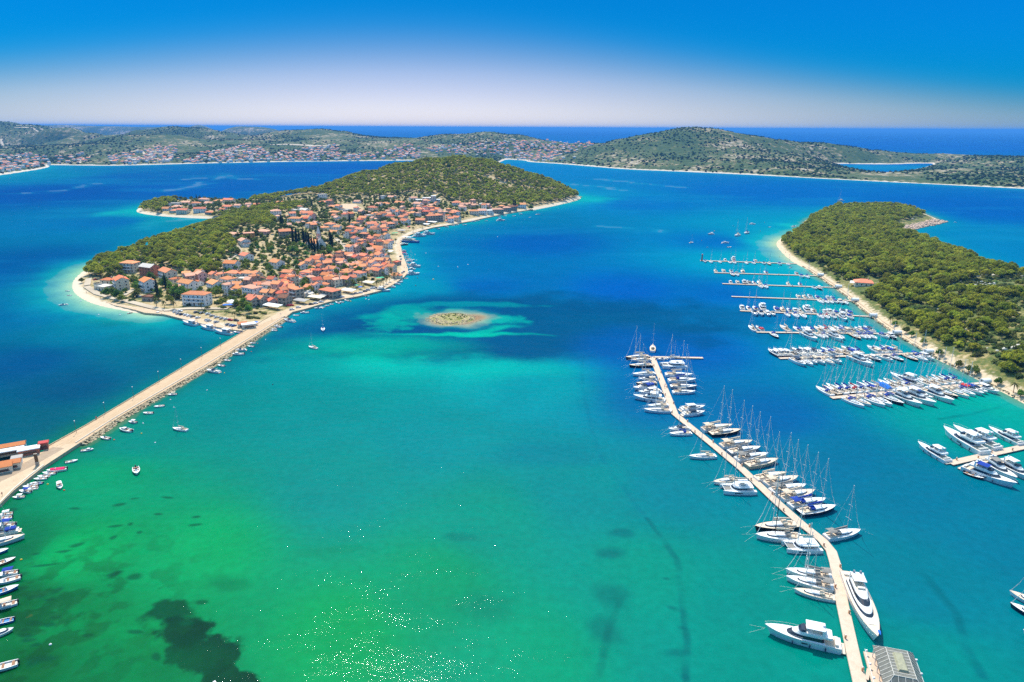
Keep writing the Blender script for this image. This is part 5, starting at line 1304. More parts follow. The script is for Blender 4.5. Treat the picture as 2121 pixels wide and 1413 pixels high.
for poly, cnt, rad in FAR_PX:
    xs = [q[0] for q in poly]; ys = [q[1] for q in poly]; got = []
    for _ in range(cnt * 8):
        if len(got) >= cnt: break
        px, py = g_.uniform(min(xs), max(xs)), g_.uniform(min(ys), max(ys))
        if not inside(np.array(px), np.array(py), poly): continue
        x, y, z = P(px, py)
        if z < 2 or any(math.hypot(x - a, y - b_) < rad for a, b_, _ in got): continue
        got.append((x, y, z))
    far_list += got
far_list.sort(key=lambda p: p[1])
n_solo = max(0, 298 - len(HOUSES))
for i, (x, y, z) in enumerate(far_list[:n_solo]):
    w, d, st, rf, wi, ri = g_.choice([10, 12, 14]), g_.choice([8, 10]), g_.choice([1, 2, 2, 3]), g_.choice(['gable', 'hip', 'hip']), g_.choice([W_, W_, C_]), g_.choice([OR, OR, PK, TE])
    house(x, y, z - .3, g_.uniform(-.6, .6), w, d, st, rf, wi, ri, extras=False)
FV, FF, FM = MB(), None, []
me_v, me_f, me_m = [], [], []
for (x, y, z) in far_list[n_solo:]:
    wi = g_.choice([W_, W_, W_, C_]); ri = g_.choice([OR, OR, PK, PK, FT])
    wall, roof, ch, h = house_meshes(g_.choice([10, 12, 14]), g_.choice([8, 10]), g_.choice([1, 2, 2, 3]), g_.choice(['gable', 'hip', 'hip']), wi, ri)
    a = g_.uniform(-.6, .6); c, s = math.cos(a), math.sin(a)
    for me, mi in ((wall, wi), (roof, 6 + ri)):
        o = len(me_v)
        me_v += [(x + v.co.x * c - v.co.y * s, y + v.co.x * s + v.co.y * c, z - .3 + v.co.z) for v in me.vertices]
        for p in me.polygons: me_f.append(tuple(i + o for i in p.vertices)); me_m.append(mi)
me = bpy.data.meshes.new("far_houses"); me.from_pydata(me_v, [], me_f)
for mt in M_wall + M_roof: me.materials.append(mt)
me.polygons.foreach_set('material_index', me_m); me.update()
tag(link("far_houses", me), "far-off white houses with orange roofs along the shore across the bay", "houses", kind='stuff')
print("far houses", len(far_list), "solo", n_solo)
# ------------------------------------------------------------------ boats (bow towards +x, origin amidships at the waterline)
M_hw = mat("white_gelcoat", (.83, .82, .80), .25, .5, vary=.03)
M_hn = mat("navy_gelcoat", (.012, .018, .045), .2, .6)
M_hk = mat("black_gelcoat", (.012, .012, .014), .25, .6)
M_hb = mat("blue_painted_hull", (.03, .20, .50), .4, .4)
M_hg = mat("grey_gelcoat", (.28, .30, .33), .3, .5)
M_ht = mat("tan_hull", (.55, .42, .28), .4, .4)
M_hwood = mat("varnished_wood", (.30, .13, .05), .4, .4, vary=.2)
M_teak = mat("teak_deck", (.72, .57, .42), .7, .2, vary=.12, vscale=2)
M_wdeck = mat("white_deck", (.80, .78, .74), .5, .3, vary=.03)
M_seat = mat("boat_cushion", (.72, .66, .56), .8, .1)
M_dk = mat("tinted_boat_glass", (.02, .025, .035), .1, .7)
M_blue = mat("blue_canvas", (.02, .055, .30), .8, .1, vary=.15, vscale=2)
M_bblue = mat("bright_blue_tarp", (.02, .17, .62), .7, .2, vary=.15, vscale=2)
M_beige = mat("beige_canvas", (.70, .56, .40), .8, .1, vary=.1)
M_gcan = mat("grey_canvas", (.26, .24, .21), .8, .1, vary=.1)
M_redc = mat("red_canvas", (.55, .05, .05), .8, .1, vary=.1)
M_pinkc = mat("crimson_canvas", (.70, .03, .12), .8, .1, vary=.1)
M_mast = mat("mast_alloy", (.72, .70, .66), .35, .5)
M_kmast = mat("carbon_mast", (.02, .02, .02), .4, .5)
M_wire = mat("rigging_wire", (.55, .56, .56), .4, .5)
M_rope = mat("mooring_rope", (.62, .66, .58), .8, .1)
M_eng = mat("outboard_black", (.03, .03, .035), .35, .5)
M_boot = mat("dark_boot_stripe", (.03, .05, .09), .4, .4)

def hull_shape(L, B, F, bow=.30, tr=.80, rise=.35, rake=.06, plumb=False, n=13, draft=.35):
    """sections from stern to bow: (x, half beam at gunwale, gunwale height)"""
    S = []
    for i in range(n):
        t = i / (n - 1)
        if t < .42: hb = tr + (1 - tr) * math.sin(t / .42 * math.pi / 2)
        else:
            q = (t - .42) / .58; hb = max(0.0, 1 - q ** (2.0 + bow * 2)) ** .85
        S.append((t, max(hb * B / 2, .03), F * (1 + rise * t * t)))
    return S
def hull_mesh(L, B, F, mt, open_top=False, stripe=None, **kw):
    S = hull_shape(L, B, F, **kw); rake = kw.get('rake', .06); mb = MB(); rings = []
    for t, hb, f in S:
        xg = (t - .5) * L; xw = (t * (1 - rake) - .5) * L; xm = (xg + xw) / 2
        w = hb * (.90 - .18 * t)
        r = [(xg, hb, f), (xm, (hb + w) / 2, f * .5), (xw, w, 0.0), (xw, w * .6, -.4), (xw, 0, -.5)]
        rings.append(r + [(x, -y, z) for x, y, z in reversed(r[:-1])])
    n = len(rings[0]); v = [p for r in rings for p in r]; fs = []
    for k in range(len(rings) - 1):
        for i in range(n - 1):
            fs.append((k * n + i, (k + 1) * n + i, (k + 1) * n + i + 1, k * n + i + 1))
    fs.append(tuple(range(n))); fs.append(tuple((len(rings) - 1) * n + i for i in range(n - 1, -1, -1)))
    # rolled rail at the gunwale
    return MB().add(v, fs).mesh("hull", mt), S
def deck_mesh(L, S, mt, drop=.06, inset=.94, t0=0.0, t1=1.0, name="deck", z=None):
    v, fs = [], []; k = 0
    for t, hb, f in S:
        if t < t0 - 1e-6 or t > t1 + 1e-6: continue
        x = (t - .5) * L; zz = (f - drop) if z is None else z
        v += [(x, hb * inset, zz), (x, -hb * inset, zz)]
        if k: fs.append((2 * k - 2, 2 * k - 1, 2 * k + 1, 2 * k))
        k += 1
    return MB().add(v, fs).mesh(name, mt)
def outline(x0, x1, hw, nose=.5, tail=.12, n=8):
    """plan of a cabin: blunt tail at x0, rounded nose at x1"""
    p = []; L = x1 - x0
    for i in range(n + 1):
        t = i / n; a = t * math.pi / 2
        p.append((x1 - nose * L * (1 - math.cos(math.pi / 2 - a)) , hw * (1 - (1 - t) ** 1.0) ** .6 if False else hw * math.sin(a) ** .8))
    p = [(x1 - nose * L + nose * L * math.cos(i / n * math.pi / 2), hw * math.sin(i / n * math.pi / 2) ** .85) for i in range(n + 1)]
    p += [(x0 + tail * L * .4, hw), (x0, hw * .86)]
    return p + [(x, -y) for x, y in reversed(p[1:])]
def stack_mesh(name, mt, layers, smooth=False):
    """layers: (z, x0, x1, half width, nose)"""
    rings = [[(x, y, z) for x, y in outline(x0, x1, hw, nose)] for z, x0, x1, hw, nose in layers]
    return MB().loft(rings).mesh(name, mt, smooth)
def lerp_layer(a, b, t, g=0.0):
    r = [a[i] + (b[i] - a[i]) * t for i in range(5)]
    return (r[0], r[1] - g, r[2] + g, r[3] + g, r[4])
def tube_mesh(name, segs, mt, n=6):
    mb = MB()
    for p0, p1, r0, r1 in segs: mb.tube(p0, p1, r0, r1, n)
    return mb.mesh(name, mt)
def canopy_mesh(name, mt, x0, x1, hw, z, camber=.25, th=.07):
    rings = []
    for k in range(5):
        y = hw * (k / 2 - 1); zz = z + camber * (1 - (k / 2 - 1) ** 2)
        rings.append([(x0, y, zz), (x1, y, zz - .05), (x1, y, zz - .05 - th), (x0, y, zz - th)])
    return MB().loft(rings).mesh(name, mt)

PROTO = {}
def proto(key, builder):
    if key not in PROTO:
        e = bpy.data.objects.new("boat", None); PROTO[key] = (e, builder())
    return PROTO[key][1]
# each builder returns [(part name, mesh, [(sub-part name, mesh), ...]), ...]
def b_sail(hull=M_hw, deck=M_wdeck, cover=M_beige, bim=None, mast=M_mast, furl=M_mast, big=1.0, hood=M_beige, stripe=None):
    L, B, F = 13.0, 4.1, 1.25
    h, S = hull_mesh(L, B, F, hull, bow=.05, tr=.78, rise=.28, rake=.05)
    P_ = [("hull", h, [])]
    P_.append(("deck", deck_mesh(L, S, deck, .05, .95), []))
    A = (1.24, -2.0, 3.6, 1.25, .55); Bq = (1.80, -1.9, 2.6, .95, .55)
    P_.append(("coachroof", stack_mesh("coachroof", M_wdeck, [A, Bq]), [("window", stack_mesh("window", M_dk, [lerp_layer(A, Bq, .3, .015), lerp_layer(A, Bq, .72, .015)]))]))
    P_.append(("cockpit", MB().box(-5.6, -2.3, -1.0, 1.0, 1.22, 1.235).box(-5.6, -2.3, .95, 1.35, 1.24, 1.62).box(-5.6, -2.3, -1.35, -.95, 1.24, 1.62).box(-4.7, -4.55, -.5, .5, 1.24, 2.1).mesh("cockpit", M_teak), []))
    H = 17.5 * big; mx = 1.1
    sp = [((mx - .1, -1.15, H * .36), (mx, 0, H * .37), .05, .07), ((mx - .1, 1.15, H * .36), (mx, 0, H * .37), .05, .07), ((mx - .1, -.85, H * .62), (mx, 0, H * .63), .05, .06), ((mx - .1, .85, H * .62), (mx, 0, H * .63), .05, .06)]
    P_.append(("mast", tube_mesh("mast", [((mx, 0, 1.3), (mx, 0, H), .12, .08), ((mx, 0, H), (mx, 0, H + .35), .16, .12)], mast), [("spreader", tube_mesh("spreader", sp[:2], M_mast)), ("spreader", tube_mesh("spreader", sp[2:], M_mast))]))
    P_.append(("rigging", tube_mesh("rigging", [((-6.3, 0, 1.4), (mx, 0, H - .2), .018, .018), ((mx, 1.85, 1.3), (mx - .1, 1.15, H * .36), .016, .016), ((mx - .1, 1.15, H * .36), (mx, 0, H * .95), .016, .016), ((mx, -1.85, 1.3), (mx - .1, -1.15, H * .36), .016, .016), ((mx - .1, -1.15, H * .36), (mx, 0, H * .95), .016, .016)], M_wire, 4), []))
    P_.append(("furled_jib", tube_mesh("furled_jib", [((6.1, 0, 1.7), (4.4, 0, H * .32), .09, .07), ((4.4, 0, H * .32), (mx + .15, 0, H * .94), .07, .03)], furl, 5), []))
    P_.append(("boom", tube_mesh("boom", [((mx - .1, 0, 3.0), (-4.0, 0, 3.05), .14, .12)], mast), [("sail_cover", tube_mesh("sail_cover", [((mx - .2, 0, 3.5), (-3.9, 0, 3.25), .34, .17)], cover, 8))]))
    if hood: P_.append(("sprayhood", canopy_mesh("sprayhood", hood, -3.0, -1.7, 1.15, 2.35, .35, .5), []))
    if bim: P_.append(("bimini", canopy_mesh("bimini", bim, -6.0, -3.4, 1.35, 3.0, .3), [("frame", tube_mesh("frame", [((x, y, 1.3), (x, y, 3.0), .03, .03) for x in (-5.9, -3.6) for y in (-1.3, 1.3)], M_wire, 4))]))
    return P_, L
def b_cruiser(hull=M_hw, deck=M_wdeck, top=None, canvas=None, boot=None):
    L, B, F = 11.0, 3.6, 1.25
    h, S = hull_mesh(L, B, F, hull, bow=.2, tr=.90, rise=.45, rake=.12)
    P_ = [("hull", h, []), ("deck", deck_mesh(L, S, M_wdeck, .05, .95), [])]
    A = (1.30, -1.6, 4.0, 1.40, .6); Bq = (2.0, -1.4, 2.2, 1.15, .5)
    P_.append(("cabin", stack_mesh("cabin", M_wdeck, [A, Bq]), [("window", stack_mesh("window", M_dk, [lerp_layer(A, Bq, .35, .015), lerp_layer(A, Bq, .75, .015)]))]))
    P_.append(("windscreen", stack_mesh("windscreen", M_dk, [(2.0, -1.3, 1.5, 1.13, .55), (2.55, -1.25, .6, .98, .5)]), []))
    P_.append(("cockpit", MB().box(-4.6, -1.7, -1.25, 1.25, 1.26, 1.275).mesh("cockpit", M_teak), [("seat", MB().box(-4.8, -4.1, -1.2, 1.2, 1.28, 1.75).box(-4.1, -2.4, .75, 1.2, 1.28, 1.75).mesh("seat", M_seat))]))
    if top: P_.append(("hardtop", canopy_mesh("hardtop", top, -3.0, .7, 1.15, 2.75, .18, .1), [("post", tube_mesh("post", [((x, y, 1.4), (x + .3, y, 2.75), .06, .05) for x in (-2.9,) for y in (-1.1, 1.1)], M_white, 5))]))
    if canvas: P_.append(("canopy", canopy_mesh("canopy", canvas, -4.9, -1.2, 1.3, 2.35, .3, .5), []))
    P_.append(("radar_arch", tube_mesh("radar_arch", [((-2.6, -1.3, 1.3), (-3.2, -1.05, 3.0), .1, .08), ((-2.6, 1.3, 1.3), (-3.2, 1.05, 3.0), .1, .08), ((-3.2, -1.1, 3.0), (-3.2, 1.1, 3.0), .09, .09)], M_white), []))
    P_.append(("bathing_platform", MB().box(-6.3, -5.45, -1.4, 1.4, .25, .42).mesh("bathing_platform", M_teak), []))
    P_.append(("bow_rail", rail_mesh(L, S, .45, .97, .55), []))
    return P_, L
def rail_mesh(L, S, t0, t1, h):
    segs = []; pr = {1: None, -1: None}
    for t, hb, f in S:
        if t < t0 or t > t1 + .03: continue
        for s in (1, -1):
            p = ((t - .5) * L, s * hb * .96, f + h); q = (p[0], p[1], f - .02)
            segs.append((q, p, .016, .016))
            if pr[s]: segs.append((pr[s], p, .03, .03))
            pr[s] = p
    return tube_mesh("bow_rail", segs, M_wire, 4)
def b_yacht(hull=M_hw, soft=None, hard=True, dark=M_dk):
    L, B, F = 20.0, 5.4, 2.0
    h, S = hull_mesh(L, B, F, hull, bow=.25, tr=.92, rise=.50, rake=.10)
    P_ = [("hull", h, [("porthole", MB().box(-1.4, .2, -2.70, -2.58, 1.15, 1.5).mesh("porthole", M_dk)), ("porthole", MB().box(-1.4, .2, 2.58, 2.70, 1.15, 1.5).mesh("porthole", M_dk))])]
    P_.append(("deck", deck_mesh(L, S, M_wdeck, .06, .95), []))
    A = (2.0, -5.8, 4.8, 2.2, .45); Bq = (3.6, -5.2, 2.2, 1.75, .40)
    P_.append(("saloon", stack_mesh("saloon", M_wdeck, [A, Bq]), [("window", stack_mesh("window", dark, [lerp_layer(A, Bq, .22, .02), lerp_layer(A, Bq, .78, .02)]))]))
    P_.append(("flybridge", stack_mesh("flybridge", M_wdeck, [(3.6, -7.6, 1.7, 1.95, .4), (3.75, -7.7, 1.8, 2.05, .4), (4.3, -7.5, 1.3, 2.0, .45)]), [("seat", MB().box(-5.6, -2.5, -1.4, 1.4, 4.3, 4.32).box(-5.6, -4.8, -1.4, 1.4, 4.32, 4.7).box(-1.6, -.8, -.8, .8, 4.32, 4.9).mesh("seat", M_seat)), ("windscreen", stack_mesh("windscreen", dark, [(4.3, -.6, 1.25, 1.7, .6), (4.85, -.7, .6, 1.5, .6)]))]))
    P_.append(("radar_arch", MB().loft([[(-5.6, y, z), (-4.9, y, z), (-4.9, y * .98, z + .18), (-5.6, y * .98, z + .18)] for y, z in ((-2.0, 4.2), (-1.8, 5.9), (1.8, 5.9), (2.0, 4.2))]).mesh("radar_arch", M_white), [("radar_dome", MB().tube((-5.2, 0, 6.05), (-5.2, 0, 6.7), .5, .3, 10).mesh("radar_dome", M_white))]))
    if hard: P_.append(("hardtop", canopy_mesh("hardtop", M_white, -5.4, -.6, 1.9, 6.0, .15, .14), []))
    if soft: P_.append(("sun_awning", canopy_mesh("sun_awning", soft, -5.0, -.5, 1.9, 5.6, .25, .08), []))
    P_.append(("aft_deck", MB().box(-9.3, -5.9, -2.1, 2.1, 1.97, 1.985).mesh("aft_deck", M_teak), [("sofa", MB().box(-9.2, -8.4, -1.8, 1.8, 1.99, 2.6).mesh("sofa", M_seat))]))
    P_.append(("sunpad", MB().box(4.9, 7.2, -1.0, 1.0, 2.32, 2.62).mesh("sunpad", M_seat), []))
    P_.append(("bathing_platform", MB().box(-11.2, -9.9, -2.2, 2.2, .35, .6).mesh("bathing_platform", M_teak), []))
    for s in (-1, 1):
        for x in (-6, -2, 2.5):
            P_.append(("fender", MB().tube((x, s * 2.88, .5), (x, s * 2.88, 1.5), .2, .2, 7).mesh("fender", M_boot), []))
    P_.append(("bow_rail", rail_mesh(L, S, .5, .97, .75), []))
    return P_, L
def b_super():
    L, B, F = 33.0, 7.0, 2.6
    h, S = hull_mesh(L, B, F, M_hw, bow=.12, tr=.88, rise=.40, rake=.08, n=17)
    P_ = [("hull", h, []), ("deck", deck_mesh(L, S, M_teak, .06, .96), [])]
    A = (2.7, -11.0, 9.0, 2.75, .55); B1 = (3.9, -10.6, 6.2, 2.45, .55); C1 = (5.6, -9.0, -.6, 1.85, .4)
    P_.append(("superstructure", stack_mesh("superstructure", M_wdeck, [A, B1]), [("window", stack_mesh("window", M_dk, [lerp_layer(A, B1, .38, .02), lerp_layer(A, B1, .80, .02)]))]))
    P_.append(("foredeck_trunk", stack_mesh("foredeck_trunk", M_wdeck, [(2.75, 8.2, 13.3, 1.7, .6), (3.25, 8.0, 12.6, 1.45, .6)]), [("sunpad", MB().box(9.0, 11.2, -1.0, 1.0, 3.25, 3.42).mesh("sunpad", M_seat))]))
    B2 = (3.9, -10.0, 4.6, 2.2, .5)
    P_.append(("wheelhouse", stack_mesh("wheelhouse", M_wdeck, [B2, C1]), [("windscreen", stack_mesh("windscreen", M_dk, [lerp_layer(B2, C1, .14, .02), lerp_layer(B2, C1, .62, .02)]))]))
    P_.append(("sun_deck", MB().box(-8.0, -2.2, -1.5, 1.5, 5.6, 5.63).mesh("sun_deck", M_teak), [("seat", MB().box(-7.6, -6.6, -1.3, 1.3, 5.63, 6.1).box(-3.4, -2.5, -1.1, 1.1, 5.63, 6.2).mesh("seat", M_seat))]))
    P_.append(("hardtop", canopy_mesh("hardtop", M_white, -9.3, -4.4, 1.9, 7.3, .12, .16), [("radar_dome", MB().tube((-9.0, -1.0, 7.4), (-9.0, -1.0, 8.2), .42, .28, 10).mesh("radar_dome", M_hg)), ("radar_dome", MB().tube((-9.0, 1.0, 7.4), (-9.0, 1.0, 8.2), .42, .28, 10).mesh("radar_dome", M_hg))]))
    P_.append(("radar_arch", MB().box(-9.6, -9.0, -2.0, -1.8, 5.0, 7.3).box(-9.6, -9.0, 1.8, 2.0, 5.0, 7.3).mesh("radar_arch", M_white), []))
    P_.append(("aft_deck", MB().box(-15.8, -11.3, -2.7, 2.7, 2.57, 2.585).mesh("aft_deck", M_teak), [("sofa", MB().box(-14.6, -13.6, -2.2, 2.2, 2.59, 3.2).mesh("sofa", M_seat))]))
    P_.append(("bathing_platform", MB().box(-18.0, -16.4, -2.8, 2.8, .4, .7).mesh("bathing_platform", M_teak), []))
    P_.append(("jet_ski", MB().loft([[(14.0 + dx, 1.0 - w, 2.9 * 1.0 + .55), (14.0 + dx, 1.0 + w, 3.45), (14.0 + dx, 1.0 + w * .7, 3.45 + hh), (14.0 + dx, 1.0 - w * .7, 3.45 + hh)] for dx, w, hh in ((-.2, .3, .3), (.6, .36, .5), (1.3, .25, .3), (1.7, .06, .1))]).mesh("jet_ski", M_bblue), []))
    return P_, L
def b_cat(bim=M_white, fly=True, covered=False):
    L, B = 13.5, 7.2; P_ = []
    for s in (-1, 1):
        h, S = hull_mesh(L, 2.1, 1.55, M_hw, bow=.1, tr=.8, rise=.15, rake=.03)
        for v in h.vertices: v.co.y += s * 2.55
        d = deck_mesh(L, S, M_wdeck, .05, .95, name="deck")
        for v in d.vertices: v.co.y += s * 2.55
        P_.append(("hull", h, [("window", MB().box(-1.0, 2.2, s * 2.55 + s * .99, s * 2.55 + s * 1.06, .75, 1.1).mesh("window", M_dk))])); P_.append(("deck", d, []))
    P_.append(("bridge_deck", MB().box(-6.0, 2.6, -1.6, 1.6, .8, 1.5).mesh("bridge_deck", M_wdeck), [("cockpit", MB().box(-5.9, -3.3, -1.5, 1.5, 1.5, 1.52).mesh("cockpit", M_teak))]))
    A = (1.5, -3.2, 2.9, 2.9, .5); Bq = (2.75, -3.0, 1.9, 2.5, .45)
    P_.append(("saloon", stack_mesh("saloon", M_wdeck, [A, Bq]), [("window", stack_mesh("window", M_dk, [lerp_layer(A, Bq, .3, .02), lerp_layer(A, Bq, .8, .02)]))]))
    P_.append(("roof", stack_mesh("roof", M_white, [(2.75, -5.6, 2.0, 2.75, .35), (2.95, -5.6, 1.9, 2.7, .35)]), [("helm_seat", MB().box(-2.6, -1.2, -1.1, 1.1, 2.95, 3.5).mesh("helm_seat", M_seat))]))
    if fly: P_.append(("flybridge_roof", canopy_mesh("flybridge_roof", bim, -3.6, .2, 1.9, 4.9, .15, .12), [("post", tube_mesh("post", [((x, y, 2.95), (x, y, 4.9), .06, .06) for x in (-3.4, 0) for y in (-1.7, 1.7)], M_white, 5))]))
    P_.append(("trampoline", MB().box(2.6, 5.6, -1.6, 1.6, 1.2, 1.23).mesh("trampoline", M_gcan), []))
    P_.append(("crossbeam", tube_mesh("crossbeam", [((5.6, -2.5, 1.45), (5.6, 2.5, 1.45), .13, .13)], M_mast), []))
    H = 18.5; mx = 1.6
    P_.append(("mast", tube_mesh("mast", [((mx, 0, 2.9), (mx, 0, H), .17, .12)], M_mast), [("spreader", tube_mesh("spreader", [((mx - .2, -1.3, H * .5), (mx, 0, H * .51), .05, .06), ((mx - .2, 1.3, H * .5), (mx, 0, H * .51), .05, .06)], M_mast))]))
    P_.append(("rigging", tube_mesh("rigging", [((-2.0, 3.2, 1.6), (mx, 0, H * .95), .03, .03), ((-2.0, -3.2, 1.6), (mx, 0, H * .95), .03, .03), ((5.6, 0, 1.5), (mx, 0, H * .9), .09, .04)], M_wire, 4), []))
    P_.append(("boom", tube_mesh("boom", [((mx - .1, 0, 5.5), (-4.2, 0, 5.5), .13, .12)], M_mast), [("sail_cover", tube_mesh("sail_cover", [((mx - .2, 0, 5.9), (-4.0, 0, 5.75), .32, .2)], M_beige, 8))]))
    return P_, L
def b_small(hull=M_hw, inside_=M_seat, canvas=None, cabin=False, motor=True, bimini=None):
    L, B, F = 5.6, 2.1, .62
    h, S = hull_mesh(L, B, F, hull, bow=.2, tr=.82, rise=.45, rake=.10, n=11)
    P_ = [("hull", h, [])]
    P_.append(("foredeck", deck_mesh(L, S, M_wdeck, .02, .97, .6, 1.0, "foredeck"), []))
    P_.append(("gunwale", MB().add(*gunwale(L, S)).mesh("gunwale", M_hw if hull is not M_hw else M_wdeck), []))
    P_.append(("floor", deck_mesh(L, S, inside_, .28, .84, 0.0, .62, "floor"), []))
    P_.append(("bench", MB().box(-2.3, -1.8, -.75, .75, .36, .62).mesh("bench", M_hwood), []))
    P_.append(("bench", MB().box(-.5, -.1, -.8, .8, .36, .60).mesh("bench", M_hwood), []))
    if motor: P_.append(("outboard", MB().box(-3.15, -2.75, -.2, .2, .45, 1.1, .05, .03).tube((-2.95, 0, .5), (-2.95, 0, -.4), .09, .07).mesh("outboard", M_eng), []))
    if cabin:
        A = (.72, -.2, 2.1, .82, .6); Bq = (1.25, -.1, 1.2, .62, .5)
        P_.append(("cuddy", stack_mesh("cuddy", M_wdeck, [A, Bq]), [("window", stack_mesh("window", M_dk, [lerp_layer(A, Bq, .35, .012), lerp_layer(A, Bq, .85, .012)]))]))
    else:
        P_.append(("console", MB().box(.1, .6, -.35, .35, .34, 1.15, .1, .02).mesh("console", M_white), [("windscreen", MB().box(.3, .36, -.35, .35, 1.15, 1.45).mesh("windscreen", M_dk))]))
    if canvas: P_.append(("cover", MB().loft([[((t - .5) * L, hb * 1.01, f - .02), ((t - .5) * L, hb * .5, f + .28), ((t - .5) * L, -hb * .5, f + .28), ((t - .5) * L, -hb * 1.01, f - .02)] for t, hb, f in S if .05 < t < .85]).mesh("cover", canvas), []))
    if bimini: P_.append(("bimini", canopy_mesh("bimini", bimini, -1.9, .5, .9, 1.95, .2, .05), [("frame", tube_mesh("frame", [((x, y, .5), (x, y, 1.95), .016, .016) for x in (-1.8, .4) for y in (-.85, .85)], M_wire, 4))]))
    return P_, L
def gunwale(L, S):
    v, f = [], []
    for k, (t, hb, z) in enumerate(S):
        x = (t - .5) * L
        v += [(x, hb + .02, z + .03), (x, hb * .86, z + .03), (x, -hb * .86, z + .03), (x, -hb - .02, z + .03)]
        if k:
            a = 4 * k - 4; f += [(a + 1, a, a + 4, a + 5), (a + 3, a + 2, a + 6, a + 7)]
    return v, f
def b_fishing(hull=M_hw, house_at=-2.5, trim=M_hb):
    L, B, F = 18.0, 5.2, 1.7
    h, S = hull_mesh(L, B, F, hull, bow=.2, tr=.72, rise=.75, rake=.06)
    P_ = [("hull", h, []), ("deck", deck_mesh(L, S, M_teak, .35, .92), []), ("bulwark", MB().add(*gunwale(L, S)).mesh("bulwark", trim), [])]
    x = house_at
    P_.append(("deckhouse", MB().box(x - 2.4, x + 2.2, -1.6, 1.6, 1.6, 3.9, .1, .1).mesh("deckhouse", M_white), [("window", MB().box(x + 2.12, x + 2.26, -1.3, 1.3, 2.9, 3.5).mesh("window", M_dk)), ("window", MB().box(x - 1.8, x + 1.6, -1.64, -1.5, 2.8, 3.4).mesh("window", M_dk)), ("window", MB().box(x - 1.8, x + 1.6, 1.5, 1.64, 2.8, 3.4).mesh("window", M_dk))]))
    P_.append(("roof", MB().box(x - 3.6, x + 2.6, -1.9, 1.9, 3.9, 4.06).mesh("roof", M_white), []))
    P_.append(("mast", tube_mesh("mast", [((x, 0, 4.05), (x, 0, 9), .14, .08), ((x, 0, 5.5), (x + 5, 0, 7.5), .09, .06)], M_mast), []))
    P_.append(("stern_gantry", tube_mesh("stern_gantry", [((-7.6, -1.9, 1.5), (-7.8, -1.6, 4.6), .12, .1), ((-7.6, 1.9, 1.5), (-7.8, 1.6, 4.6), .12, .1), ((-7.8, -1.7, 4.6), (-7.8, 1.7, 4.6), .11, .11)], M_hwood), [("net_pile", MB().loft([[(-6.8 + dx, -w, 1.5), (-6.8 + dx, w, 1.5), (-6.8 + dx, w * .5, 1.5 + w * .7), (-6.8 + dx, -w * .5, 1.5 + w * .7)] for dx, w in ((0, .6), (1, 1.2), (2.2, 1.1), (3, .5))]).mesh("net_pile", M_gcan))]))
    return P_, L
def b_tour():
    L, B, F = 24.0, 5.6, 1.7
    h, S = hull_mesh(L, B, F, M_hb, bow=.2, tr=.75, rise=.55, rake=.06)
    P_ = [("hull", h, []), ("deck", deck_mesh(L, S, M_teak, .2, .93), []), ("bulwark", MB().add(*gunwale(L, S)).mesh("bulwark", M_hw), [])]
    P_.append(("saloon", MB().box(-9.5, 4.5, -2.1, 2.1, 1.6, 3.7).mesh("saloon", M_white), [("window", MB().box(-9, 4, -2.14, -2.02, 2.4, 3.2).mesh("window", M_dk)), ("window", MB().box(-9, 4, 2.02, 2.14, 2.4, 3.2).mesh("window", M_dk))]))
    P_.append(("upper_deck", MB().box(-10, 5, -2.3, 2.3, 3.7, 3.85).mesh("upper_deck", M_teak), [("sun_roof", canopy_mesh("sun_roof", M_white, -9.5, 2.0, 2.2, 5.9, .2, .1)), ("post", tube_mesh("post", [((x, y, 3.85), (x, y, 5.9), .05, .05) for x in (-9, -5, -1, 1.6) for y in (-2.1, 2.1)], M_white, 4))]))
    P_.append(("mast", tube_mesh("mast", [((7, 0, 2), (7, 0, 11), .14, .08)], M_hwood), []))
    return P_, L
def b_covered():
    P_, L = b_cruiser()
    P_ = [p for p in P_ if p[0] not in ("windscreen", "radar_arch", "cockpit")]
    P_.append(("tarpaulin", MB().loft([[(x, 1.7 * w, 1.35), (x, .75 * w, 1.35 + hgt), (x, -.75 * w, 1.35 + hgt), (x, -1.7 * w, 1.35)] for x, w, hgt in ((-5.5, .95, .8), (-3, 1.0, 1.5), (0, 1.0, 1.6), (3, .75, .7), (4.6, .4, .3))]).mesh("tarpaulin", M_bblue), []))
    return P_, L

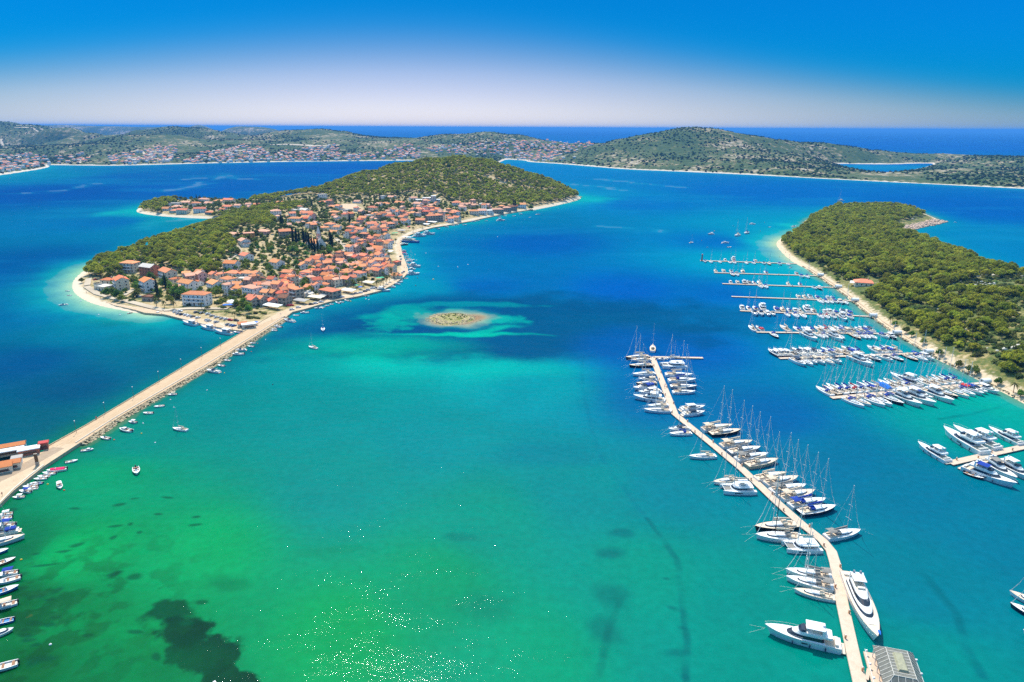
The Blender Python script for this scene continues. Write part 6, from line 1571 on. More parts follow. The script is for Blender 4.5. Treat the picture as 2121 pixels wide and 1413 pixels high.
BOATS = []
def make_boat(key, builder, kind, x, y, ang, L=None, z=0.0):
    parts, L0 = proto(key, builder)
    s = (L / L0) if L else 1.0
    t = link(kind, None, loc=(x, y, z), rz=ang, scale=(s, s, s))
    for nm, me, subs in parts:
        o = link(nm, me, t)
        for sn, sm in subs: link(sn, sm, o)
    t['_'] = 0; del t['_']
    return t
rb = random.Random(21)
SAILS = {
 'sw': (lambda: b_sail(), "white sailing yacht with beige sail cover", 4), 'sb': (lambda: b_sail(cover=M_blue, hood=M_blue), "white sailing yacht with blue sail cover", 4),
 'sbb': (lambda: b_sail(cover=M_blue, hood=M_blue, bim=M_blue), "white sailing yacht with blue bimini", 3), 'sg': (lambda: b_sail(cover=M_gcan, hood=M_gcan, bim=M_gcan), "white sailing yacht with grey awning", 2),
 'sk': (lambda: b_sail(hull=M_hk, deck=M_teak), "black hulled sailing yacht with teak deck", 1), 'sn': (lambda: b_sail(hull=M_hn, cover=M_blue, hood=M_blue), "navy hulled sailing yacht with blue canvas", 1),
 'st': (lambda: b_sail(hull=M_ht, deck=M_teak), "tan hulled sailing yacht with teak deck", 0), 'skm': (lambda: b_sail(mast=M_kmast, big=1.15, hood=M_gcan), "white sailing yacht with tall black mast", 0),
 'swt': (lambda: b_sail(deck=M_teak), "white sailing yacht with teak deck", 2), 'sgr': (lambda: b_sail(hull=M_hg, hood=M_gcan, cover=M_gcan), "grey hulled sailing yacht with grey covers", 0), 'sbe': (lambda: b_sail(hood=M_beige, bim=M_beige, deck=M_teak), "white sailing yacht with beige bimini", 2),
 'sr': (lambda: b_sail(cover=M_redc, hood=M_redc), "white sailing yacht with red sail cover", 1)}
MOTS = {
 'mw': (lambda: b_cruiser(), "white open motor cruiser", 3), 'mh': (lambda: b_cruiser(top=M_white), "white motor cruiser with hardtop", 4), 'mb': (lambda: b_cruiser(canvas=M_blue), "white motor cruiser with blue canopy", 3),
 'mk': (lambda: b_cruiser(top=M_dk, boot=1), "white motor cruiser with dark glass roof", 2), 'me': (lambda: b_cruiser(canvas=M_beige), "white motor cruiser with beige canopy", 2), 'mn': (lambda: b_cruiser(hull=M_hn, top=M_white), "navy hulled motor cruiser with hardtop", 1),
 'mg': (lambda: b_cruiser(canvas=M_gcan), "white motor cruiser with grey canopy", 1), 'my': (lambda: b_yacht(), "white flybridge motor yacht", 2), 'mc': (lambda: b_covered(), "motor cruiser wrapped in bright blue tarpaulin", 0), 'mr': (lambda: b_cruiser(canvas=M_redc), "white motor cruiser with red canopy", 0)}
SMALLS = {
 'ow': (lambda: b_small(), "small white open boat", 4), 'oc': (lambda: b_small(cabin=True), "small white cuddy boat", 3), 'ob': (lambda: b_small(canvas=M_blue), "small white boat under a blue cover", 1), 'obm': (lambda: b_small(bimini=M_white), "small white boat with white bimini", 2),
 'obb': (lambda: b_small(bimini=M_blue), "small white boat with blue bimini", 1), 'obl': (lambda: b_small(hull=M_hb, inside_=M_hb), "small blue open boat", 1), 'owd': (lambda: b_small(hull=M_hwood, inside_=M_teak, motor=False), "small varnished wooden rowing boat", 1),
 'okr': (lambda: b_small(hull=M_hk, inside_=M_seat), "small dark open boat", 1), 'opk': (lambda: b_small(canvas=M_pinkc), "white boat under a crimson cover", 0), 'obe': (lambda: b_small(bimini=M_beige), "small white boat with beige bimini", 1), 'orw': (lambda: b_small(motor=False), "small white rowing boat", 2)}
BIGS = {'super': (b_super, "long white motor superyacht with raked superstructure", 0), 'catf': (lambda: b_cat(), "white catamaran with flybridge roof", 0), 'cat': (lambda: b_cat(fly=False), "white catamaran with low saloon", 0), 'fish': (lambda: b_fishing(), "white fishing trawler with deckhouse", 0), 'tour': (b_tour, "blue hulled excursion boat with sun roof", 0), 'ybl': (lambda: b_yacht(soft=M_blue, hard=False), "white flybridge motor yacht with blue awning", 0), 'ygr': (lambda: b_yacht(soft=M_gcan, hard=False), "white flybridge motor yacht with grey awning", 0), 'okd': (lambda: b_small(hull=M_hk, inside_=M_teak, cabin=False), "dark open launch with teak inside", 0)}
ALLB = {}
for k, d in (('sailboat', SAILS), ('motorboat', MOTS), ('small_boat', SMALLS)):
    for c, v in d.items(): ALLB[c] = (k, *v)
for c, v in BIGS.items(): ALLB[c] = ({'super': 'motor_yacht', 'catf': 'catamaran', 'cat': 'catamaran', 'fish': 'fishing_boat', 'tour': 'excursion_boat', 'ybl': 'motor_yacht', 'ygr': 'motor_yacht', 'okd': 'small_boat'}[c], *v)
ALLB['my'] = ('motor_yacht', *MOTS['my'])
CATN = {'sailboat': "sailing boat", 'motorboat': "motorboat", 'small_boat': "small boat", 'motor_yacht': "motor yacht", 'catamaran': "catamaran", 'fishing_boat': "fishing boat", 'excursion_boat': "excursion boat"}
def pick(d): return rb.choices(list(d), [v[2] for v in d.values()])[0]
BDATA = []                       # (object, kind, description, berth key, x, y)
def boat(code, stern, bow, berth, zref=.7, L=None, mooring=False):
    """a boat from its stern and bow as seen in the photo (at about deck height)"""
    kind, bld, desc, _ = ALLB[code]
    a = Vector(G(*stern, zref)); c = Vector(G(*bow, zref)); d = c - a
    LIM = {'sailboat': (8, 16.5), 'motorboat': (6.5, 13.5), 'small_boat': (4.2, 7.5), 'motor_yacht': (14, 26)}.get(kind, (5, 60))
    if code == 'super': LIM = (20, 40)
    m0 = (a + c) / 2; LL = L or min(max(d.length, LIM[0]), LIM[1]); ctr = m0
    t = make_boat(code, bld, kind, ctr.x, ctr.y, math.atan2(d.y, d.x), LL)
    BDATA.append((t, kind, desc, berth, ctr.x, ctr.y))
    if mooring:
        mb = MB(); s = LL / PROTO[code][1][1]
        for dy in (-.55, .45):
            mb.tube((LL / s * .49, dy * .2, 1.5), (LL / s * .49 + 5 / s, dy * 4, -.3), .022 / s, .022 / s, 4)
        link("mooring_line", mb.mesh("mooring_line", M_rope), t)
    return t
def boat_w(code, x, y, ang, L, berth):
    kind, bld, desc, _ = ALLB[code]
    t = make_boat(code, bld, kind, x, y, ang, L); BDATA.append((t, kind, desc, berth, x, y)); return t
# --- along the long pontoon: west side then east side, from its head
WL = "west side of the long pontoon"; EL = "east side of the long pontoon"
for code, st, bw in [('sk', Z4(300, 368), Z4(72, 385)), ('swt', Z4(322, 398), Z4(122, 405)), ('sk', Z4(332, 452), Z4(106, 460)), ('sw', Z4(362, 532), Z4(138, 546)), ('me', Z4(372, 588), Z4(195, 592)), ('sk', Z4(375, 622), Z4(175, 632)), ('mb', Z4(375, 655), Z4(122, 690)), ('mh', Z4(430, 705), Z4(182, 728)), ('my', Z4(462, 800), Z4(145, 765)), ('sw', Z4(492, 838), Z4(285, 850)), ('sw', Z4(520, 898), Z4(250, 890)),
                     ('mk', Z4(700, 1068), Z4(490, 1085)), ('sb', Z4(718, 1112), Z4(498, 1122)), ('sw', Z4(955, 1335), Z4(692, 1345)), ('swt', Z5(610, 620), Z5(362, 655)), ('sk', Z5(1185, 1070), Z5(760, 1100)), ('skm', Z5(1245, 1195), Z5(758, 1180)), ('sg', Z6(770, 588), Z6(402, 535)), ('sg', Z6(782, 672), Z6(405, 592)), ('swt', Z6(795, 752), Z6(468, 685))]:
    boat(code, st, bw, WL, 1.0, mooring=True)
boat('catf', Z5(765, 715), Z5(440, 715), WL, 1.2, mooring=True)
boat('cat', Z5(1400, 1275), Z5(1050, 1275), WL, 1.2, mooring=True)
boat('my', Z6(838, 1120), Z6(238, 985), WL, 1.6, mooring=True)
for code, st, bw in [('mw', Z4(470, 385), Z4(388, 392)), ('sw', Z4(480, 378), Z4(605, 368)), ('sw', Z4(460, 545), Z4(730, 552)), ('sb', Z4(485, 605), Z4(768, 598)), ('sgr', Z4(510, 660), Z4(772, 664)), ('sw', Z4(532, 715), Z4(757, 712)), ('mh', Z4(610, 885), Z4(852, 865)), ('mk', Z4(632, 930), Z4(848, 915)),
                     ('sbe', Z4(815, 1085), Z4(1125, 1045)), ('sk', Z4(875, 1128), Z4(1220, 1090)), ('sbe', Z5(415, 305), Z5(770, 258)), ('sgr', Z5(510, 365), Z5(832, 320)), ('sg', Z5(575, 435), Z5(912, 382)), ('st', Z5(650, 500), Z5(1032, 432)), ('swt', Z5(775, 620), Z5(1080, 570)), ('sbe', Z5(850, 678), Z5(1215, 605)), ('sg', Z5(925, 745), Z5(1272, 690)), ('sbe', Z5(1012, 812), Z5(1365, 742)), ('sbb', Z5(1090, 890), Z5(1480, 825)), ('sn', Z5(1175, 960), Z5(1585, 892)), ('sg', Z5(1462, 1190), Z5(1800, 1130))]:
    boat(code, st, bw, EL, 1.0, mooring=True)
boat('cat', Z4(660, 455), Z4(415, 455), EL, 1.2)
boat('super', Z6(905, 545), Z6(1125, 1075), EL, 2.4)
boat('swt', (1352, 737), (1352, 707), "head of the long pontoon", 1.0, L=13)
# --- finger pontoons of the peninsula
def pier_row(i, xs, conv, far, berth_side, kinds=None):
    pts = FINGW[i]; a, c = Vector(pts[0]), Vector(pts[-1]); d = (c - a).normalized(); nrm = Vector((-d.y, d.x)); nrm = nrm if nrm.y > 0 else -nrm
    if not far: nrm = -nrm
    last = -99
    for q in xs:
        code = None
        if isinstance(q, tuple): q, code = q
        px, _ = conv(q, 0)
        lo, hi = 0.0, 1.0
        for _ in range(30):
            m_ = (lo + hi) / 2; p = a.lerp(c, m_)
            if to_px(p.x, p.y, .7)[0] < px: lo = m_
            else: hi = m_
        p = a.lerp(c, lo)
        code = code or (pick(SAILS) if rb.random() < (kinds or .5) else pick({k: v for k, v in MOTS.items() if k != 'my'}))
        LL = rb.uniform(10.0, 12.5) if code[0] == 's' else rb.uniform(8.8, 12.0)
        if code == 'my': LL = rb.uniform(15, 17)
        LL *= [1.0, 1.02, 1.05, 1.08, 1.12, 1.18, 1.22, 1.28][i]
        sk = rb.uniform(-.06, .06) + (.10 if i >= 5 else 0)
        dirv = Vector((nrm.x * math.cos(sk) - nrm.y * math.sin(sk), nrm.x * math.sin(sk) + nrm.y * math.cos(sk)))
        ctr = p + dirv * (LL / 2 + 2.2)
        boat_w(code, ctr.x, ctr.y, math.atan2(dirv.y, dirv.x), LL, berth_side)
def bs(i, far): return f"{'far' if far else 'near'} side of the {ordinal(i + 1)} finger pontoon"
A_ = lambda x, y: ZA(x, y); B_ = lambda x, y: Z7(x, y); C__ = lambda x, y: Z8(x, y)
pier_row(0, [(305, 'mh'), (355, 'my'), 490], A_, True, bs(0, 1)); pier_row(0, [(175, 'mb'), (208, 'sw'), (262, 'sw'), (325, 'sb'), 348, (425, 'sw'), 465, (530, 'mk'), (562, 'sk'), 625, 675], A_, False, bs(0, 0))
pier_row(1, [250, 297, 345, 415, 560, (742, 'mg')], A_, True, bs(1, 1)); pier_row(1, [337, 366, 757, 787], A_, False, bs(1, 0))
pier_row(2, [337, 383, 425, 455, 487, 520, 693, 765], A_, True, bs(2, 1)); pier_row(2, [503, 535, 830, 862], A_, False, bs(2, 0))
pier_row(3, [757, 797, 832, 873, 937, (965, 'mb')], A_, True, bs(3, 1)); pier_row(3, [865, 900, 930, 958, 990, 1017], A_, False, bs(3, 0))
pier_row(4, [410, 455, 497, (540, 'my'), (627, 'mb'), 663, (705, 'sbb'), 743, 770, (815, 'my'), 853, 918, 955, 987, 1030, 1075], A_, True, bs(4, 1), .35); pier_row(4, [468, 510, 545, 583, 667, 713, 758, 865, 905, 945, (993, 'my'), 1045], A_, False, bs(4, 0), .5)
pier_row(5, [485, (540, 'mr'), 700, 770, 815, (850, 'sbb'), 900, (945, 'sr'), (990, 'sk'), 1030, 1070, 1105, 1145, 1180, (1215, 'mk')], A_, True, bs(5, 1), .6); pier_row(5, [(570, 'sn'), (760, 'my'), 838, 873, (912, 'my'), 950, 1050, (1090, 'sbb'), (1122, 'sb'), 1152, 1228, 1270], A_, False, bs(5, 0), .5)
pier_row(6, [(165, 'mn'), 205, 245, 300, 360, 420, 480, (540, 'sb'), 600, 655, 710, 770, 830, 975, 1030, (1085, 'mb'), 1140], C__, True, bs(6, 1), .5); pier_row(6, [215, 275, 335, 390, 450, (515, 'mk'), (680, 'my'), 750, 830, 920, (1000, 'sn'), 1120, 1185, 1240], C__, False, bs(6, 0), .55)
pier_row(7, [(590, 'sb'), 650, (710, 'sb'), 765, 820, 880, 940, 1000, (1060, 'mc'), (1120, 'sw'), 1180, 1245, (1310, 'my'), 1400, 1460, 1520, 1580, (1640, 'sb')], C__, True, bs(7, 1), .8); pier_row(7, [625, 700, (770, 'sb'), 840, (915, 'sn'), (1010, 'my'), (1100, 'my'), (1180, 'mb'), (1270, 'my'), (1370, 'sk'), (1450, 'swt'), (1520, 'sb'), (1575, 'mr'), (1630, 'mb'), 1690], C__, False, bs(7, 0), .7)
# --- the motor-yacht pontoon
YL = "motor-yacht pontoon"
boat('my', Z9(600, 655), Z9(145, 400), YL, 1.8); boat('my', Z9(1140, 545), Z9(515, 205), YL, 1.8); boat('my', Z9(1330, 480), Z9(655, 180), YL, 1.8); boat('my', Z9(1680, 410), Z9(1180, 180), YL, 1.8)
boat('ybl', Z9(820, 735), Z9(1600, 1030), YL, 1.8); boat('ygr', Z9(1110, 640), Z9(1600, 940), YL, 1.8); boat('my', Z9(1310, 660), Z9(1900, 960), YL, 1.8)
boat('ow', (425, 1462), (449, 1406), "open water", .4, L=6.5)
boat('okd', Z9(740, 795), Z9(1210, 970), YL, .7); boat('ow', Z9(850, 455), Z9(715, 405), YL, .4)
boat('swt', (2190, 1268), (2090, 1225), "right-hand frame edge".replace("right-hand frame edge", "berth beyond the floating restaurant"), 1.0); boat('sn', (2195, 1296), (2091, 1250), "berth beyond the floating restaurant", 1.0); boat('sw', (2230, 1350), (2118, 1306), "berth beyond the floating restaurant", 1.0)
# --- small boats along the causeway, from its near end
CWB = "boat side of the causeway"
for code, x, y, w, h_ in [('ow', 24, 935 - 935 + 1030, 26, 0)]: pass
Zc = lambda x, y: (180 + x / 4.079, 640 + y / 4.079)
Zq = lambda x, y: (x / 7.067, 860 + y / 7.067)
for code, st, bw in [('opk', Zq(980, 785), Zq(680, 825)), ('ow', Zq(820, 850), Zq(622, 850)), ('orw', Zq(735, 888), Zq(545, 900)), ('ow', Zq(690, 920), Zq(490, 940)), ('obl', Zq(628, 990), Zq(480, 990)), ('oc', Zq(550, 1000), Zq(405, 1018)), ('ow', Zq(560, 1040), Zq(330, 1055)), ('orw', Zq(525, 1068), Zq(420, 1078)), ('obb', Zq(460, 1120), Zq(280, 1108)), ('obm', Zq(365, 1190), Zq(180, 1205)),
                     ('ow', Zq(955, 690), Zq(1145, 660)), ('oc', Zq(1185, 520), Zq(1375, 500)), ('ow', Zq(1610, 345), Zq(1470, 325)), ('oc', Zq(1935, 235), Zq(1750, 205)), ('obm', Zq(2005, 105), Zq(1880, 95)),
                     ('ow', Zc(562, 878), Zc(473, 880)), ('ow', Zc(655, 815), Zc(566, 828)), ('obe', Zc(762, 718), Zc(682, 725)), ('owd', Zc(945, 565), Zc(890, 560)), ('owd', Zc(990, 532), Zc(938, 530)), ('mw', Zc(1120, 535), Zc(1013, 522)), ('ow', Zc(1165, 482), Zc(1105, 475)), ('ow', Zc(1218, 435), Zc(1157, 433)), ('oc', Zc(1338, 380), Zc(1218, 385)), ('mw', Zc(1345, 345), Zc(1245, 352)), ('ow', Zc(1415, 318), Zc(1358, 315)), ('orw', Zc(1425, 287), Zc(1375, 287)), ('ow', Zc(1610, 182), Zc(1552, 182)), ('oc', Zc(1648, 155), Zc(1575, 148)), ('mw', Zc(1752, 110), Zc(1665, 95)), ('orw', Zc(1600, 168), Zc(1560, 170)), ('ow', Zc(1795, 55), Zc(1740, 55)), ('oc', Zc(1878, 30), Zc(1800, 35))]:
    boat(code, st, bw, CWB, .4)
# --- small boats at the near quay (bottom corner of the bay), from the causeway outward
Zl = lambda x, y: (x / 3.59, 1020 + y / 3.59)
NQ = "near quay"
for code, st, bw in [('obm', Zl(95, 150), Zl(-30, 175)), ('ow', Zl(92, 182), Zl(-60, 205)), ('obb', Zl(125, 238), Zl(-60, 250)), ('mb', Zl(140, 280), Zl(-110, 330)), ('swt', Zl(-160, 410), Zl(192, 330)), ('obl', Zl(-110, 465), Zl(68, 425)), ('owd', Zl(-60, 545), Zl(120, 490)), ('obb', Zl(135, 590), Zl(-50, 625)), ('ow', Zl(165, 625), Zl(-70, 690)), ('obl', Zl(-120, 775), Zl(192, 685)), ('obe', Zl(130, 815), Zl(-90, 880)), ('obl', Zl(105, 940), Zl(-80, 985)), ('oc', Zl(-100, 1085), Zl(105, 1015)), ('ow', Zl(135, 1265), Zl(-120, 1340))]:
    boat(code, st, bw, NQ, .5)
# --- along the island quay, from the causeway eastwards
IQ = "island quay"
ZBc = ZB
for code, st, bw in [('ow', ZB(400, 1335), ZB(330, 1330)), ('oc', ZB(330, 1350), ZB(250, 1370)), ('ow', ZB(250, 1385), ZB(190, 1380)), ('mw', ZB(190, 1395), ZB(110, 1400)), ('ow', ZB(510, 1320), ZB(432, 1300)), ('ow', ZB(570, 1300), ZB(500, 1290)), ('ow', ZB(658, 1278), ZB(575, 1265)), ('obl', ZB(655, 1245), ZB(782, 1215)), ('oc', ZB(940, 1205), ZB(850, 1180)), ('oc', ZB(1110, 1150), ZB(1030, 1130)), ('my', ZB(1100, 1112), ZB(1328, 1122)), ('oc', ZB(1300, 1045), ZB(1420, 1065)), ('mh', ZB(1380, 1005), ZB(1490, 1015)), ('ow', ZB(1425, 970), ZB(1530, 975)), ('ow', ZB(1450, 948), ZB(1530, 945)), ('ow', ZB(1540, 915), ZB(1615, 912)),
                     ('my', ZB(1622, 850), ZB(1765, 845)), ('mh', ZB(1620, 760), ZB(1738, 775)), ('my', ZB(1630, 710), ZB(1825, 730)), ('mw', ZB(1600, 690), ZB(1670, 680)), ('oc', ZB(1565, 665), ZB(1610, 672)), ('swt', ZB(1580, 630), ZB(1720, 615)), ('mh', ZB(1575, 640), ZB(1690, 640)), ('mw', ZB(1550, 590), ZB(1640, 600)), ('ow', ZB(1550, 555), ZB(1625, 558)), ('obl', ZB(1520, 520), ZB(1610, 525)), ('opk', ZB(1510, 495), ZB(1595, 500)), ('mn', ZB(1500, 470), ZB(1590, 468)), ('mn', ZB(1475, 375), ZB(1620, 365)), ('tour', ZB(1500, 310), ZB(1808, 335)), ('my', ZB(1690, 235), ZB(1920, 225)), ('my', ZB(1840, 200), ZB(2060, 200)),
                     ('obl', Z3(265, 722), Z3(300, 725)), ('obe', Z3(330, 705), Z3(380, 710)), ('ow', Z3(490, 688), Z3(527, 690)), ('mh', Z3(560, 662), Z3(610, 660)), ('oc', Z3(612, 655), Z3(642, 655)), ('oc', Z3(680, 655), Z3(710, 655)), ('my', Z3(792, 652), Z3(854, 652)), ('ow', Z3(920, 613), Z3(953, 613)), ('oc', Z3(975, 597), Z3(1007, 597)), ('mw', Z3(1122, 600), Z3(1162, 600)), ('ow', Z3(1062, 624), Z3(1078, 624)), ('ow', Z3(842, 612), Z3(872, 610)), ('obl', Z3(790, 618), Z3(825, 620)), ('ow', Z3(1098, 567), Z3(1122, 568)), ('ow', Z3(650, 636), Z3(676, 634)), ('ow', Z3(430, 690), Z3(462, 688)), ('ow', Z3(400, 695), Z3(428, 692))]:
    boat(code, st, bw, IQ, .6)
# --- trawlers and a boat at the car-park quay
PQ = "car-park quay"
boat('fish', Z1(1290, 1312), Z1(1150, 1283), PQ, 0, L=16); boat('fish', Z1(1440, 1352), Z1(1310, 1322), PQ, 0, L=16); boat('fish', Z1(1590, 1388), Z1(1430, 1362), PQ, 0, L=17)
boat('oc', Z1(985, 1215), Z1(915, 1195), PQ, .6, L=9); boat('obl', Z1(1660, 1368), Z1(1595, 1362), PQ, .5); boat('owd', Z1(720, 1195), Z1(680, 1203), PQ, .4)
# --- at anchor or on buoys
AN = "open water"
for code, st, bw, zr in [('sw', (388, 890), (357, 886), .8), ('sb', (668, 674), (670, 690), .8), ('sw', (657, 721), (639, 717), .8), ('ow', (281, 968), (284, 984), .4), ('obm', (122, 1002), (126, 1013), .4), ('ow', Z1(155, 1008), Z1(182, 1008), .4), ('ow', Z1(168, 1047), Z1(200, 1047), .4), ('mw', Z1(152, 1125), Z1(100, 1132), .5),
                         ('sw', ZA(83, 362), ZA(105, 358), .7), ('mh', ZA(228, 308), ZA(195, 312), .6), ('sw', ZA(390, 312), ZA(356, 322), .7), ('sb', ZA(440, 298), ZA(417, 308), .7), ('mh', ZA(450, 247), ZA(487, 250), .6), ('ow', ZA(563, 266), ZA(578, 266), .5), ('mh', ZA(280, 362), ZA(325, 362), .6), ('ow', ZA(312, 389), ZA(340, 388), .5), ('mw', ZA(708, 265), ZA(732, 262), .5), ('swt', ZA(1018, 104), ZA(984, 106), .8), ('mh', ZA(996, 134), ZA(962, 134), .6), ('ow', ZA(1712, 237), ZA(1692, 236), .4), ('ow', ZA(705, 511), ZA(690, 514), .4), ('ow', (18, 369), (24, 370), .4)]:
    boat(code, st, bw, AN, zr, L=9.0 if code == 'sb' and st[1] > 600 else None)
print("boats", len(BDATA))
# ------------------------------------------------------------------ landmarks and small things
def part(name, mb, mt, parent, smooth=False): return link(name, mb.mesh(name, mt, smooth), parent)
# church: facade looks down to the harbour, bell tower with a stone spire behind
x, y, z = P(*Z2(712, 664)); M_lime = mat("pale_limestone", (.80, .74, .64), .85, .15, vary=.06)
e = tag(link("church", None, loc=(x - 5, y + 6, z - .5), rz=-.75), "pale stone village church with curved facade and pointed bell tower beside dark cypresses", "church")
mb = MB(); v = [(-20, -5.5, -3), (0, -5.5, -3), (0, 5.5, -3), (-20, 5.5, -3), (-20, -5.5, 8), (0, -5.5, 8), (0, 5.5, 8), (-20, 5.5, 8), (-20, 0, 11), (0, 0, 11)]
part("wall", mb.add(v, [(0, 1, 5, 4), (2, 3, 7, 6), (1, 2, 6, 9, 5), (3, 0, 4, 8, 7)]), M_lime, e)
mb = MB()
for s in (-1, 1):
    a = [(-20.3, s * 5.9, 7.85), (-.3, s * 5.9, 7.85), (-.3, 0, 11.1), (-20.3, 0, 11.1)]; q = [(p[0], p[1], p[2] + .25) for p in a]
    f = [(0, 1, 2, 3), (7, 6, 5, 4), (0, 4, 5, 1), (1, 5, 6, 2), (2, 6, 7, 3), (3, 7, 4, 0)]; mb.add(a + q, f if s > 0 else [tuple(reversed(t)) for t in f])
part("roof", mb, M_roof[OR], e)
prof = [(-6.2, -3), (6.2, -3), (6.2, 7.6), (5.0, 8.6), (3.6, 9.2), (3.2, 11.2), (1.8, 12.6), (0, 13.2), (-1.8, 12.6), (-3.2, 11.2), (-3.6, 9.2), (-5.0, 8.6), (-6.2, 7.6)]
fac = part("facade", MB().loft([[(.003, y_, z_) for y_, z_ in prof], [(.8, y_, z_) for y_, z_ in prof]]), M_lime, e)
part("rose_window", MB().tube((.75, 0, 7.6), (.86, 0, 7.6), .8, .8, 12), M_glass, fac); part("door", MB().box(.78, .9, -1.0, 1.0, 0, 3.6), M_door, fac)
tw = part("bell_tower", MB().box(-17.5, -13.5, 5.7, 9.7, -3, 13), M_lime, e)
part("belfry", MB().box(-17.2, -13.8, 6.0, 9.4, 13.003, 16.5), mat("pinkish_stone", (.62, .46, .38), .85, .1, vary=.1), tw)
part("spire", MB().tube((-15.5, 7.7, 16.45), (-15.5, 7.7, 25.5), 2.5, .1, 8), M_lime, tw)
HPOS.append((x - 5, y + 6, 12))
# stepped white hotel under the pines
x, y, z = P(*Z2(1600, 256)); e = tag(link("hotel", None, loc=(x, y + 8, z), rz=.1), "white stepped flat-roofed hotel at the foot of the wooded hill", "hotel")
for i, (x0, x1, h) in enumerate([(-21, -9, 6.2), (-9, 6, 9.3), (6, 15, 12.3), (15, 22, 6.2)]):
    w = part("wing", MB().box(x0 + .003, x1, -5, 5, -4, h).box(x0 - .1, x1 + .1, -5.3, 5.2, h + .003, h + .35), M_wall[0], e)
    for fl in range(int(h / 3)):
        n_ = int((x1 - x0) / 3)
        for k in range(n_):
            q = link("window", WIN, w, loc=(x0 + (k + .5) * (x1 - x0) / n_, -5, fl * 3 + 1.6), scale=(1.5, 1, 1.2))
# restaurant under the pines on the peninsula
x, y, z = P(1792, 592)
house(x, y + 4, z - .3, -.35, 15, 12, 1, 'hip', 1, OR); t = HOUSES.pop()[0]; t.name = "restaurant"; tag(t, "single-storey restaurant with orange tiled roof among the peninsula's pines", "restaurant")
# awnings and parasols along the waterfront
aw_cloth = {}
M_awn = [mat("white_awning", (.82, .80, .76), .8, .1), mat("cream_awning", (.76, .66, .50), .8, .1), mat("grey_awning", (.42, .38, .34), .8, .1)]
AWN = []
def awning(px, py, wpx, ci, rz=-.45, d=6):
    x, y, z = P(px, py); zc = to_px(x, y, z)[2]; w = max(5, wpx * zc / F_PX); z = max(z, 1.5)
    e = link("terrace_awning", None, loc=(x, y + 2, z), rz=rz)
    part("canopy", MB().loft([[(-w / 2, k, h), (w / 2, k, h), (w / 2, k, h - .18), (-w / 2, k, h - .18)] for k, h in ((-d / 2, 2.6), (-d / 6, 3.05), (d / 6, 3.1), (d / 2, 3.3))]), M_awn[ci], e)
    for sx in (-1, 1):
        for sy in (-1, 1): part("post", MB().tube((sx * (w / 2 - .2), sy * (d / 2 - .2), -.5), (sx * (w / 2 - .2), sy * (d / 2 - .2), 2.55 + .3 * (sy + 1)), .07, .07, 5), M_mast, e)
    for k in range(max(1, int(w / 3))):
        part("table", MB().box(-w / 2 + 1 + k * 3, -w / 2 + 2 + k * 3, -1.2, -.2, .72, .77).tube((-w / 2 + 1.5 + k * 3, -.7, 0), (-w / 2 + 1.5 + k * 3, -.7, .72), .06), M_hwood, e)
    AWN.append((e, ["white", "cream", "grey"][ci]))
for q, w, c in [(Z1(1620, 1140), 48, 0), (Z2(265, 1165), 42, 0), (Z2(640, 1090), 36, 1), (Z2(920, 1030), 30, 0), (Z2(1095, 962), 26, 1), (Z2(510, 1120), 32, 2), (Z2(700, 1078), 18, 2), (Z2(1640, 430), 22, 0), (Z2(1590, 450), 16, 0), (Z2(1380, 505), 18, 2), (Z2(1275, 690), 14, 0), ((1774, 592), 22, 0)]:
    awning(*q, w, c)
PAR = []
def parasol(px, py, r, mt, nm):
    x, y, z = P(px, py); e = link("parasol", None, loc=(x, y, max(z, 1.5)))
    part("canopy", MB().tube((0, 0, 2.2), (0, 0, 2.95), r, .08, 8), mt, e); part("pole", MB().tube((0, 0, 0), (0, 0, 2.3), .05, .05, 5), M_mast, e); PAR.append((e, nm))
M_grn = mat("green_parasol_cloth", (.10, .48, .25), .8, .1)
for q, r, mt, nm in [(Z2(1185, 915), 3.0, M_grn, "green"), (Z2(1210, 912), 2.6, M_grn, "green"), (Z2(990, 980), 2.2, M_grn, "green"), (Z2(1310, 525), 2.6, M_grn, "green"), (Z2(1335, 522), 2.4, M_grn, "green"), (Z2(1025, 995), 2.0, M_bblue, "blue"), (Z1(1530, 1150), 2.4, M_bblue, "blue"), (Z1(1565, 1148), 2.4, M_bblue, "blue"), (Z1(1600, 1144), 2.4, M_bblue, "blue"), (Z1(1785, 1305), 2.2, M_bblue, "blue"), (Zq(505, 605), 1.5, M_bblue, "blue"), (Zq(525, 590), 1.5, M_awn[0], "white"), (Z2(1440, 468), 2.2, M_pinkc, "crimson")]:
    parasol(*q, r, mt, nm)
# kiosks
KIO = []
def kiosk(px, py, w, d, h, wall, roof, rz, label, flat=False):
    x, y, z = P(px, py); z = 1.5 if z < 1.5 else z
    e = tag(link("kiosk", None, loc=(x, y + d * .4, z), rz=rz), label, "kiosk")
    part("wall", MB().box(-w / 2, w / 2, -d / 2, d / 2, -.2, h), wall, e)
    if flat: part("roof", MB().box(-w / 2 - .5, w / 2 + .5, -d / 2 - .7, d / 2 + .3, h + .003, h + .3, .25, .25), roof, e)
    else: part("roof", MB().loft([[(s, -d / 2 - .4, h - .05), (s, 0, h + d * .22), (s, d / 2 + .4, h - .05), (s, d / 2 + .4, h - .2), (s, -d / 2 - .4, h - .2)] for s in (-w / 2 - .3, w / 2 + .3)]), roof, e)
    part("dark_opening", MB().box(-w * .35, w * .35, -d / 2 - .08, -d / 2 + .02, 1.0, min(1.8, h - .5)), M_dk, e); part("shelf", MB().box(-w * .38, w * .38, -d / 2 - .45, -d / 2 - .085, .9, 1.0), M_hwood, e)  # dark slab on the wall stands in for the shaded serving opening
    KIO.append(e)
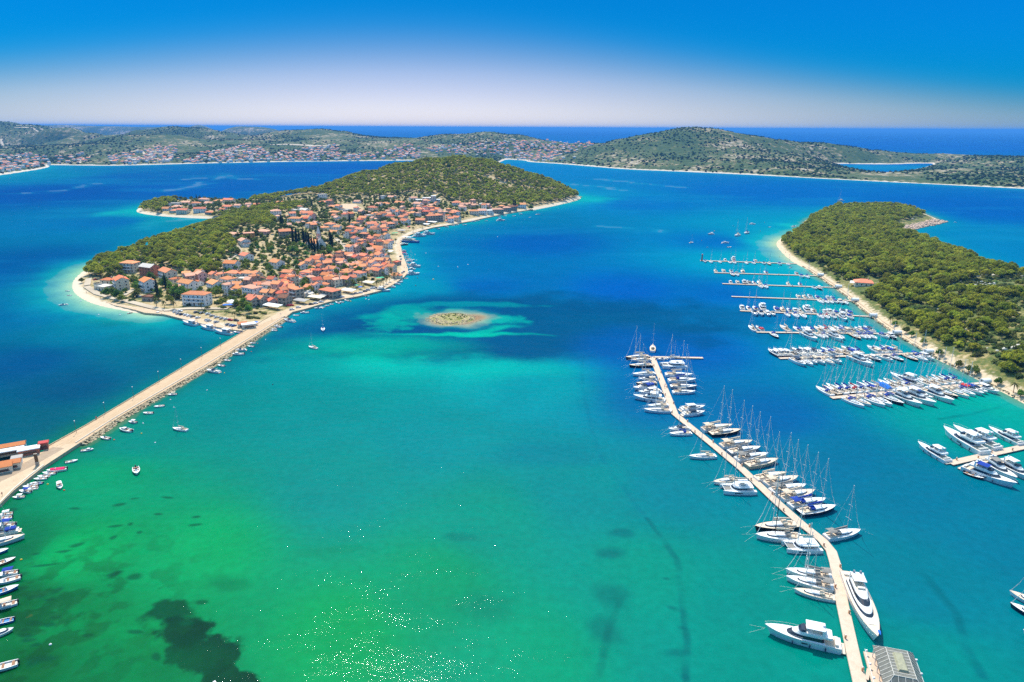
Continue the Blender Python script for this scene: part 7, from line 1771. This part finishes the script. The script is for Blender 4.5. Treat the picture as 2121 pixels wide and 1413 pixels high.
M_kred = mat("red_roof_sheet", (.50, .05, .035), .6, .3); M_kor = mat("orange_roof_sheet", (.62, .20, .06), .7, .2, vary=.1); M_kbr = mat("dark_red_timber", (.42, .17, .11), .7, .2); M_kw = M_wall[0]
ang = .50
kiosk(*Zq(640, 545), 3.2, 2.6, 3.0, M_kbr, M_kred, ang, "small dark kiosk with red roof where the causeway begins", True)
kiosk(*Zq(415, 630), 7.5, 3.6, 2.7, M_kbr, M_awn[0], ang, "dark red bar kiosk with rounded white roof beside the causeway", True)
kiosk(*Zq(160, 575), 10, 4, 2.6, M_kw, M_kor, ang, "long white kiosk with orange roof behind the road")
kiosk(*Zq(110, 640), 11, 3, 2.2, M_wall[2], M_awn[0], ang, "long kiosk with flat white roof in front of the orange-roofed one", True)
kiosk(*Zq(245, 770), 3.4, 3.0, 3.0, M_kw, M_awn[2], ang, "small boxy white kiosk between the orange-roofed stall and the road", True)
kiosk(*Zq(125, 850), 8, 4, 3.0, M_wall[1], M_kor, ang, "cream market stall with orange roof beside the road bend")
kiosk(*Zq(0, 905), 8, 4, 3.0, M_wall[1], M_kor, ang, "cream market stall with orange roof cut by the picture edge")
kiosk(*Z1(1720, 1340), 9, 5, 3.0, M_wall[1], M_awn[0], .5, "white-roofed ticket kiosk at the corner of the car park", True)
kiosk(*Z1(1665, 1325), 6, 5, 3.0, M_wall[1], M_kor, .5, "small orange-roofed kiosk behind the white-roofed ticket kiosk")
# information column and box at the start of the causeway
x, y, z = P(*Zq(562, 785)); e = tag(link("information_column", None, loc=(x, y, 1.5), rz=.3), "tall brown information column standing where the causeway begins", "column")
part("plinth", MB().box(-.7, .7, -.35, .35, 0, 1.8), M_wall[2], e); part("panel", MB().box(-.6, .6, -.25, .25, 1.803, 5.4), mat("brown_panel", (.16, .08, .035), .5, .3), e); part("cap", MB().box(-.7, .7, -.35, .35, 5.403, 5.6), M_conc, e)
# hedge by the car park
pts = [P(*q) for q in (Z1(1525, 1188), Z1(1600, 1205), Z1(1680, 1222), Z1(1760, 1238), Z1(1825, 1252))]; L_ = []
for a, c in zip(pts[:-1], pts[1:]):
    for k in range(5):
        t_ = k / 5; L_.append((a[0] + (c[0] - a[0]) * t_, a[1] + (c[1] - a[1]) * t_, 2.0, 1.5, 1.5))
v, f = crown(L_, 40, .3, 333, .3)
h_ = mesh_np("hedge", v, f, [leaf_mat("hedge_leaves", (.08, .12, .03))]); tag(link("hedge", h_), "long clipped dark green hedge edging the car park", "hedge")
# parked cars
M_tyre = mat("tyre_rubber", (.02, .02, .02), .9, .1)
CARC = {n_: mat(n_ + "_car_paint", c, .3, .5) for n_, c in (("white", (.78, .78, .78)), ("silver", (.45, .46, .48)), ("black", (.02, .02, .024)), ("red", (.50, .02, .02)), ("blue", (.03, .14, .42)), ("grey", (.16, .17, .18)))}
def car_body():
    s = [(-2.1, .82, .55, .55), (-1.95, .86, .30, .92), (-1.2, .88, .25, .98), (.7, .88, .25, .95), (1.5, .86, .27, .86), (2.05, .80, .35, .70), (2.15, .70, .45, .60)]
    return [[(x, w, z0), (x, w, z1 - .06), (x, w * .9, z1), (x, -w * .9, z1), (x, -w, z1 - .06), (x, -w, z0)] for x, w, z0, z1 in s]
CARB = {n_: MB().loft(car_body()).mesh("body", m_) for n_, m_ in CARC.items()}
CARG = stack_mesh("cabin_glass", M_dk, [(.93, -1.75, 1.0, .80, .15), (1.32, -1.35, .45, .66, .15)])
CARR = {n_: stack_mesh("roof", m_, [(1.323, -1.35, .42, .66, .15), (1.42, -1.15, .25, .58, .15)]) for n_, m_ in CARC.items()}
WHL = MB().tube((0, -.1, 0), (0, .1, 0), .32, .32, 10).mesh("wheel", M_tyre)
CARS = []
def car(px, py, c, rz):
    x, y, z = P(px, py); e = link("parked_car", None, loc=(x, y, max(z, 1.5) + .06), rz=rz)
    link("body", CARB[c], e); link("cabin_glass", CARG, e); link("roof", CARR[c], e)
    for sx in (-1.3, 1.35):
        for sy in (-.80, .80): link("wheel", WHL, e, loc=(sx, sy, .32))
    CARS.append((e, c))
rc = random.Random(4); cc = ["white", "white", "silver", "black", "grey", "silver"]
for q in [(1095, 1195), (1135, 1186), (1120, 1212), (1150, 1218), (1185, 1222), (1212, 1228), (1243, 1235), (1288, 1245), (1275, 1197), (1325, 1203), (1375, 1212), (1410, 1228), (1450, 1240), (1495, 1250), (1530, 1256), (1368, 1264), (1382, 1272), (1448, 1282), (1548, 1303), (1575, 1308)]: car(*Z1(*q), rc.choice(cc), rc.choice([.9, 1.0, .85]) if q[1] > 1190 else -.25)
car(*Z1(1567, 1264), "red", -.25); car(*Z1(1620, 1268), "black", -.25); car(*Z1(1598, 1314), "blue", .9); car(*Z1(775, 1060), "black", .4); car(*Z1(800, 1064), "silver", .4); car(*Z1(405, 915), "red", 1.2)
for q in [(465, 1250), (540, 1236), (200, 1325), (110, 1342), (35, 1355), (765, 1170), (840, 1155), (910, 1133), (960, 1110), (1030, 1085), (1072, 1074), (1485, 570), (1495, 610), (1520, 835), (1542, 822), (598, 462)]: car(*ZB(*q), rc.choice(cc), .45 if q[0] < 1200 else 1.4)
car(*Z2(405, 1140), "red", .3); car(*Z2(430, 1138), "red", .3); car(*Z2(490, 1158), "white", .5); car(*Z2(435, 1180), "white", .5)
# lamps along the causeway
LAMPS = []
for q in [Zc(-95, 1045), Zc(150, 884), Zc(390, 748), Zc(605, 614), Zc(795, 505), Zc(968, 405), Zc(1127, 322)]:
    x, y = g15(*q); e = link("street_lamp", None, loc=(x + .6, y - .3, 1.5), rz=-.9)
    part("post", MB().tube((0, 0, 0), (0, 0, 6.2), .09, .06, 6), M_float, e); part("lamp_head", MB().box(-.15, .9, -.14, .14, 6.2, 6.36), M_mast, e); LAMPS.append(e)
# mooring buoys
BUO = []
M_by = {"white": M_white, "yellow": mat("yellow_buoy", (.75, .50, .03), .5, .3), "orange": mat("orange_buoy", (.70, .16, .03), .5, .3), "dark": M_eng}
def lathe(prof, n=10): return MB().loft([[(r * math.cos(i * 2 * math.pi / n), r * math.sin(i * 2 * math.pi / n), z) for i in range(n)] for r, z in prof])
BME = {k: lathe([(.1, -.35), (.38, -.2), (.5, .05), (.40, .35), (.16, .5)]).mesh("float", m_) for k, m_ in M_by.items()}
BRG = lathe([(.05, .48), (.09, .55), (.09, .68), (.03, .72)], 8).mesh("ring", M_mast)
for q, c in [(Zc(1570, 640), "dark"), (Zc(1163, 542), "yellow"), (Zc(1390, 362), "orange"), (Zc(706, 768), "white"), (Zc(735, 834), "white"), (Zc(475, 968), "white"), (Zc(461, 1054), "yellow"), (Zc(577, 1132), "white"), (Zc(230, 1108), "orange"), (Zc(1510, 260), "white"), (Zc(1443, 293), "orange"), (Zc(1014, 688), "white"), (Zq(940, 1103), "orange"), (Zq(700, 1015), "yellow"), (ZB(1900, 510), "white"), (ZB(1725, 530), "white"), (ZB(1750, 625), "white"), (ZB(2015, 935), "yellow"), (ZB(1735, 1038), "dark"), (ZB(1765, 912), "dark"), (ZB(970, 1210), "white"), (ZB(925, 1255), "white"), (ZB(975, 1268), "white"), (ZB(680, 1292), "yellow"), (Zl(158, 502), "yellow"), (Zl(375, 1133), "white"),
             (Z3(793, 794), "white"), (Z3(537, 1033), "white"), (Z3(450, 1054), "white"), (Z3(282, 1050), "white"), (Z3(240, 1158), "yellow"), (ZA(157, 350), "dark"), (ZA(350, 260), "dark"), (ZA(515, 291), "dark"), (ZA(190, 390), "dark"), (ZA(235, 291), "orange"), (ZA(541, 240), "dark"), (Z1(280, 1097), "white"), (Z1(435, 1216), "white"), (Z1(618, 1216), "white")]:
    x, y = G(*q); e = link("mooring_buoy", None, loc=(x, y, 0)); s = .8 + .5 * (y > 450); e.scale = (s, s, s)
    link("float", BME[c], e); link("ring", BRG, e); BUO.append((e, c))
# people, one skinned body each
def person_mesh(pose, shirt, short, skin):
    me = bpy.data.meshes.new("person")
    st = .16 if pose else .09
    V = [(0, 0, .95), (0, 0, 1.2), (0, 0, 1.42), (0, 0, 1.52), (0, .02, 1.66), (0, .02, 1.76), (.19, 0, 1.40), (.25, -.05, 1.12), (.24, -.14 * (1 + pose), .88), (-.19, 0, 1.40), (-.25, .05, 1.12), (-.24, -.04, .88), (.10, 0, .90), (.11, st, .50), (.11, st * 1.3, .06), (.11, st * 1.3 - .16, .03), (-.10, 0, .90), (-.11, -st, .50), (-.11, -st * 1.1, .06), (-.11, -st * 1.1 - .16, .03)]
    E = [(0, 1), (1, 2), (2, 3), (3, 4), (4, 5), (2, 6), (6, 7), (7, 8), (2, 9), (9, 10), (10, 11), (0, 12), (12, 13), (13, 14), (14, 15), (0, 16), (16, 17), (17, 18), (18, 19)]
    Rr = [.15, .14, .15, .06, .10, .08, .065, .05, .035, .065, .05, .035, .085, .06, .045, .04, .085, .06, .045, .04]
    me.from_pydata(V, E, []); o = bpy.data.objects.new("tmp_person", me); COL.objects.link(o)
    sk = o.modifiers.new("skin", 'SKIN'); sb = o.modifiers.new("sub", 'SUBSURF'); sb.levels = 1; sb.render_levels = 1
    for i, r in enumerate(Rr): me.skin_vertices[0].data[i].radius = (r, r * (.7 if i < 3 else 1))
    me.skin_vertices[0].data[0].use_root = True
    dg = bpy.context.evaluated_depsgraph_get(); ev = o.evaluated_get(dg); m2 = bpy.data.meshes.new_from_object(ev); m2.name = "person"
    bpy.data.objects.remove(o); m2.materials.clear()
    for mt in (skin, shirt, short, M_hwood): m2.materials.append(mt)
    for p in m2.polygons:
        c = p.center; p.material_index = 3 if c.z > 1.68 and c.y > -.02 else 1 if (1.0 < c.z < 1.46 and abs(c.x) < .26 and not (c.z < 1.15 and abs(c.x) > .17)) else 2 if .55 < c.z <= 1.0 and abs(c.x) < .19 else 0
    return m2
M_skin = mat("skin", (.55, .32, .21), .6, .3); M_sred = mat("red_shirt", (.60, .05, .04), .8, .1); M_swh = mat("white_shirt", (.78, .77, .75), .8, .1); M_sbl = mat("blue_shirt", (.05, .12, .40), .8, .1); M_sdk = mat("dark_shorts", (.04, .045, .06), .8, .1)
PM = [(person_mesh(1, M_sred, M_sdk, M_skin), "red shirt and dark shorts"), (person_mesh(0, M_swh, M_sbl, M_skin), "white shirt and blue shorts"), (person_mesh(1, M_sbl, M_swh, M_skin), "blue shirt and white shorts"), (person_mesh(0, M_skin, M_sred, M_skin), "red swimming shorts")]
PEO = []
for q, k, place in [(Zq(1420, 100), 0, "walking on the causeway"), (Zc(85, 958), 0, "walking on the causeway"), (Zc(1130, 332), 1, "walking on the causeway"), (Zc(1315, 222), 2, "walking on the causeway"), (Zc(1565, 108), 2, "walking on the causeway"), (Zq(48, 1232), 0, "sitting area of the near quay"), (Zq(325, 735), 2, "beside the road by the kiosks"),
                    (ZA(626, 362), 3, "on the small beach"), (ZA(655, 372), 3, "on the small beach"), (ZA(640, 400), 1, "on the small beach"), (ZA(668, 425), 3, "on the small beach"), (ZA(690, 440), 2, "on the small beach"), (ZA(650, 445), 3, "on the small beach"), (ZA(630, 452), 3, "on the small beach"), (Z4(458, 672), 0, "on the long pontoon"), (Z4(452, 690), 1, "on the long pontoon"),
                    (ZB(1550, 755), 0, "on the island promenade"), (ZB(1590, 772), 1, "on the island promenade"), (ZB(1512, 212), 2, "on the island promenade"), (ZB(1470, 480), 0, "on the island promenade"), (Z1(825, 1160), 3, "on the island beach"), (Z1(330, 1030), 3, "on the island beach"), (Z1(450, 1080), 3, "on the island beach"), (Z2(340, 1222), 1, "on the road by the car park")]:
    x, y, z = P(*q); z = .72 if "pontoon" in place else z
    if "causeway" in place or "quay" in place or "promenade" in place or "road" in place: z = max(z, 1.5)
    e = link("person", PM[k][0], loc=(x, y, z), rz=random.random() * 6); PEO.append((e, PM[k][1], place))
# floating restaurant with a ribbed metal roof
zr = 4.2; A = Vector(G(*Z6(1088, 1125), zr)); Bv = Vector(G(*Z6(1405, 1185), zr)); ux = (Bv - A); W = ux.length; ux.normalize(); uy = Vector((ux.y, -ux.x)); D = W * 1.55
ctr = A + ux * W / 2 + uy * D / 2; rz = math.atan2(ux.y, ux.x)
e = tag(link("floating_restaurant", None, loc=(ctr.x, ctr.y, 0), rz=rz), "floating restaurant under a ribbed dark metal hip roof beside the long pontoon", "floating restaurant")
M_metal = mat("ribbed_roof_sheet", (.20, .19, .15), .45, .5, .3, vary=.25, vscale=.8); M_rib = mat("pale_roof_rib", (.72, .66, .56), .5, .4)
hw, hd = W / 2, D / 2; rh = 2.2; rr = hw * .52
v = [(-hw, -hd, zr), (hw, -hd, zr), (hw, hd, zr), (-hw, hd, zr), (-hw + rr * .92, -hd + rr, zr + rh), (hw - rr * .92, -hd + rr, zr + rh), (hw - rr * .92, hd - rr, zr + rh), (-hw + rr * .92, hd - rr, zr + rh)]
fr_ = [(0, 1, 5, 4), (1, 2, 6, 5), (2, 3, 7, 6), (3, 0, 4, 7), (4, 5, 6, 7), (3, 2, 1, 0)]
rf = part("roof", MB().add(v, fr_), M_metal, e)
vv = [Vector(p) for p in v]
def rib(a, c): part("roof_rib", MB().tube(a + Vector((0, 0, .05)), c + Vector((0, 0, .05)), .07, .07, 4), M_rib, rf)
for (a, c_, d_, e_) in ((0, 1, 5, 4), (1, 2, 6, 5), (2, 3, 7, 6), (3, 0, 4, 7)):
    n_ = 11 if abs((vv[a] - vv[c_]).length - D) < .1 else 6
    ez = (vv[c_] - vv[a]).normalized(); span = (vv[c_] - vv[a]).length; inn = ((vv[d_] - vv[a]).dot(ez)); inn0 = ((vv[e_] - vv[a]).dot(ez))
    perp = vv[e_] - vv[a] - ez * inn0
    for k in range(1, n_):
        s_ = span * k / n_; t_ = 1.0
        if s_ < inn0: t_ = s_ / inn0
        if s_ > inn: t_ = (span - s_) / (span - inn)
        rib(vv[a] + ez * s_, vv[a] + ez * s_ + perp * t_)
    rib(vv[a], vv[e_]); rib(vv[e_], vv[d_])
for k in range(1, 9):
    t_ = k / 9; a = vv[4].lerp(vv[7], t_); c_ = vv[5].lerp(vv[6], t_); rib(a, c_)
part("skylight", MB().box(-hw * .28, hw * .28, -hd * .45, hd * .45, zr + rh - .1, zr + rh + .55, .5, .3), mat("skylight_sheet", (.34, .32, .20), .4, .5, vary=.2), e)
part("deck", MB().box(-hw - 1.6, hw + 1.4, -hd - 1.2, hd + 1.2, .3, .8), M_deck, e); part("pontoon_hull", MB().box(-hw - 1.4, hw + 1.2, -hd - 1, hd + 1, -.4, .295), M_float, e)
part("bar_room", MB().box(-hw * .5, hw * .5, -hd * .6, hd * .6, .803, 3.9), M_hwood, e)
for sx in (-1, 1):
    for k in range(6): part("post", MB().tube((sx * (hw - .4), -hd + .4 + k * (D - .8) / 5, .8), (sx * (hw - .4), -hd + .4 + k * (D - .8) / 5, zr + .1), .12, .12, 6), M_mast, e)
    part("railing", MB().tube((sx * (hw + 1.2 + (sx < 0) * .2), -hd - 1, 1.8), (sx * (hw + 1.2 + (sx < 0) * .2), hd + 1, 1.8), .06), M_white, e)
for sx in (-1, 1):
    for k in range(4): part("lamp_globe", lathe([(.03, 1.8), (.28, 2.0), (.34, 2.2), (.2, 2.45)]), M_white, e).location = (sx * (hw + 1.2), -hd + k * D / 3, 0)
for k in range(9): part("table", MB().box(-hw + .9, -hw + 1.8, -hd + 1 + k * (D - 2) / 8 - .4, -hd + 1 + k * (D - 2) / 8 + .4, 1.5, 1.56).box(-hw + 1.3, -hw + 1.4, -hd + 1 + k * (D - 2) / 8 - .05, -hd + 1 + k * (D - 2) / 8 + .05, .803, 1.5), M_hwood, e)
a = Vector(G(*Z6(1000, 1275), .7)); 
gw = [g7(*Z6(1035, 1345)), (ctr - ux * (hw + 1.6) + uy * 0)[:]]
tag(ribbon("gangway", [tuple(gw[0]), tuple(gw[1])], 2.2, 2.2, .45, .74, M_deck, None), "short wide gangway from the long pontoon to the floating restaurant", "gangway")
# small trees and palms of the marina promenade
for q, kind in [(Z8(1205, 70), 0), (Z8(1160, 42), 0), (Z8(1300, 132), 0), (Z8(1430, 225), 0), (Z8(1458, 245), 1), (Z8(1665, 355), 0), (Z8(1720, 378), 0), (Z8(1905, 462), 0), (Z8(2032, 525), 1), (Z8(2090, 560), 0), (Z7(1820, 905), 1), (Z7(1100, 350), 0), (Z7(1240, 450), 0), (Z7(1870, 930), 0), (Z8(1585, 320), 0)]:
    x, y, z = P(*q); s = random.uniform(.8, 1.15)
    TREES.append(place_tree("palm_tree", PALM[0], TR_PALM, x, y, z - .1, s * .85, random.random() * 6, "young trees along the marina promenade") if kind else place_tree("garden_tree", BRO[len(TREES) % 4], TR_BRO, x, y, z - .1, s * .9, random.random() * 6, "young trees along the marina promenade"))
# ------------------------------------------------------------------ labels: what each thing looks like and what it stands beside
PXC = {}
def wpos(o): return o.location.x, o.location.y
SIDE = {}
from collections import defaultdict
# boats: description plus place in the row along their berth
byb = defaultdict(list)
for r in BDATA: byb[r[3]].append(r)
def berth_sort(key, rows):
    if "long pontoon" in key:                # from its far head towards the viewer
        L = LONG; cum = [0]
        for a, c in zip(L, L[1:]): cum.append(cum[-1] + math.dist(a, c))
        def s(r):
            best = (1e9, 0)
            for i, (a, c) in enumerate(zip(L, L[1:])):
                t = max(0, min(1, ((r[4] - a[0]) * (c[0] - a[0]) + (r[5] - a[1]) * (c[1] - a[1])) / math.dist(a, c) ** 2)); p = (a[0] + (c[0] - a[0]) * t, a[1] + (c[1] - a[1]) * t)
                best = min(best, (math.dist(p, (r[4], r[5])), cum[i] + t * (cum[i + 1] - cum[i])))
            return best[1]
        return sorted(rows, key=lambda r: (s(r), -r[5]))
    if "finger" in key: return sorted(rows, key=lambda r: to_px(r[4], r[5], 0)[0])
    if key == "near quay": return sorted(rows, key=lambda r: -r[5])
    if key == "open water": return sorted(rows, key=lambda r: math.hypot(r[4], r[5]))
    if "causeway" in key: return sorted(rows, key=lambda r: r[5])
    if key == "island quay": return sorted(rows, key=lambda r: r[5])
    return sorted(rows, key=lambda r: to_px(r[4], r[5], 0)[0])
PH = {"near quay": "counted down the curved near quay", "open water": "counted outward over open water", "boat side of the causeway": "counted outward along the causeway", "island quay": "counted eastward on the island quay", "motor-yacht pontoon": "counted inward along the motor-yacht pontoon", "head of the long pontoon": "beyond the head of the long pontoon", "car-park quay": "counted along the car-park quay", "berth beyond the floating restaurant": "beyond the floating restaurant"}
for key, rows in byb.items():
    rows = berth_sort(key, rows); seen = defaultdict(int); tot = defaultdict(int)
    for r in rows: tot[r[2]] += 1
    for r in rows:
        seen[r[2]] += 1; o = r[0]
        ph = PH.get(key) or (("counted from its head, " if "long" in key else "counted from the tip, ") + key)
        if "finger" in key or "long pontoon" in key and "side" in key:
            kk = key.replace(" of the ", ", ")
            lab = f"{r[2]}, {ordinal(seen[r[2]])} such from {'head' if 'long' in key else 'tip'}, {kk}" if tot[r[2]] > 1 else f"{r[2]}, only such on {kk}"
        elif tot[r[2]] > 1: lab = f"{r[2]}, {ordinal(seen[r[2]])} such {ph}"
        else: lab = f"{r[2]}, {ph.replace('counted ', '')}" if ph.startswith("counted") else f"{r[2]} {ph}"
        lab = lab.replace("finger pontoon", "finger pontoon")
        tag(o, lab, CATN[r[1]], {"sailboat": "sailing boats moored in the bay", "motorboat": "motorboats moored in the bay", "small_boat": "small boats moored in the bay"}.get(r[1], r[1].replace("_", " ") + "s in the bay"))
# things counted by nearness to a landmark
LMK = [("the church", P(*Z2(712, 664))), ("the white stepped hotel", P(*Z2(1600, 256))), ("the paved village field", P(*Z2(940, 290))), ("the bare-brick house", P(*Z1(880, 885))), ("the long hedge", P(*Z1(1680, 1222))), ("the island's western beach", P(158, 592)),
       ("the north-west point", P(290, 440)), ("the island's eastern tip", P(1200, 410)), ("the excursion boat", (*G(*ZB(1650, 330)), 0)), ("the causeway's island end", P(575, 660)), ("the church cypresses", P(*Z2(540, 610)))]
PENL = [(f"the {ordinal(i + 1)} gate shelter", g15(*b_)) for i, (a, b_) in enumerate(FING) if i > 0] + [("the peninsula restaurant", P(1792, 592)), ("the reddish rock spit", P(1900, 466)), ("the marina beach", P(1612, 505))]
HILLL = [("the hilltop", RP(950, 322, 1520)), ("the white stepped hotel", P(*Z2(1600, 256)))]
def rank_labels(items, lms, fmt, cat, group=None):
    """items: (object, description); fmt(description, rank word, landmark)"""
    if not items: return
    xy = np.array([wpos(o) for o, _ in items]); D_ = np.stack([np.hypot(xy[:, 0] - l[1][0], xy[:, 1] - l[1][1]) for l in lms], 1)
    desc = [d for _, d in items]
    for i, (o, d) in enumerate(items):
        j = int(np.argmin(D_[i])); same = [k for k in range(len(items)) if desc[k] == d]
        rk = 1 + sum(1 for k in same if D_[k, j] < D_[i, j])
        tag(o, fmt(d, "nearest" if rk == 1 else ordinal(rk) + " nearest", lms[j][0]), cat, group or o.get('group'))
FLN = ["", "low", "two-storey", "three-storey"]
hl = []
for (o, st, wi, ri, rf, w, d, bal) in HOUSES:
    if '_d' in o: del o['_d']
    hl.append((o, f"{FLN[st]} {WALL_N[wi]} house, {ROOF_N[ri]} roof"))
if '_d' in t: del t['_d']
for o in COL.objects:
    if '_d' in o: del o['_d']
brick = [o for o, d in hl if 'bare brick' in d]
hl = [q for q in hl if 'bare brick' not in q[1]]
for o in brick: tag(o, 'unfinished three-storey bare-brick building with pale sheet roof below the western wood', 'house', 'houses of the island village')
rank_labels(hl, LMK, lambda d, r, l: f"{d}, {r} such to {l}", "house", "houses of the island village")
for k, lab in (("cypress_tree", "slim dark cypress"), ("palm_tree", "palm with arching fronds"), ("garden_tree", "leafy green garden tree")):
    for isl in (0, 1):
        it = [(o, lab) for o in TREES if o.name.split(".")[0] == k and (("marina" in o['group']) == bool(isl))]
        rank_labels(it, PENL if isl else LMK, (lambda d, r, l: f"{d} on the marina promenade, {r} one to {l}") if isl else (lambda d, r, l: f"{d} on the island, {r} one to {l}"), "tree")
for gname, lms, where in (("pines on the island hill", HILLL, "on the island hill"), ("pines in the wood at the island's western end", LMK, "in the island's western wood"), ("pines on the marina peninsula", PENL, "on the peninsula")):
    it = [(o, "olive green pine") for o in PINES if o['group'] == gname]
    rank_labels(it, lms, lambda d, r, l, w=where: f"{d} {w}, {r} one to {l}", "pine tree")
rank_labels([(o, f"{c} parked car") for o, c in CARS], LMK, lambda d, r, l: f"{d} on the island, {r} such to {l}", "car", "cars parked on the island quays")
rank_labels([(o, f"{c} terrace awning on posts") for o, c in AWN], LMK, lambda d, r, l: f"{d}, {r} such to {l}", "awning", "terrace awnings on the waterfront")
rank_labels([(o, f"{c} parasol") for o, c in PAR], LMK + [("the information column", P(*Zq(562, 785)))], lambda d, r, l: f"{d} shading terrace tables, {r} such to {l}", "parasol", "parasols on the terraces")
rank_labels([(o, f"small round {c} mooring buoy") for o, c in BUO], LMK + PENL + [("the information column", P(*Zq(562, 785))), ("the islet", isc)], lambda d, r, l: f"{d}, {r} such to {l}", "buoy", "mooring buoys in the bay")
rank_labels([(o, "slim dark street lamp with a single arm") for o in LAMPS], [("the causeway's near end", P(*Zq(562, 785)))], lambda d, r, l: f"{d}, {r} one to {l}", "street lamp", "street lamps along the causeway")
cnt = defaultdict(int); tot = defaultdict(int)
for o, d, pl in PEO: tot[(d, pl)] += 1
for o, d, pl in sorted(PEO, key=lambda r: math.hypot(*wpos(r[0]))):
    cnt[(d, pl)] += 1; k = cnt[(d, pl)]
    tag(o, f"person in {d} {pl}" + (f", {ordinal(k)} such counted outward" if tot[(d, pl)] > 1 else ""), "person", "people on the quays and beaches")
# ------------------------------------------------------------------ the air
hz_bm = MB().box(-70000, 70000, -300, 110000, -6, 176)
haze_mat = bpy.data.materials.new("haze_air"); haze_mat.use_nodes = True
n, l = haze_mat.node_tree.nodes, haze_mat.node_tree.links
n.remove(n['Principled BSDF'])
pv = n.new('ShaderNodeVolumePrincipled')
pv.inputs['Color'].default_value = (.10, .42, 1.0, 1)
pv.inputs['Density'].default_value = 0.000062
pv.inputs['Anisotropy'].default_value = 0.0
l.new(pv.outputs[0], n['Material Output'].inputs['Volume'])
haze = link("haze", hz_bm.mesh("haze", haze_mat))
haze['kind'] = 'stuff'
